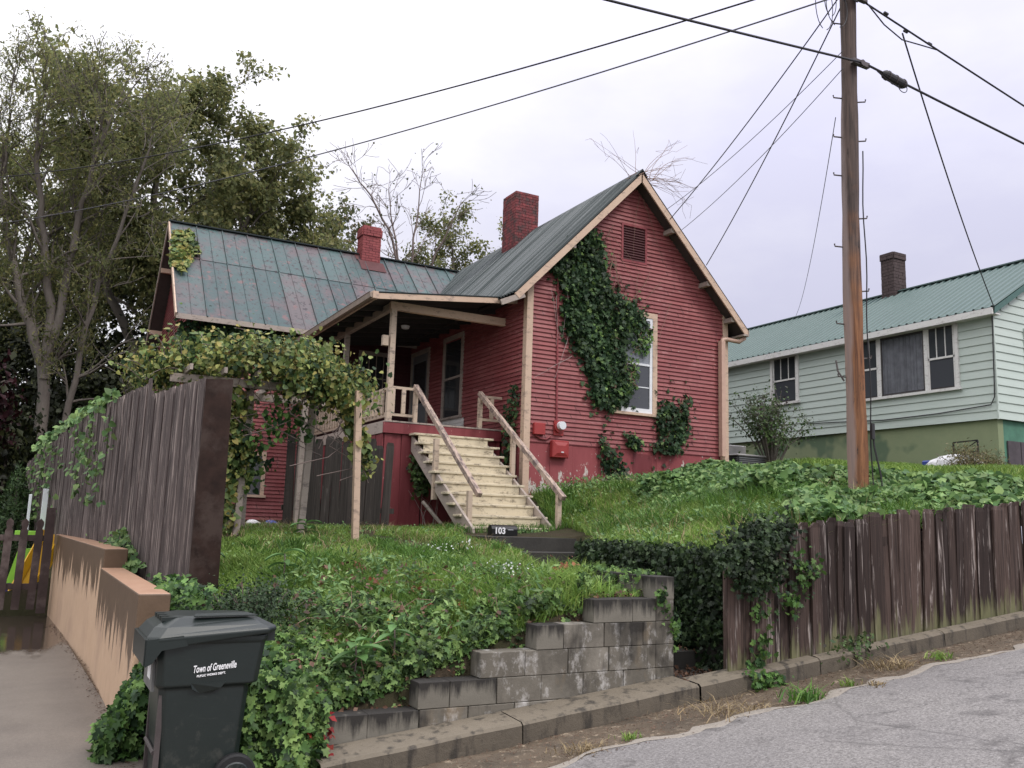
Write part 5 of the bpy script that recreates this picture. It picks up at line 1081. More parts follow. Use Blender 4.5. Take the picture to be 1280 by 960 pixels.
m = MB(); m.prism([(.96, 5.90, .962), (1.36, 5.93, .962), (1.30, 5.99, .972), (.98, 5.96, .972)], (0, 0, .006)); m.build('lid_rib', MT['bin'], ld)
m = MB(); m.tube([(1.47, 5.95, .88), (1.47, 6.35, .88)], .018, 10); m.box(1.42, 1.48, 5.93, 5.96, .80, .90); m.box(1.42, 1.48, 6.34, 6.37, .80, .90); m.build('handle', MT['bin'], bn)
for y in (5.865, 6.435):
    wh = MB(); s_ = -1 if y < 6 else 1
    wh.tube([(1.275, y-s_*.04, .115-.115), (1.275, y, .115-.115), (1.275, y+s_*.012, .115-.115)], [.132, .132, .120], 30); wo = wh.build('wheel', MT['tyre'], bn); hb = MB(); hb.tube([(1.275, y+s_*.0125, 0.0), (1.275, y+s_*.020, 0.0)], [.088, .080], 24); hb.tube([(1.275, y+s_*.020, 0.0), (1.275, y+s_*.035, 0.0)], .028, 14)
    for a in np.arange(0, 6.2, 1.047): hb.beam((1.275, y+s_*.022, 0.0), (1.275+.082*math.cos(a), y+s_*.020, 0.0+.082*math.sin(a)), .014, .014, (0, 1, 0))
    hb.build('hub', MT['bin'], wo)
MB().tube([(1.275, 5.9, 0.0), (1.275, 6.4, 0.0)], .012, 8).build('axle', MT['pole_iron'], bn)
rz = math.radians(0)
t1 = text('Town of Greeneville', .050, (.975, 5.862, .632), (math.pi/2, -math.radians(5), 0), 'white_print', bn, 'lettering', .35, .0008, .0009); t1.scale = (.62, 1.2, 1)
t2 = text("PUBLIC WORKS DEP'T.", .018, (1.00, 5.863, .605), (math.pi/2, -math.radians(5), 0), 'white_print', bn, 'lettering', .1, .0008, .0006); t2.scale = (.95, 1, 1)

# white posts and blue bag clutter
for q, (x, y, z0, z1, lab) in enumerate(((.20, 17.6, .9, 1.95, 'broad white post seen through the far end of the tall fence'), (-.03, 17.9, 1.0, 1.85, 'narrow white post to the left of the broad white one'))):
    tag(MB().add(*cbox(x-.045+.02*q, x+.045-.02*q, y-.03, y+.03, z0-.6, z1)).build('white_post', MT['post_white']), lab, 'post')

# ------------------------------------------------------------------ arbour
ar = thing('arbor', (3.1, 12.6, 1.35), 'weathered wooden arbour frame swallowed by yellow-green vine in the front lawn', 'arbor')
for (x, y, xt, zt) in ((2.56, 12.9, 2.62, 3.45), (3.42, 12.7, 3.50, 3.5), (3.70, 14.0, 3.72, 3.5), (2.9, 14.2, 2.9, 3.5)):
    MB().beam((x, y, 1.15), (xt, y, zt), .09, .09, (0, 1, 0)).build('arbor_post', MT['greywood'], ar)
for y in (12.7, 14.1): MB().beam((1.5, y+.1, 3.45), (4.1, y-.1, 3.45), .05, .12).build('arbor_beam', MT['greywood'], ar)
for x in np.arange(1.7, 4.0, .45): MB().beam((x, 12.3, 3.55), (x, 14.5, 3.55), .04, .08).build('arbor_slat', MT['greywood'], ar)
for z in (1.95, 2.25): MB().beam((2.56, 12.95, z), (2.95, 14.1, z+.02), .05, .05).build('arbor_rail', MT['greywood'], ar)
tag(MB().beam((3.93, 11.73, 1.15), (3.83, 11.66, 3.35), .085, .085, (0, 1, 0)).build('thin_post', MT['trim']), 'thin clean pinkish post standing in the lawn in front of the red porch skirt', 'post')
bb = thing('rubbish_heap', (3.7, 16.0, 1.4), 'blue and white plastic bags in the weeds behind the arbour', 'bags')
for i, (x, y, mt_) in enumerate(((3.75, 15.9, 'tarp_blue'), (3.45, 16.0, 'tarp_white'))):
    V = []; n = 10; Fc = []
    for a in range(n):
        for b in range(6):
            t = a/n*2*math.pi; ph = b/5*math.pi/2; r_ = .22*(1+.2*math.sin(3*t+b)); r_ *= .7; V.append((x+r_*math.cos(t)*math.cos(ph), y+r_*.7*math.sin(t)*math.cos(ph), 1.40+.13*math.sin(ph)))
    for a in range(n):
        for b in range(5): Fc.append((a*6+b, ((a+1) % n)*6+b, ((a+1) % n)*6+b+1, a*6+b+1))
    mesh_obj('plastic_bag', V, Fc, MT[mt_], bb)
tag(MB().tube([(6.38, 15.3, 1.95), (6.75, 14.9, 1.40)], .035, 7).build('loose_post', MT['greywood']), 'short grey stick leaning on the red skirt boards left of the stairs', 'stick')
V, Fc = cbox(6.72, 6.98, 14.6, 14.85, 1.38, 1.55, .06); tag(mesh_obj('stone', V, Fc, MT['mortar']), 'rounded pale stone in the grass under the stair stringer', 'stone')
tag(MB().beam((2.15, 6.0, .10), (2.3, 5.7, .06), .05, .03).build('litter_scrap', MT['tarp_white']), 'small scrap of white litter on the kerb', 'litter') if False else None

# ------------------------------------------------------------------ grass and ground plants
def gpts(poly, n, lift=0.):
    q = in_poly_sample(poly, n); return np.column_stack([q, ground_h(q[:, 0], q[:, 1])+lift])
def gmask(P):
    P = P[P[:, 2] > -.25]; return P[~inpoly(P[:, :2], [(5.3, 8.9), (5.8, 8.8), (7.8, 11.5), (7.66, 13.0), (6.15, 13.0), (6.05, 11.0)])]
LAWN = [(1.85, 9.3), (2.6, 8.2), (3.2, 7.4), (4.0, 6.48), (4.86, 6.48), (4.86, 8.0), (5.3, 9.0), (6.1, 10.0), (6.2, 11.3), (6.05, 12.9), (6.4, 13.4), (6.3, 15.8), (5.6, 15.85), (5.2, 16.8), (1.3, 16.8), (1.25, 9.6)]
P = gmask(gpts(LAWN, 82000))
P = clumpy(P, .55, -1.1); tag(blades('lawn_grass', P, .085, .010, 'grass', .8), 'bright short unmown grass of the front lawn terrace', 'grass', kind='stuff')
P = clumpy(gmask(gpts([(3.2, 7.2), (3.8, 6.46), (4.9, 6.46), (5.0, 8.2), (4.4, 8.8), (3.4, 8.2)], 9000)), .35, .1)
tag(blades('tall_grass', P, .20, .010, 'grass', .9), 'lush long grass behind the upper steps of the block wall', 'grass', kind='stuff')
P = clumpy(gmask(gpts([(1.9, 9.0), (2.4, 7.0), (3.6, 6.5), (4.2, 6.6), (5.2, 9.4), (5.6, 11), (2, 11)], 16000)), .30, .55)
tag(blades('lawn_tufts', P, .20, .012, 'grass_dark', .9), 'darker coarse tufts and weeds on the lawn bank', 'grass', kind='stuff')
HILL = [(5.86, 6.3), (7.0, 6.16), (8.6, 6.16), (9.4, 7.6), (9.6, 10), (10.4, 12.8), (11.4, 14.8), (8.4, 14.85), (8.1, 13.0), (8.0, 12.2), (7.7, 11.8), (5.88, 8.9)]
P = gmask(gpts(HILL, 52000)); P = clumpy(P, .7, -1.35); tag(blades('hill_grass', P, .165, .012, 'grass', .8), 'long pale green grass on the bank above the ivy wall', 'grass', kind='stuff')
P = clumpy(gmask(gpts(HILL, 16000)), .4, .4); tag(blades('hill_tufts', P, .32, .013, 'grass_dark', .9), 'taller darker grass tufts on the bank right of the stairs', 'grass', kind='stuff')
P = gmask(gpts([(10, 6.16), (19, 6.16), (26, 10), (19.3, 12.3), (19.4, 16), (13.8, 15), (12, 11), (10.3, 8.2)], 46000)); tag(blades('upper_lawn', P, .12, .022, 'grass', .5), 'short mown lawn in front of the mint house', 'grass', kind='stuff')
P = gmask(gpts([(6.0, 12.9), (8.2, 12.9), (8.25, 14.0), (8.0, 15.8), (6.0, 15.8)], 5000)); tag(blades('shade_grass', P, .13, .012, 'grass_dark', .7), 'thin dark grass under and beside the cream stairs', 'grass', kind='stuff')
# broad-leaved cover spilling down from the gable to the plank fence
COV = [(10.9, 14.6), (10.2, 13.6), (9.3, 12.6), (8.6, 11.2), (8.9, 9.3), (8.4, 8.1), (7.3, 7.2), (7.0, 6.3), (7.5, 6.17), (13.2, 6.17), (12.6, 7.2), (11.0, 8.2), (11.2, 10.0), (12.6, 12.2), (14.2, 14.2), (13.6, 15.1), (13.2, 14.85)]
q = in_poly_sample(COV, 36000)
hh = .19+.13*np.sin(q[:, 0]*2.1+1.7*np.sin(q[:, 1]*1.5))+.09*np.sin(q[:, 1]*3.3+q[:, 0]); z = ground_h(q[:, 0], q[:, 1])+np.maximum(hh, .02)*RNG.uniform(.35, 1.0, len(q))**.5+.03
tag(leaves('vine_cover', np.column_stack([q, z]), (-.25, -.45, 1), .085, 'heart', 'cover', droop=.3, jit=.65), 'dense broad-leaved creeping vine covering the slope from the gable to the plank fence', 'ground cover', kind='stuff')
q = in_poly_sample([(8.6, 14.85), (13.2, 14.9), (13.2, 14.2), (8.7, 14.3)], 900); z = ground_h(q[:, 0], q[:, 1])+RNG.uniform(.05, .28, len(q))
tag(leaves('foundation_weeds', np.column_stack([q, z]), (0, -1, .6), .07, 'dia', 'cover'), 'small weeds along the foot of the red gable', 'weeds', kind='stuff')
# mixed ivy and weeds on the bank above the block wall
BANK = [(1.80, 6.47), (3.9, 6.47), (3.7, 6.9), (2.9, 7.5), (2.4, 8.1), (1.7, 8.5), (1.35, 8.3), (1.5, 7.0)]
q = clumpy(in_poly_sample(BANK, 14500), .28, -.75); z = ground_h(q[:, 0], q[:, 1]); z = np.where(z < -.3, H(q[:, 0], q[:, 1]), z)+RNG.uniform(.02, .16, len(q))
tag(leaves('bank_ivy', np.column_stack([q, z]), (-.15, -.9, .8), .054, 'ivy', 'ivy_bank', droop=.5, jit=.6), 'mixed dark and bright ivy covering the lower bank behind the block wall', 'ivy', kind='stuff')
P = gmask(gpts([(1.85, 6.8), (3.2, 6.48), (4.1, 6.48), (4.3, 8.2), (2.6, 9.6), (1.5, 9.6), (1.6, 8.2)], 26000)); tag(blades('bank_grass', P, .15, .010, 'grass', .9), 'scruffy yellow-green grass on the slope above the block wall', 'grass', kind='stuff')
q = clumpy(in_poly_sample([(2.0, 6.6), (3.9, 6.5), (4.5, 7.2), (3.5, 8.6), (2.1, 9.0)], 3600), .25, 0.); z = H(q[:, 0], q[:, 1])+RNG.uniform(.08, .24, len(q))
tag(leaves('bank_weeds', np.column_stack([q, z]), (0, -.6, 1), .075, 'slim', 'cover', droop=.0, jit=.8), 'narrow-leaved pale weeds among the ivy on the bank', 'weeds', kind='stuff')
def mass(name, c, rad, n, size, tpl, mat, label, cat, clumps=40, tight=.22, kind=None, parent=None, droop=.5, lower=-.5, core=True):
    c = np.array(c); rad = np.array(rad); d = norm(RNG.normal(0, 1, (clumps, 3))); d[:, 2] = np.maximum(d[:, 2], lower); cc = c+d*rad*RNG.uniform(.55, .95, (clumps, 1))
    i = RNG.integers(0, clumps, n); P = cc[i]+RNG.normal(0, 1, (n, 3))*rad*tight; nr = (P-c)/rad; o = leaves(name, P, nr, size, tpl, MT_ and mat, parent, kind, droop, .6)
    return tag(o, label, cat) if label else o
MT_ = True
# bank left end behind the bin
q = in_poly_sample([(.96, 6.05), (1.86, 6.05), (1.9, 6.6), (1.7, 7.6), (1.3, 8.2), (1.0, 7.6)], 6500); z = H(q[:, 0], q[:, 1])
n = len(q); t = RNG.uniform(0, 1, n)**.7; base = np.interp(q[:, 1], [6.05, 6.35, 7.0, 8.2], [.02, .25, .55, .75]); z = np.maximum(z, -.12)+(base-np.maximum(z, -.12)).clip(0)*t+.04
P = np.column_stack([q, z]); tag(leaves('bank_ivy', P, (-.2, -1, .5), .062, 'ivy', 'ivy_bright', droop=.7, jit=.5), 'bright green ivy tumbling down the bank right behind the wheelie bin', 'ivy', kind='stuff')
q = RNG.uniform(0, 1, (5200, 3)); P = np.column_stack([1.36+.56*q[:, 0], 6.02+.4*q[:, 1]+.1*np.sin(q[:, 0]*9), -.12+.72*q[:, 2]*(1-.3*q[:, 0])]); 
tag(leaves('hanging_ivy', P, (-.1, -1, .25), .058, 'ivy', 'ivy_bank', droop=.9, jit=.5), 'thick mixed ivy between the wheelie bin and the left end of the block wall', 'ivy', kind='stuff')
q = RNG.uniform(0, 1, (1700, 3)); P = np.column_stack([.55+.40*q[:, 0], 6.75+.42*q[:, 1], -.08+(.20+.75*q[:, 0]**1.3)*q[:, 2]])
tag(leaves('wall_end_ivy', P, (-.6, -.8, .3), .062, 'ivy', 'ivy_bright', droop=.9), 'ivy spilling round the near end of the tan driveway wall left of the bin', 'ivy')
q = RNG.uniform(0, 1, (900, 3)); P = np.column_stack([.98+.35*q[:, 0], 7.2+1.5*q[:, 1], .75+.30*q[:, 2]])
tag(leaves('wall_top_ivy', P, (-.3, -.6, .8), .055, 'ivy', 'ivy_bright', droop=.5), 'ivy peeping over the near section of the tan driveway wall', 'ivy')
q = RNG.uniform(0, 1, (1500, 3)); yy = 10.4+5.4*q[:, 1]; P = np.column_stack([.94-.05*(yy-10.5)+.16*q[:, 0], yy, 1.0+.42*q[:, 2]*(.5+.5*np.sin(yy*2.3))])
tag(leaves('wall_top_weeds', P, (-.5, -.5, .6), .075, 'dia', 'cover', droop=.3), 'pale weeds growing behind the far section of the tan driveway wall', 'weeds')
# boxwood-like shrub
bs = thing('round_shrub', (1.75, 7.8, .6), 'dark small-leaved shrub on the lawn corner just beyond the bin lid', 'shrub')
d = RNG.normal(0, 1, (70, 3)); d[:, 2] = np.abs(d[:, 2]); d = norm(d); tips = np.array([1.78, 7.75, .55])+d*np.array([.50, .40, .56])*RNG.uniform(.75, 1.05, (70, 1))
m = MB(); [m.tube([(1.75, 7.8, .45), tuple((np.array([1.75, 7.8, .45])+t)/2+RNG.normal(0, .03, 3)), tuple(t)], [.012, .008, .003], 4, False) for t in tips]; m.build('stems', MT['twig'], bs)
i = RNG.integers(0, 70, 9500); u = RNG.uniform(.45, 1.05, (9500, 1)); P = np.array([1.75, 7.8, .5])*(1-u)+tips[i]*u+RNG.normal(0, .055, (9500, 3)); leaves('foliage', P, P-np.array([1.75, 7.8, .5]), .028, 'dia', 'boxwood', bs, droop=-.3)
# big-leaved weeds
def broad_plant(name, x, y, n, ln, label, hz=None, mat='big_leaf'):
    z = h1(x, y) if hz is None else hz; r = thing(name, (x, y, z), label, 'plant'); m = MB(); m.tube([(x, y, z-.02), (x+.01, y-.01, z+.12), (x, y-.02, z+.24)], .007, 5); m.build('stem', MT['twig'], r)
    for k in range(n):
        a = k*2.4+RNG.uniform(-.2, .2); el = RNG.uniform(.1, .6); L_ = ln*RNG.uniform(.75, 1.1); W = L_*.24; dx = Vector((math.cos(a), math.sin(a), 0)); s = Vector((-dx.y, dx.x, 0)); b = Vector((x, y, z+.08+.17*k/n)); V = []; Fc = []
        for i in range(6):
            t = i/5; wv = W*math.sin(math.pi*min(1, t*.94+.05))**.8; c = b+dx*(L_*t)+Vector((0, 0, L_*(math.sin(el)*t-.55*t*t)+.03)); V += [c+s*wv+Vector((0, 0, .02)), c, c-s*wv+Vector((0, 0, .02))]
        for i in range(5): Fc += [(3*i, 3*i+1, 3*i+4, 3*i+3), (3*i+1, 3*i+2, 3*i+5, 3*i+4)]
        mesh_obj('leaf', V, Fc, MT[mat], r, smooth=True)
broad_plant('broadleaf_weed', 2.28, 6.66, 9, .23, 'large pale green broad-leaved weed above the lowest course of the block wall', .40)
broad_plant('broadleaf_weed', 2.62, 6.75, 8, .19, 'medium broad-leaved weed just right of the large pale one on the bank', .50)
broad_plant('broadleaf_weed', 1.62, 9.45, 8, .24, 'blue-green broad-leaved plant at the foot of the tall fence end board', 1.0)
broad_plant('broadleaf_weed', 3.40, 12.35, 7, .26, 'leafy dark green plant at the foot of the arbour post', 1.28)
broad_plant('broadleaf_weed', 2.22, 8.75, 6, .20, 'pale broad-leaved plant in the grass behind the dark small-leaved shrub', 1.0)
def sprinkle(name, pts, n, sp, size, mat, label, cat, tpl='dia'):
    pts = np.array(pts, float); i = RNG.integers(0, len(pts), n); P = pts[i]+RNG.normal(0, 1, (n, 3))*np.array(sp); return tag(leaves(name, P, (0, -.6, 1), size, tpl, mat, droop=.3, jit=.7), label, cat)
gp = lambda L_: [(x, y, h1(x, y)+h) for x, y, h in L_]
sprinkle('red_creeper', gp([(4.70, 7.55, .16)]), 34, (.07, .07, .05), .05, 'orange_leaf', 'orange-red leafy sprig beside the top of the block wall return', 'creeper')
sprinkle('orange_weeds', gp([(2.45, 7.7, .12), (2.9, 7.95, .12), (3.15, 7.6, .12), (3.4, 7.9, .1), (3.1, 7.2, .1), (3.35, 7.1, .1), (2.95, 8.6, .1), (3.6, 7.5, .1)]), 150, (.045, .05, .03), .048, 'orange_leaf', 'scattered orange-red leaf sprigs on the lawn bank', 'weeds')
sprinkle('white_flowers', gp([(4.0, 7.7, .22), (4.1, 7.3, .25), (3.95, 7.35, .22), (4.2, 9.6, .16), (4.6, 9.7, .16), (5.0, 10.2, .16)]), 80, (.09, .10, .03), .026, 'flower', 'tiny white flowers in the lawn grass', 'flowers')
sprinkle('red_creeper', [(1.86, 6.22, .30), (1.90, 6.22, .20), (1.80, 6.2, .12), (1.84, 6.18, .02), (1.93, 6.24, .1)], 130, (.05, .03, .06), .052, 'red_leaf', 'deep red creeper over the left end of the block wall', 'creeper')
sprinkle('yellow_leaf', [(2.72, 7.15, .78)], 5, (.02, .02, .01), .05, 'yellow_leaf', 'single bright yellow leaf in the bank ivy', 'leaf')
q = in_poly_sample([(2.0, 6.49), (4.85, 6.49), (4.85, 6.62), (2.0, 6.62)], 900); sprinkle('leaf_litter', np.column_stack([q, np.interp(q[:, 0], [2, 2.64, 2.66, 3.15, 3.17, 3.65, 3.67, 4.2, 4.22, 4.9], [.22, .22, .42, .42, .61, .61, .81, .81, 1.0, 1.0])]), 900, (.02, .04, .02), .035, 'litter', 'brown twig and leaf litter along the back of the block wall tops', 'litter')
q = in_poly_sample([(5.1, 6.1), (5.7, 6.1), (5.7, 7.2), (5.1, 7.2)], 500); sprinkle('leaf_litter', np.column_stack([q, np.where(q[:, 1] < 6.75, .31, .47)]), 500, (.02, .02, .01), .04, 'litter', 'brown leaf litter on the entry landing between the walls', 'litter')
# gutter and kerb: dry grass, green tufts
def tuft(x, y, n, h, wd, mat, label, sp=.07, lean=1.2, z=None):
    zz = (.115*x-.335+(curbz(x)-.15-(.115*x-.315))*max(0, (y-5.12)/.9)) if z is None else z
    P = np.column_stack([RNG.normal(x, sp, n), RNG.normal(y, sp*.6, n), np.full(n, zz)]); return tag(blades('grass_tuft', P, h, wd, mat, lean), label, 'grass tuft')
tuft(5.55, 5.27, 120, .11, .014, 'grass_dark', 'biggest green grass tuft at the asphalt edge below the fence', .09)
tuft(6.15, 5.38, 50, .06, .010, 'grass', 'small green tuft in the gutter right of the biggest one', .06)
tuft(7.55, 5.50, 60, .08, .010, 'grass', 'green tuft near the kerb at the right edge of the photo', .08)
tuft(3.95, 5.42, 40, .05, .010, 'grass', 'little green tuft in the gutter below the end of the block wall', .05)
tuft(6.25, 5.15, 60, .04, .012, 'dry_grass', 'low tan tuft growing out of the asphalt crack', .07)
tuft(7.0, 5.62, 170, .10, .008, 'dry_grass', 'straw-coloured grass heap in the gutter under the fence middle', .16, 2.)
tuft(5.0, 5.45, 260, .07, .007, 'dry_grass', 'dry tan grass strewn along the gutter by the landing', .26, 2.2)
tuft(3.55, 5.38, 130, .06, .007, 'dry_grass', 'small dry straw heap in the gutter below the block wall', .13, 2.2)
n = 3600; x = RNG.uniform(1.9, 11, n); y = 5.15+.78*RNG.uniform(0, 1, n)**.8; tag(leaves('gutter_debris', np.column_stack([x, y, (.115*x-.335)*(1-(y-5.12)/.9)+(curbz(x)-.15)*(y-5.12)/.9+.012]), (0, 0, 1), .022, 'slim', 'litter', jit=.15), 'fine brown leaf and twig debris along the gutter', 'debris', kind='stuff')
n = 500; y = RNG.uniform(6.5, 15, n); x = np.where(y < 10.5, .765-.0152*(y-7.2), .735-.0586*(y-10.5))-np.abs(RNG.normal(0, .05, n))-.01; k = x < .9; tag(leaves('driveway_debris', np.column_stack([x, y, np.full(n, -.066)])[k], (0, 0, 1), .028, 'slim', 'litter', jit=.15), 'leaf debris along the foot of the tan driveway wall', 'debris', kind='stuff')
P = np.column_stack([RNG.normal(6.95, .16, 220), RNG.uniform(5.9, 6.04, 220), np.zeros(220)]); P[:, 2] = .105*P[:, 0]-.205+RNG.uniform(-.08, .14, 220)
tag(leaves('kerb_creeper', P, (0, -1, .5), .045, 'dia', 'shrub_leaf'), 'small creeper hanging over the kerb under the middle of the plank fence', 'creeper')
P = np.column_stack([RNG.normal(5.75, .10, 260), RNG.uniform(5.85, 6.04, 260), RNG.uniform(.25, .40, 260)]); tag(leaves('kerb_ivy', P, (0, -1, .6), .045, 'ivy', 'ivy_bright'), 'ivy trailing over the kerb at the left end of the plank fence', 'ivy')

# ------------------------------------------------------------------ ivy on the entry walls and fence
n = 10500; y = RNG.uniform(6.2, 8.9, n); z = RNG.uniform(.28, 1.42, n); P = np.column_stack([5.75-np.abs(RNG.normal(.05, .04, n)), y, z])
P = P[~((P[:, 1] < 6.8) & (P[:, 2] < .62) & (RNG.uniform(0, 1, n) < .6))]
t = RNG.uniform(0, 1, 3600); P2 = np.column_stack([5.78+1.9*t-.05, 8.9+2.8*t-.03, RNG.uniform(.8, 1.38, 3600)]); P3 = np.column_stack([RNG.uniform(5.72, 6.0, 1500), RNG.uniform(6.2, 8.9, 1500), RNG.uniform(1.26, 1.40, 1500)+.07*np.abs(np.sin(np.arange(1500)*1.7))])
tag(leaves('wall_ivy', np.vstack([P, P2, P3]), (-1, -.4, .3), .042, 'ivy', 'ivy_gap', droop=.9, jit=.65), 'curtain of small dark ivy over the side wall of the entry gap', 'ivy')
blob = [(5.55, 6.02, 1.30), (5.75, 6.0, 1.42), (5.95, 6.0, 1.52), (5.68, 6.0, 1.15), (5.9, 5.98, 1.28), (6.05, 6.02, 1.62), (5.6, 6.1, 1.45), (5.82, 6.1, 1.6)]
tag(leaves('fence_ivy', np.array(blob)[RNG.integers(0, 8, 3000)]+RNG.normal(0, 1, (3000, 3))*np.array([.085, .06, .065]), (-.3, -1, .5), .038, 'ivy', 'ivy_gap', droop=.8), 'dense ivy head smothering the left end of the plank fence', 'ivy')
trail = np.array([(6.0, 6.02, 1.15), (6.12, 6.02, 1.0), (6.22, 6.02, .95), (6.35, 6.02, 1.12), (6.45, 6.02, 1.25), (6.3, 6.02, 1.35), (5.80, 6.02, .9), (5.84, 6.02, .65), (5.78, 6.02, .5)])
tag(leaves('fence_ivy_trail', trail[RNG.integers(0, 9, 330)]+RNG.normal(0, 1, (330, 3))*np.array([.07, .02, .07]), (0, -1, .3), .048, 'ivy', 'ivy_bright', droop=.8), 'bright ivy trails straying across the first planks of the fence', 'ivy', kind='stuff')
P = np.column_stack([RNG.uniform(4.45, 5.02, 520), RNG.uniform(6.45, 6.9, 520), np.zeros(520)]); P[:, 2] = np.where(RNG.uniform(0, 1, 520) < .5, 1.2, RNG.uniform(.99, 1.2, 520)); P[:, 0] = np.where(P[:, 2] > 1.19, RNG.uniform(4.85, 5.08, 520), RNG.uniform(4.66, 4.87, 520)); P[:, 1] = RNG.uniform(6.5, 7.8, 520)
tag(leaves('return_wall_ivy', P, (-1, -.5, .4), .045, 'ivy', 'ivy_bank'), 'ivy sprays along the return wall at the right end of the block wall', 'ivy')
P = np.array([(4.9, 6.28, .98), (4.96, 6.28, .9), (4.93, 6.28, 1.05), (5.05, 6.28, .8), (5.07, 6.3, .7)])[RNG.integers(0, 5, 90)]+RNG.normal(0, 1, (90, 3))*np.array([.03, .01, .05]); tag(leaves('corner_ivy', P, (0, -1, .3), .045, 'ivy', 'ivy_bright'), 'short ivy strand over the corner of the block wall by the gap', 'ivy')

# ------------------------------------------------------------------ ivy on the houses
def wall_ivy(poly, n, y, size, mat, label, name='ivy_patch', axis='y', thick=.10, nr=(0, -1, .35), tpl='ivy', vines=6):
    q = in_poly_sample(poly, n); off = np.abs(RNG.normal(0, thick*.7, n))
    P = np.column_stack([q[:, 0], y-off, q[:, 1]]) if axis == 'y' else np.column_stack([y-off, q[:, 0], q[:, 1]])
    P += RNG.normal(0, .02, P.shape); P = clumpy(P[:, [0, 2, 1]], .22, -1.55)[:, [0, 2, 1]] if n > 500 and axis == 'y' else P
    if axis == 'y' and n > 200:                       # ragged fringe of single leaves beyond the dense part
        k_ = n//12; e_ = np.array(poly)[RNG.integers(0, len(poly), k_)]; P = np.vstack([P, np.column_stack([e_[:, 0]+RNG.normal(0, .09, k_), y-np.abs(RNG.normal(0, .02, k_)), e_[:, 1]+RNG.normal(0, .16, k_)])])
    r = thing(name, tuple(P.mean(0)), label, 'ivy'); j_ = RNG.uniform(0, 1, len(P)) < .86; leaves('foliage', P[j_], nr, size, tpl, mat, r, droop=.9, jit=.5); leaves('young_foliage', P[~j_]+np.array([0, -.04, 0]), nr, size*.8, tpl, 'ivy_bank', r, droop=.9, jit=.5); m = MB(); pp = np.array(poly); lo = pp[:, 1].min(); c = pp.mean(0)
    for k in range(vines):
        a = pp[RNG.integers(len(pp))]*.9+c*.1; pts = []
        for i in range(7):
            t = i/6; u = a[0]*(1-t)+c[0]*t+.06*math.sin(i*1.9+k); v = a[1]*(1-t)+c[1]*t; pts.append((u, y-.035, v) if axis == 'y' else (y-.035, u, v))
        m.tube(pts, .008, 4, False)
    m.build('stems', MT['dry_vine'], r); return r
IM = [(9.76, 7.75), (9.95, 7.60), (10.10, 7.06), (10.22, 6.73), (10.46, 6.56), (10.6, 6.3), (10.85, 6.28), (11.1, 6.12), (11.19, 5.97), (10.96, 5.76), (10.72, 5.59), (10.62, 5.23), (10.62, 4.8), (10.79, 4.57), (10.83, 4.32), (10.57, 4.13), (10.31, 3.97), (10.1, 4.05), (9.83, 4.20), (9.87, 4.48), (9.73, 4.72), (9.68, 4.96), (9.50, 5.11), (9.38, 5.34), (9.26, 5.49), (9.18, 5.73), (9.14, 5.98), (9.17, 6.2), (9.09, 6.39), (9.0, 6.63), (8.80, 6.72), (9.0, 6.97), (9.28, 7.19), (9.45, 7.39)]
wall_ivy(IM, 7200, 14.97, .088, 'ivy_dark', 'largest dark ivy mass climbing the red gable left of the window')
wall_ivy([(11.5, 4.13), (11.63, 4.31), (11.89, 4.28), (12.04, 4.17), (12.32, 4.46), (12.41, 4.3), (12.37, 3.85), (12.32, 3.53), (12.15, 3.23), (11.89, 3.16), (11.61, 3.18), (11.4, 3.26), (11.55, 3.53), (11.5, 3.78)], 900, 14.97, .08, 'ivy_dark', 'rounded ivy patch low on the gable right of the window')
wall_ivy([(10.08, 3.45), (10.2, 3.38), (10.3, 3.19), (10.48, 3.12), (10.64, 2.88), (10.73, 2.5), (10.65, 2.3), (10.49, 2.55), (10.29, 2.7), (10.09, 2.93)], 340, 14.95, .085, 'ivy_dark', 'narrow ivy strand on the foundation below the gable window')
wall_ivy([(10.67, 3.58), (10.88, 3.55), (11.09, 3.33), (10.99, 3.19), (10.8, 3.26)], 130, 14.95, .085, 'ivy_dark', 'smallest ivy tuft at the foot of the gable siding')
wall_ivy([(10.95, 5.9), (11.33, 5.86), (11.33, 5.5), (11.2, 5.17), (11.05, 5.35), (10.85, 5.2), (10.8, 5.6)], 150, 14.92, .075, 'ivy_bright', 'thin bright ivy hanging across the gable window glass', thick=.04)
wall_ivy([(10.6, 4.2), (10.95, 4.5), (11.0, 5.1), (10.6, 5.2)], 170, 14.93, .07, 'ivy_bank', 'sparse ivy shading the lower left window pane', thick=.03)
wall_ivy([(2.53, 6.0), (3.2, 6.05), (4.49, 6.0), (5.87, 6.0), (5.79, 5.79), (4.71, 5.70), (3.42, 5.48), (2.9, 4.9), (2.64, 5.16)], 1300, 21.12, .10, 'ivy_dark', 'ivy strip under the eave of the left wing')
wall_ivy([(6.28, 2.82), (6.49, 2.91), (6.67, 2.69), (6.73, 2.38), (6.61, 2.15), (6.45, 2.09), (6.35, 2.36)], 330, 15.82, .08, 'shrub_leaf', 'small leafy clump on the red skirt boards beside the stairs')
wall_ivy([(15.42, 4.37), (15.15, 4.37), (15.13, 4.01), (15.21, 3.7), (15.2, 3.07), (15.25, 2.3), (15.6, 2.3), (15.69, 3.26), (15.65, 3.74), (15.53, 4.06)], 420, 8.28, .075, 'ivy_dark', 'ivy climbing the corner behind the right stair rail', axis='x', nr=(-1, -.3, .3))
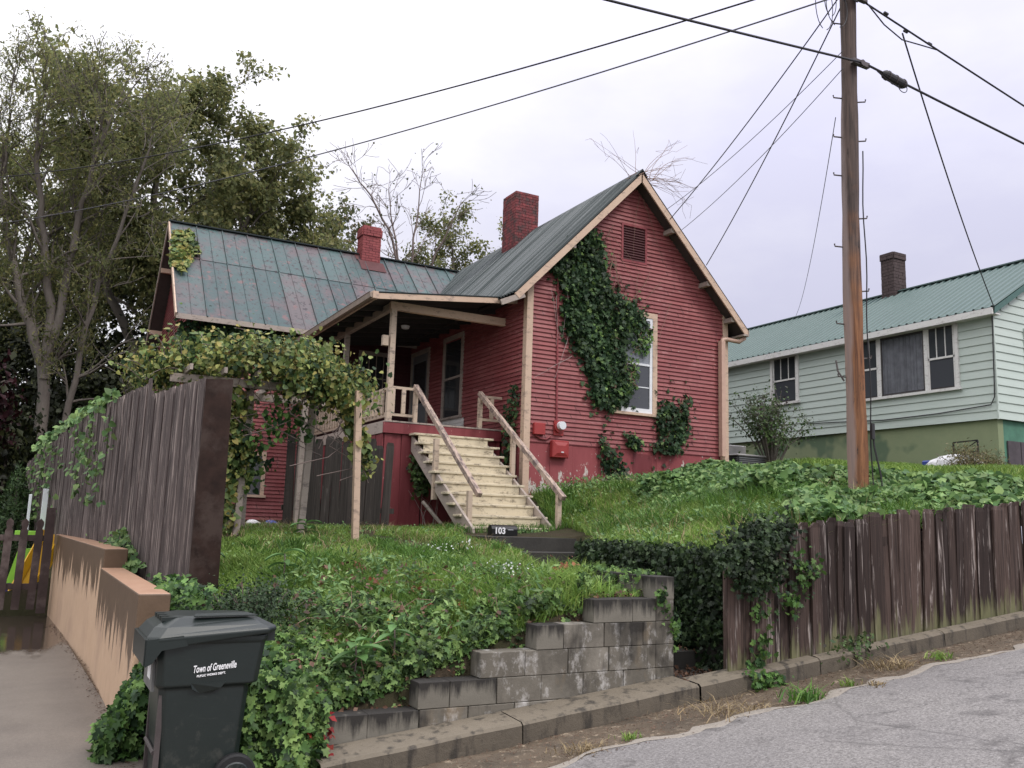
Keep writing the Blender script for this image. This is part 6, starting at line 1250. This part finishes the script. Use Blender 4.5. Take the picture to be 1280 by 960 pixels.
q = in_poly_sample([(2.49, 8.75), (2.95, 8.9), (3.10, 8.13), (2.85, 7.72), (2.62, 7.3), (2.39, 7.64)], 520); yv = EY+(q[:, 1]-6.08)/ws-.06-np.abs(RNG.normal(0, .05, 520)); r = thing('roof_creeper', (2.7, 23, 8.2), 'bright yellow-green creeper over the upper left corner of the wing roof', 'creeper'); leaves('foliage', np.column_stack([q[:, 0], yv, q[:, 1]+.05]), (-.3, -1, 1), .13, 'heart', 'arbor', r)
# dry vines and brown stems on the gable and ridge
def tendrils(name, starts, label, mat='dry_vine', r=.006, n=9, step=.14, g_=-.02, spread=.25, jy=.02, fork=0):
    m = MB(); starts = [tuple(q) for q in starts]
    for x, y, z, dx, dz in starts:
        p = np.array([x, y, z], float); d = np.array([dx, RNG.normal(0, jy), dz]); pts = [tuple(p)]
        for i in range(n): d = d+np.array([RNG.normal(0, spread*.5), RNG.normal(0, jy), RNG.normal(0, spread*.5)+g_]); d /= np.linalg.norm(d); p = p+d*step; pts.append(tuple(p)); (m.tube([tuple(p), tuple(p+(d+RNG.normal(0, .5, 3))*step), tuple(p+(d+RNG.normal(0, .4, 3))*step*2.2)], r*.5, 3, False) if fork and i > 2 and RNG.random() < fork else None)
        m.tube(pts, [r*(1-.6*i/n) for i in range(n+1)], 4, False)
    return tag(m.build(name, MT[mat]), label, 'vine')
tendrils('dry_vines', [(10.2+RNG.uniform(-.25, .3), 14.92, 7.2+RNG.uniform(-.2, .9), RNG.uniform(-.6, .6), -.8) for _ in range(16)]+[(11.0, 14.92, 8.75, .1, -1), (11.1, 14.92, 8.7, .3, -1), (11.3, 14.92, 7.1, -.3, -1), (11.0, 14.92, 7.0, -.4, -.9), (11.6, 14.92, 6.9, -.5, -.8), (11.9, 14.92, 6.5, -.6, -.8)], 'dead brown vine stems crossing the red gable around the louvre', n=10, jy=.002)
tendrils('dry_vines', [(8.95, 14.92, 6.2, .05, -1), (8.82, 14.92, 6.3, .1, -1), (9.25, 14.92, 5.4, -.3, -1), (9.35, 14.92, 5.0, -.6, -.7), (9.2, 14.92, 6.4, 0, -1)], 'pale thin vine stems beside the conduit on the gable', 'pale_twig', .006, 8, .13, 0, .2, .002)
tendrils('ridge_twigs', [(10.86+RNG.uniform(-.25, .35), 14.62+RNG.uniform(-.02, .35), 9.08, *d_) for d_ in [(.9, .5), (1, .35), (.8, .7), (1, .2), (.9, .6), (-.8, .35), (-.9, .3), (.4, 1), (.7, .9), (1, -.1), (.9, .1), (.5, .9), (-.5, .8), (1, .45), (.95, .55), (.8, .1), (.6, .8), (.9, .3), (1, .5), (.3, 1), (.85, .4), (1, .05), (.75, .6), (-.6, .5), (.2, 1), (.95, .25)]], 'wild dry twigs sprouting from the peak of the front gable', 'dry_vine', .0065, 8, .15, -.05, .16, .05, .3)
tendrils('skirt_vines', [(6.65+RNG.uniform(-.1, .7), 15.83, 1.5, RNG.uniform(-.3, .3), 1) for _ in range(7)], 'thin bare vines on the dark red boards under the stairs', 'pale_twig', .007, 6, .13, 0, .3, .002)

# ------------------------------------------------------------------ arbour vine
path = np.array([(1.35, 13.3, 3.62), (1.7, 13.1, 3.72), (2.1, 12.9, 3.78), (2.5, 12.7, 3.84), (2.9, 12.5, 3.84), (3.25, 12.3, 3.80), (3.55, 12.2, 3.62), (3.8, 12.0, 3.35), (2.9, 13.3, 3.8), (3.5, 13.2, 3.7), (2.2, 13.6, 3.8), (1.6, 13.8, 3.7), (3.1, 12.1, 3.6), (3.45, 12.0, 3.45)])
SH_ = [(a_, b_) for a_, b_ in ((1.5, 3.95), (2.1, 4.12), (2.7, 4.18), (3.3, 4.1), (3.75, 3.8), (1.1, 3.6), (4.05, 3.3), (2.4, 4.0))]
arv = thing('arbor_vine', (2.8, 12.7, 3.3), 'thick yellow-green vine heaped over the arbour and drooping at both ends', 'vine')
i = RNG.integers(0, len(path), 16000); P = path[i]+RNG.normal(0, 1, (16000, 3))*np.array([.20, .28, .16]); P = clumpy(P[:, [0, 2, 1]], .16, -.6)[:, [0, 2, 1]]; leaves('foliage', P, P-np.array([2.8, 13.2, 3.2]), .058, 'heart', 'arbor', arv, droop=.6, jit=.7)
dr1 = np.array([(2.28, 12.75, 3.2), (2.34, 12.8, 2.9), (2.40, 12.8, 2.6), (2.36, 12.85, 2.3), (2.32, 12.9, 2.0), (2.40, 12.9, 1.7), (2.52, 12.9, 3.1), (2.6, 12.85, 2.6), (2.58, 12.9, 2.3)]); P = dr1[RNG.integers(0, 9, 1500)]+RNG.normal(0, 1, (1500, 3))*np.array([.09, .1, .13]); leaves('hanging_foliage', P, (0, -1, .4), .075, 'heart', 'arbor', arv, droop=1)
dr2 = np.array([(3.80, 11.95, 3.25), (3.86, 11.9, 3.0), (3.88, 11.85, 2.85), (3.80, 11.9, 3.1), (3.95, 11.85, 2.6), (4.1, 12, 2.45)]); P = dr2[RNG.integers(0, 6, 520)]+RNG.normal(0, 1, (520, 3))*np.array([.07, .08, .12]); leaves('hanging_foliage', P, (0, -1, .4), .08, 'heart', 'arbor', arv, droop=1)
dr3 = np.array([(2.9, 12.6, 2.85), (3.1, 12.7, 3.1), (2.75, 12.9, 2.5), (2.7, 13, 2.2), (3.3, 12.6, 2.9)]); P = dr3[RNG.integers(0, 5, 360)]+RNG.normal(0, 1, (360, 3))*np.array([.13, .1, .13]); leaves('hanging_foliage', P, (0, -1, .4), .07, 'heart', 'ivy_bright', arv, droop=1)
m = MB()
for k in range(26):
    a = path[RNG.integers(len(path))]; pts = [tuple(a+np.array([.25*math.sin(t*1.7+k)*t*.3, -.02*t, -.2*t+.05*math.sin(t+k)])) for t in range(7 if k < 14 else 4)]; m.tube(pts, .007, 4, False)
sp_ = []
for k, (a_, b_) in enumerate(SH_*3):
    p = np.array([a_+RNG.uniform(-.2, .2), 12.6+RNG.uniform(-.3, .5), b_-.25]); d_ = np.array([RNG.normal(0, .5), RNG.normal(-.2, .3), 1.]); pts = [tuple(p)]
    for i_ in range(6): d_ = d_+np.array([RNG.normal(0, .25), RNG.normal(0, .2), -.18]); p = p+d_/np.linalg.norm(d_)*.085; pts.append(tuple(p)); sp_ += [p, p]
    m.tube(pts, .005, 4, False)
sp_ = np.array(sp_); leaves('shoot_foliage', sp_+RNG.normal(0, .025, sp_.shape), (0, -.5, 1), .062, 'heart', 'arbor', arv)
m.build('stems', MT['twig'], arv)
for pp, lab in (([(21.5, 2.30), (17.5, 3.0), (16.6, 2.6), (16.4, 1.6), (17.5, 1.3), (20, 1.5)], 'pale ivy sprays on the far end of the tall board fence'), ([(15.6, 3.15), (13.0, 3.2), (12.6, 2.6), (12.7, 1.7), (14.2, 1.7), (15.6, 1.9)], 'pale ivy patch hanging on the middle of the tall board fence')):
    q = in_poly_sample(pp, 800); q = clumpy(q, .45, -.2); tt = (q[:, 0]-P0.y)/dd.y; P = np.column_stack([P0.x+dd.x*tt-.05-np.abs(RNG.normal(0, .05, len(q))), q[:, 0], q[:, 1]]); P = P[RNG.uniform(0, 1, len(P)) < .55]; tag(leaves('fence_creeper', P, (-1, -.3, .4), .075, 'heart', 'cover', droop=.6), lab, 'creeper')
P = np.column_stack([RNG.uniform(0, 1, 260), np.zeros(260), np.zeros(260)]); t = P[:, 0]*8+4; P = np.column_stack([P0.x+dd.x*t-.03, P0.y+dd.y*t, 3.12-.05*np.maximum(0, t-6)+RNG.uniform(-.05, .10, 260)]); tag(leaves('fence_top_creeper', P, (-.6, -.5, .8), .09, 'heart', 'cover'), 'creeper running along the top of the tall board fence', 'creeper')

# ------------------------------------------------------------------ trees and shrubs
def branch_tree(name, limbs, label, leafmat, nleaf, lsize, sub=4, lvl=3, L0=2.0, seed=1, base=None, spread=.38, up=.25, leaf_kind='dia', bark='bark', rscale=1., crown=True, droop=.9, cat='tree', rmin=.012, sublen=.62):
    rng = np.random.default_rng(seed); m = MB(); tips = []
    def grow(p, d, L_, r, l):
        pts = [p]; q = p; n = 4
        for i in range(n):
            d = norm((d+rng.normal(0, .16, 3)+np.array([0, 0, up*.12]))[None])[0]; q = q+d*L_/n; pts.append(q)
        rs = [max(rmin, r*(1-.7*i/n)) for i in range(n+1)]; m.tube([tuple(x) for x in pts], rs, 5 if l > 1 else 3, False)
        if l <= 1: tips.extend([pts[2], pts[3], pts[4]])
        if l > 0:
            for k in range(sub):
                t = rng.uniform(.35, 1.0); j = min(n-1, int(t*n)); s = pts[j]+(pts[j+1]-pts[j])*(t*n-j); nd = norm((d+rng.normal(0, spread, 3)*1.6)[None])[0]; grow(s, nd, L_*sublen*rng.uniform(.75, 1.2), rs[j]*.6, l-1)
    for pl, ra, rb in limbs:
        pts = [np.array(p, float) for p in pl]; n = len(pts); fine = []
        for i in range(n-1):
            for k in range(4): fine.append(pts[i]+(pts[i+1]-pts[i])*k/4+rng.normal(0, .03, 3))
        fine.append(pts[-1]); N_ = len(fine); rs = [(ra+(rb-ra)*i/(N_-1))*rscale*.72 for i in range(N_)]
        m.tube([tuple(x) for x in fine], rs, 8, False); 
        for i in range(int(N_*.35), N_):
            for k in range(2 if i < N_-1 else 3):
                d = norm((fine[i]-fine[i-1])[None])[0]; nd = norm((d+rng.normal(0, .75, 3)+np.array([0, 0, .2]))[None])[0]; grow(fine[i], nd, L0*rng.uniform(.6, 1.1), rs[i]*.5, lvl-1)
    b = limbs[0][0][0] if base is None else base; T_ = thing(name, tuple(float(v) for v in b), label, cat); m.build('trunk', MT[bark], T_, smooth=True)
    if crown and tips and nleaf:
        tips = np.array(tips); i = rng.integers(0, len(tips), nleaf); P = tips[i]+rng.normal(0, 1, (nleaf, 3))*np.array([.17, .17, .15])*(.6+lsize*2); c = tips.mean(0)
        leaves('crown', P, norm(P-c)*.6+np.array([0, -.2, .5]), lsize, leaf_kind, leafmat, T_, droop=droop, jit=.8)
    return T_
# left multi-stemmed tree standing behind the tall fence
branch_tree('box_elder_tree', [
 ([(.15, 29.2, .8), (.05, 29.2, 3.4), (-.10, 29.1, 5.6), (-.75, 29.0, 7.4), (-1.35, 29.1, 9.2), (-1.75, 28.9, 11.2), (-1.7, 28.6, 12.8)], .30, .05),
 ([(-.05, 29.1, 5.4), (-.10, 28.9, 7.6), (-.5, 28.8, 9.6), (-.9, 28.5, 11.6), (-1.0, 28.3, 13.4)], .22, .05),
 ([(-.0, 29.1, 5.7), (.2, 28.8, 8.0), (.35, 28.4, 10.0), (.7, 27.6, 12.2), (1.0, 27.4, 13.6)], .20, .05),
 ([(.5, 29.2, .8), (.6, 29.1, 4.0), (.9, 28.6, 7.0), (1.4, 27.8, 9.6), (2.0, 26.9, 12.2)], .17, .04)],
 'tall open multi-stemmed tree with thin olive foliage at the far left', 'tree_olive', 34000, .12, 3, 3, 1.9, 3, spread=.42, leaf_kind='slim')
branch_tree('broad_tree', [
 ([(3.2, 33, 1.2), (3.3, 32.8, 5.5), (3.0, 32.4, 9.0), (2.7, 32.0, 12.5), (2.9, 31.8, 15.4)], .38, .07),
 ([(3.3, 32.8, 5.2), (4.6, 32.2, 8.5), (5.6, 31.8, 11.3), (6.2, 31.6, 13.0)], .28, .07),
 ([(3.2, 32.8, 5.8), (1.6, 32.3, 9), (.7, 32.2, 12.0), (.4, 32.0, 14.2)], .25, .06),
 ([(3.4, 32.8, 4.5), (5.4, 32.0, 6.5), (7.2, 31.4, 8.6), (8.1, 31.3, 9.8)], .22, .06)],
 'broad dense olive tree rising behind the wing roof', 'tree_olive', 70000, .17, 4, 3, 2.5, 5, spread=.45)
branch_tree('dark_tree', [
 ([(6.8, 38, 1.5), (7.0, 37.8, 6), (6.8, 37.5, 10), (6.6, 37.3, 14.5)], .35, .07),
 ([(7.0, 37.8, 5.5), (8.4, 37.3, 9), (9.0, 37.0, 12.2)], .25, .07), ([(7.0, 37.8, 5), (9, 37.2, 7.6), (10.3, 36.8, 9.8)], .2, .06)],
 'darker tree with browning leaves right of the broad olive one', 'tree_dark', 46000, .18, 4, 3, 2.4, 8, spread=.45)
branch_tree('background_tree', [
 ([(-1.5, 38, 1), (-1.4, 38, 6), (-1.2, 37.6, 10.5), (-.9, 37.4, 13)], .3, .07), ([(-1.4, 38, 4), (-3.5, 37.5, 7), (-4.8, 37, 9.5)], .2, .06), ([(-1.4, 38, 5), (.6, 37.5, 8), (1.6, 37, 10.5)], .2, .06)],
 'pale green tree filling the gap behind the open left tree', 'tree_olive', 42000, .17, 4, 3, 2.4, 12, spread=.45)
# bare and leafy trees beyond the roof valley
branch_tree('bare_tree', [
 ([(11.9, 31, 3), (11.8, 31, 9.5), (11.2, 31, 12.2), (10.2, 31, 13.8), (9.3, 31, 14.8)], .12, .02), ([(11.9, 31, 9.3), (12.0, 30.8, 12.4), (12.1, 30.6, 14.9)], .09, .02),
 ([(11.9, 31, 9.0), (12.9, 30.6, 11.9), (13.6, 30.2, 13.9)], .09, .02), ([(11.9, 31, 9.4), (11.3, 31, 12.2), (10.9, 31, 14.2)], .08, .02)],
 'nearly bare thin-branched tree behind the roof valley', 'tree_dark', 260, .10, 3, 2, 1.3, 21, spread=.4, bark='twig', rmin=.009)
branch_tree('leafy_tree', [
 ([(15.0, 33, 3), (15.0, 33, 8), (14.8, 33, 11), (14.6, 33, 13.0)], .2, .05), ([(15.0, 33, 7.5), (16.2, 32.6, 10), (17.0, 32.4, 12.0)], .15, .05), ([(15.0, 33, 7.5), (13.6, 32.6, 9.8), (12.8, 32.4, 11.2)], .15, .05)],
 'light green tree showing beside the larger front chimney', 'tree_olive', 17000, .13, 4, 2, 1.7, 31, spread=.45)
# dark understorey behind the fence
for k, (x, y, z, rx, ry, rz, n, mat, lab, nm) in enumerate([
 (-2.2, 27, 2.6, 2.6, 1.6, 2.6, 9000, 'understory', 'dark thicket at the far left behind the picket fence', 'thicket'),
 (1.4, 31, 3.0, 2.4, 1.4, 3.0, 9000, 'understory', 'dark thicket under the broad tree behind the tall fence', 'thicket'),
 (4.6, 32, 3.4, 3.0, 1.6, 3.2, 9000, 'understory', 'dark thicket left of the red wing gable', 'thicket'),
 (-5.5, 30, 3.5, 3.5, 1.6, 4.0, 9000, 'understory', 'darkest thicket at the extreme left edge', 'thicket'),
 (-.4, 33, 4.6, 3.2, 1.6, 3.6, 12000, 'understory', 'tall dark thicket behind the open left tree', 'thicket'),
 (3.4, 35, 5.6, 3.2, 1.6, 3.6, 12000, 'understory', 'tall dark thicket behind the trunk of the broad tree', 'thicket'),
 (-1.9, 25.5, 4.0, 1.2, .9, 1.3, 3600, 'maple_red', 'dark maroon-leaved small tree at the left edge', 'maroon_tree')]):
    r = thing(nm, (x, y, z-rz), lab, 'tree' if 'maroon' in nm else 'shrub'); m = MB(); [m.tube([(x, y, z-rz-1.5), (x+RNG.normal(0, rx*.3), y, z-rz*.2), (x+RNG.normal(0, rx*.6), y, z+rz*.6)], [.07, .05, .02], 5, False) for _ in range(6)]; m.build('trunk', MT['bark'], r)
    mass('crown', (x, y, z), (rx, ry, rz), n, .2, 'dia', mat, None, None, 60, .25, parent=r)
r = thing('conifer_shrub', (-.28, 19.6, .6), 'dense dark green conical conifer behind the picket fence', 'conifer'); m = MB().tube([(-.28, 19.6, .2), (-.28, 19.6, 2.2)], [.06, .02], 6).build('trunk', MT['bark'], r)
n = 9000; t = RNG.uniform(0, 1, n)**.6; a = RNG.uniform(0, 6.283, n); rad = .62*(1-t*t*.0-(1-t)*.0)*np.interp(1-t, [0, .25, .6, 1], [1, .86, .5, .08])*RNG.uniform(.82, 1.05, n); hz = .15+2.25*(1-t)
P = np.column_stack([-.28+rad*np.cos(a), 19.6+rad*np.sin(a), hz+.10*np.sin(a*3)]); leaves('foliage', P, np.column_stack([np.cos(a), np.sin(a), np.full(n, .4)]), .075, 'slim', 'conifer', r, droop=-.5)
# shrub in front of the mint house and beside the air conditioner
sh_ = thing('open_shrub', (15.35, 15.5, 3.1), 'open twiggy shrub with dark leaf clusters beside the air conditioner', 'shrub'); m = MB(); tips = []
for k in range(46):
    a = RNG.uniform(0, 6.283); sp_ = RNG.uniform(.2, 1.15); hz = RNG.uniform(1.2, 2.3)*(1-.22*sp_); b = np.array([15.35, 15.5, 2.9]); e_ = b+np.array([math.cos(a)*sp_, math.sin(a)*sp_*.8, hz]); mid = (b+e_)/2+np.array([0, 0, .22]); m.tube([tuple(b), tuple(mid), tuple(e_)], [.022, .013, .005], 4, False)
    tips += [e_, mid*.3+e_*.7, mid*.6+e_*.4, mid]
    for _ in range(3):
        f_ = mid+(e_-mid)*RNG.uniform(.2, .9); g_ = f_+RNG.normal(0, .16, 3)+np.array([0, 0, .16]); m.tube([tuple(f_), tuple(g_)], [.006, .003], 3, False); tips.append(g_)
m.build('stems', MT['bark'], sh_); tips = np.array(tips); i = RNG.integers(0, len(tips), 3800); P = tips[i]+RNG.normal(0, .085, (3800, 3)); P = P[RNG.uniform(0, 1, len(P)) < np.interp(P[:, 2], [3.1, 4.2, 5.2], [1., .8, .28])]; leaves('foliage', P, P-np.array([15.35, 15.5, 3.6]), .072, 'dia', 'shrub_leaf', sh_)
bb_ = thing('tan_bush', (17.35, 11.7, 2.9), 'low round tan and olive bush on the lawn before the mint house', 'bush'); m = MB(); [m.tube([(17.35, 11.7, 2.85), (17.35+RNG.normal(0, .4), 11.7+RNG.normal(0, .25), 3.35+RNG.uniform(-.1, .15))], [.012, .004], 4, False) for _ in range(30)]; m.build('stems', MT['twig'], bb_)
mass('foliage', (17.35, 11.7, 3.12), (.66, .45, .38), 4200, .055, 'slim', 'bush_tan', None, None, 60, .25, parent=bb_, lower=-.2)
q = RNG.uniform(0, 1, (900, 3)); P = np.column_stack([6.2+.5*q[:, 0], 12.75+.3*q[:, 1], 1.42+.10*q[:, 2]]); tag(leaves('step_weeds', np.column_stack([RNG.uniform(7.0, 7.9, 260), RNG.uniform(12.9, 13.1, 260), RNG.uniform(1.40, 1.52, 260)]), (0, -1, .6), .05, 'dia', 'cover'), 'low weeds between the garden step and the bottom cream tread', 'weeds')

# dry seed stalks through the bank grass
P = clumpy(gmask(gpts(HILL, 1500)), .5, .0); tag(blades('straw_stalks', P, .34, .007, 'dry_grass', 1.0), 'pale dry stalks scattered through the bank grass', 'grass', kind='stuff')
q = in_poly_sample([(1.9, 6.46), (4.3, 6.46), (4.3, 6.62), (1.9, 6.66)], 2200); z = np.interp(q[:, 0], [1.9, 2.64, 2.66, 3.15, 3.17, 3.65, 3.67, 4.2, 4.22, 4.9], [.22, .22, .42, .42, .61, .61, .81, .81, 1.0, 1.0])+RNG.uniform(-.02, .14, 2200)+(q[:, 0] % .5)*.25
tag(leaves('wall_edge_ivy', np.column_stack([q, z]), (0, -1, .7), .045, 'ivy', 'ivy_bank', droop=.8, jit=.6), 'ivy and weeds lapping the back edge of the block wall steps', 'ivy', kind='stuff')
q = clumpy(in_poly_sample(LAWN, 6000), .45, -.1); tag(leaves('lawn_clover', np.column_stack([q, ground_h(q[:, 0], q[:, 1])+RNG.uniform(.03, .10, len(q))]), (0, -.5, 1), .036, 'dia', 'cover', droop=0, jit=.6), 'clover and small round-leaved weeds through the lawn', 'weeds', kind='stuff')
q = clumpy(in_poly_sample(HILL, 7000), .6, -.1); q = q[~inpoly(q, [(5.3, 8.9), (5.8, 8.8), (7.8, 11.5), (7.66, 13.0), (6.15, 13.0), (6.05, 11.0)])]; tag(leaves('hill_weeds', np.column_stack([q, ground_h(q[:, 0], q[:, 1])+RNG.uniform(.05, .22, len(q))]), (0, -.5, 1), .055, 'dia', 'cover', droop=0, jit=.6), 'broad-leaved weeds mixed through the bank grass', 'weeds', kind='stuff')
P = clumpy(gmask(gpts(LAWN, 4200)), .5, .2); tag(blades('straw_stalks', P, .17, .008, 'dry_grass', 1.0), 'pale dry stalks scattered through the lawn', 'grass', kind='stuff')
# groups of look-alike things
GR = {'overhead_cable': 'overhead cables meeting at the pole', 'service_drop': 'service lines dropping from the pole', 'phone_line': 'thin phone lines from the pole', 'ivy_patch': 'ivy patches on the red house', 'broadleaf_weed': 'broad-leaved weeds on the lawn', 'grass_tuft': 'grass tufts in the gutter', 'white_post': 'white posts behind the tall fence', 'thicket': 'dark thickets behind the fence'}
for o in list(COL.objects):
    b = o.name.split('.')[0]
    if o.parent is None and b in GR and 'label' in o: o['group'] = GR[b]

for o in COL.objects:
    if o.name.startswith('white_flowers'): o['kind'] = 'stuff'

# dead stems and fallen leaves over the ivy bank
m = MB()
for _ in range(24):
    x0, y0 = RNG.uniform(1.9, 3.9), RNG.uniform(6.55, 8.0); a_ = RNG.uniform(0, 6.28); L_ = RNG.uniform(.12, .34); z0 = h1(x0, y0)+.13; x1, y1 = x0+L_*math.cos(a_), y0+L_*math.sin(a_)*.6
    m.tube([(x0, y0, z0), ((x0+x1)/2+.02, (y0+y1)/2, z0+.06+RNG.uniform(0, .08)), (x1, y1, max(z0, h1(x1, y1)+.12)+RNG.uniform(-.02, .14))], .0028, 4, False)
tag(m.build('dead_stems', MT['dry_vine'], kind='stuff'), 'brown dead stems poking through the bank ivy and weeds', 'stems')
q = in_poly_sample([(1.9, 6.5), (4.2, 6.5), (4.4, 7.6), (3.0, 8.6), (1.6, 8.6)], 620); tag(leaves('fallen_leaves', np.column_stack([q, H(q[:, 0], q[:, 1])+RNG.uniform(.10, .20, 620)]), (0, -.5, 1), .045, 'dia', 'litter', droop=0), 'fallen brown leaves caught on the bank ivy', 'leaves', kind='stuff')
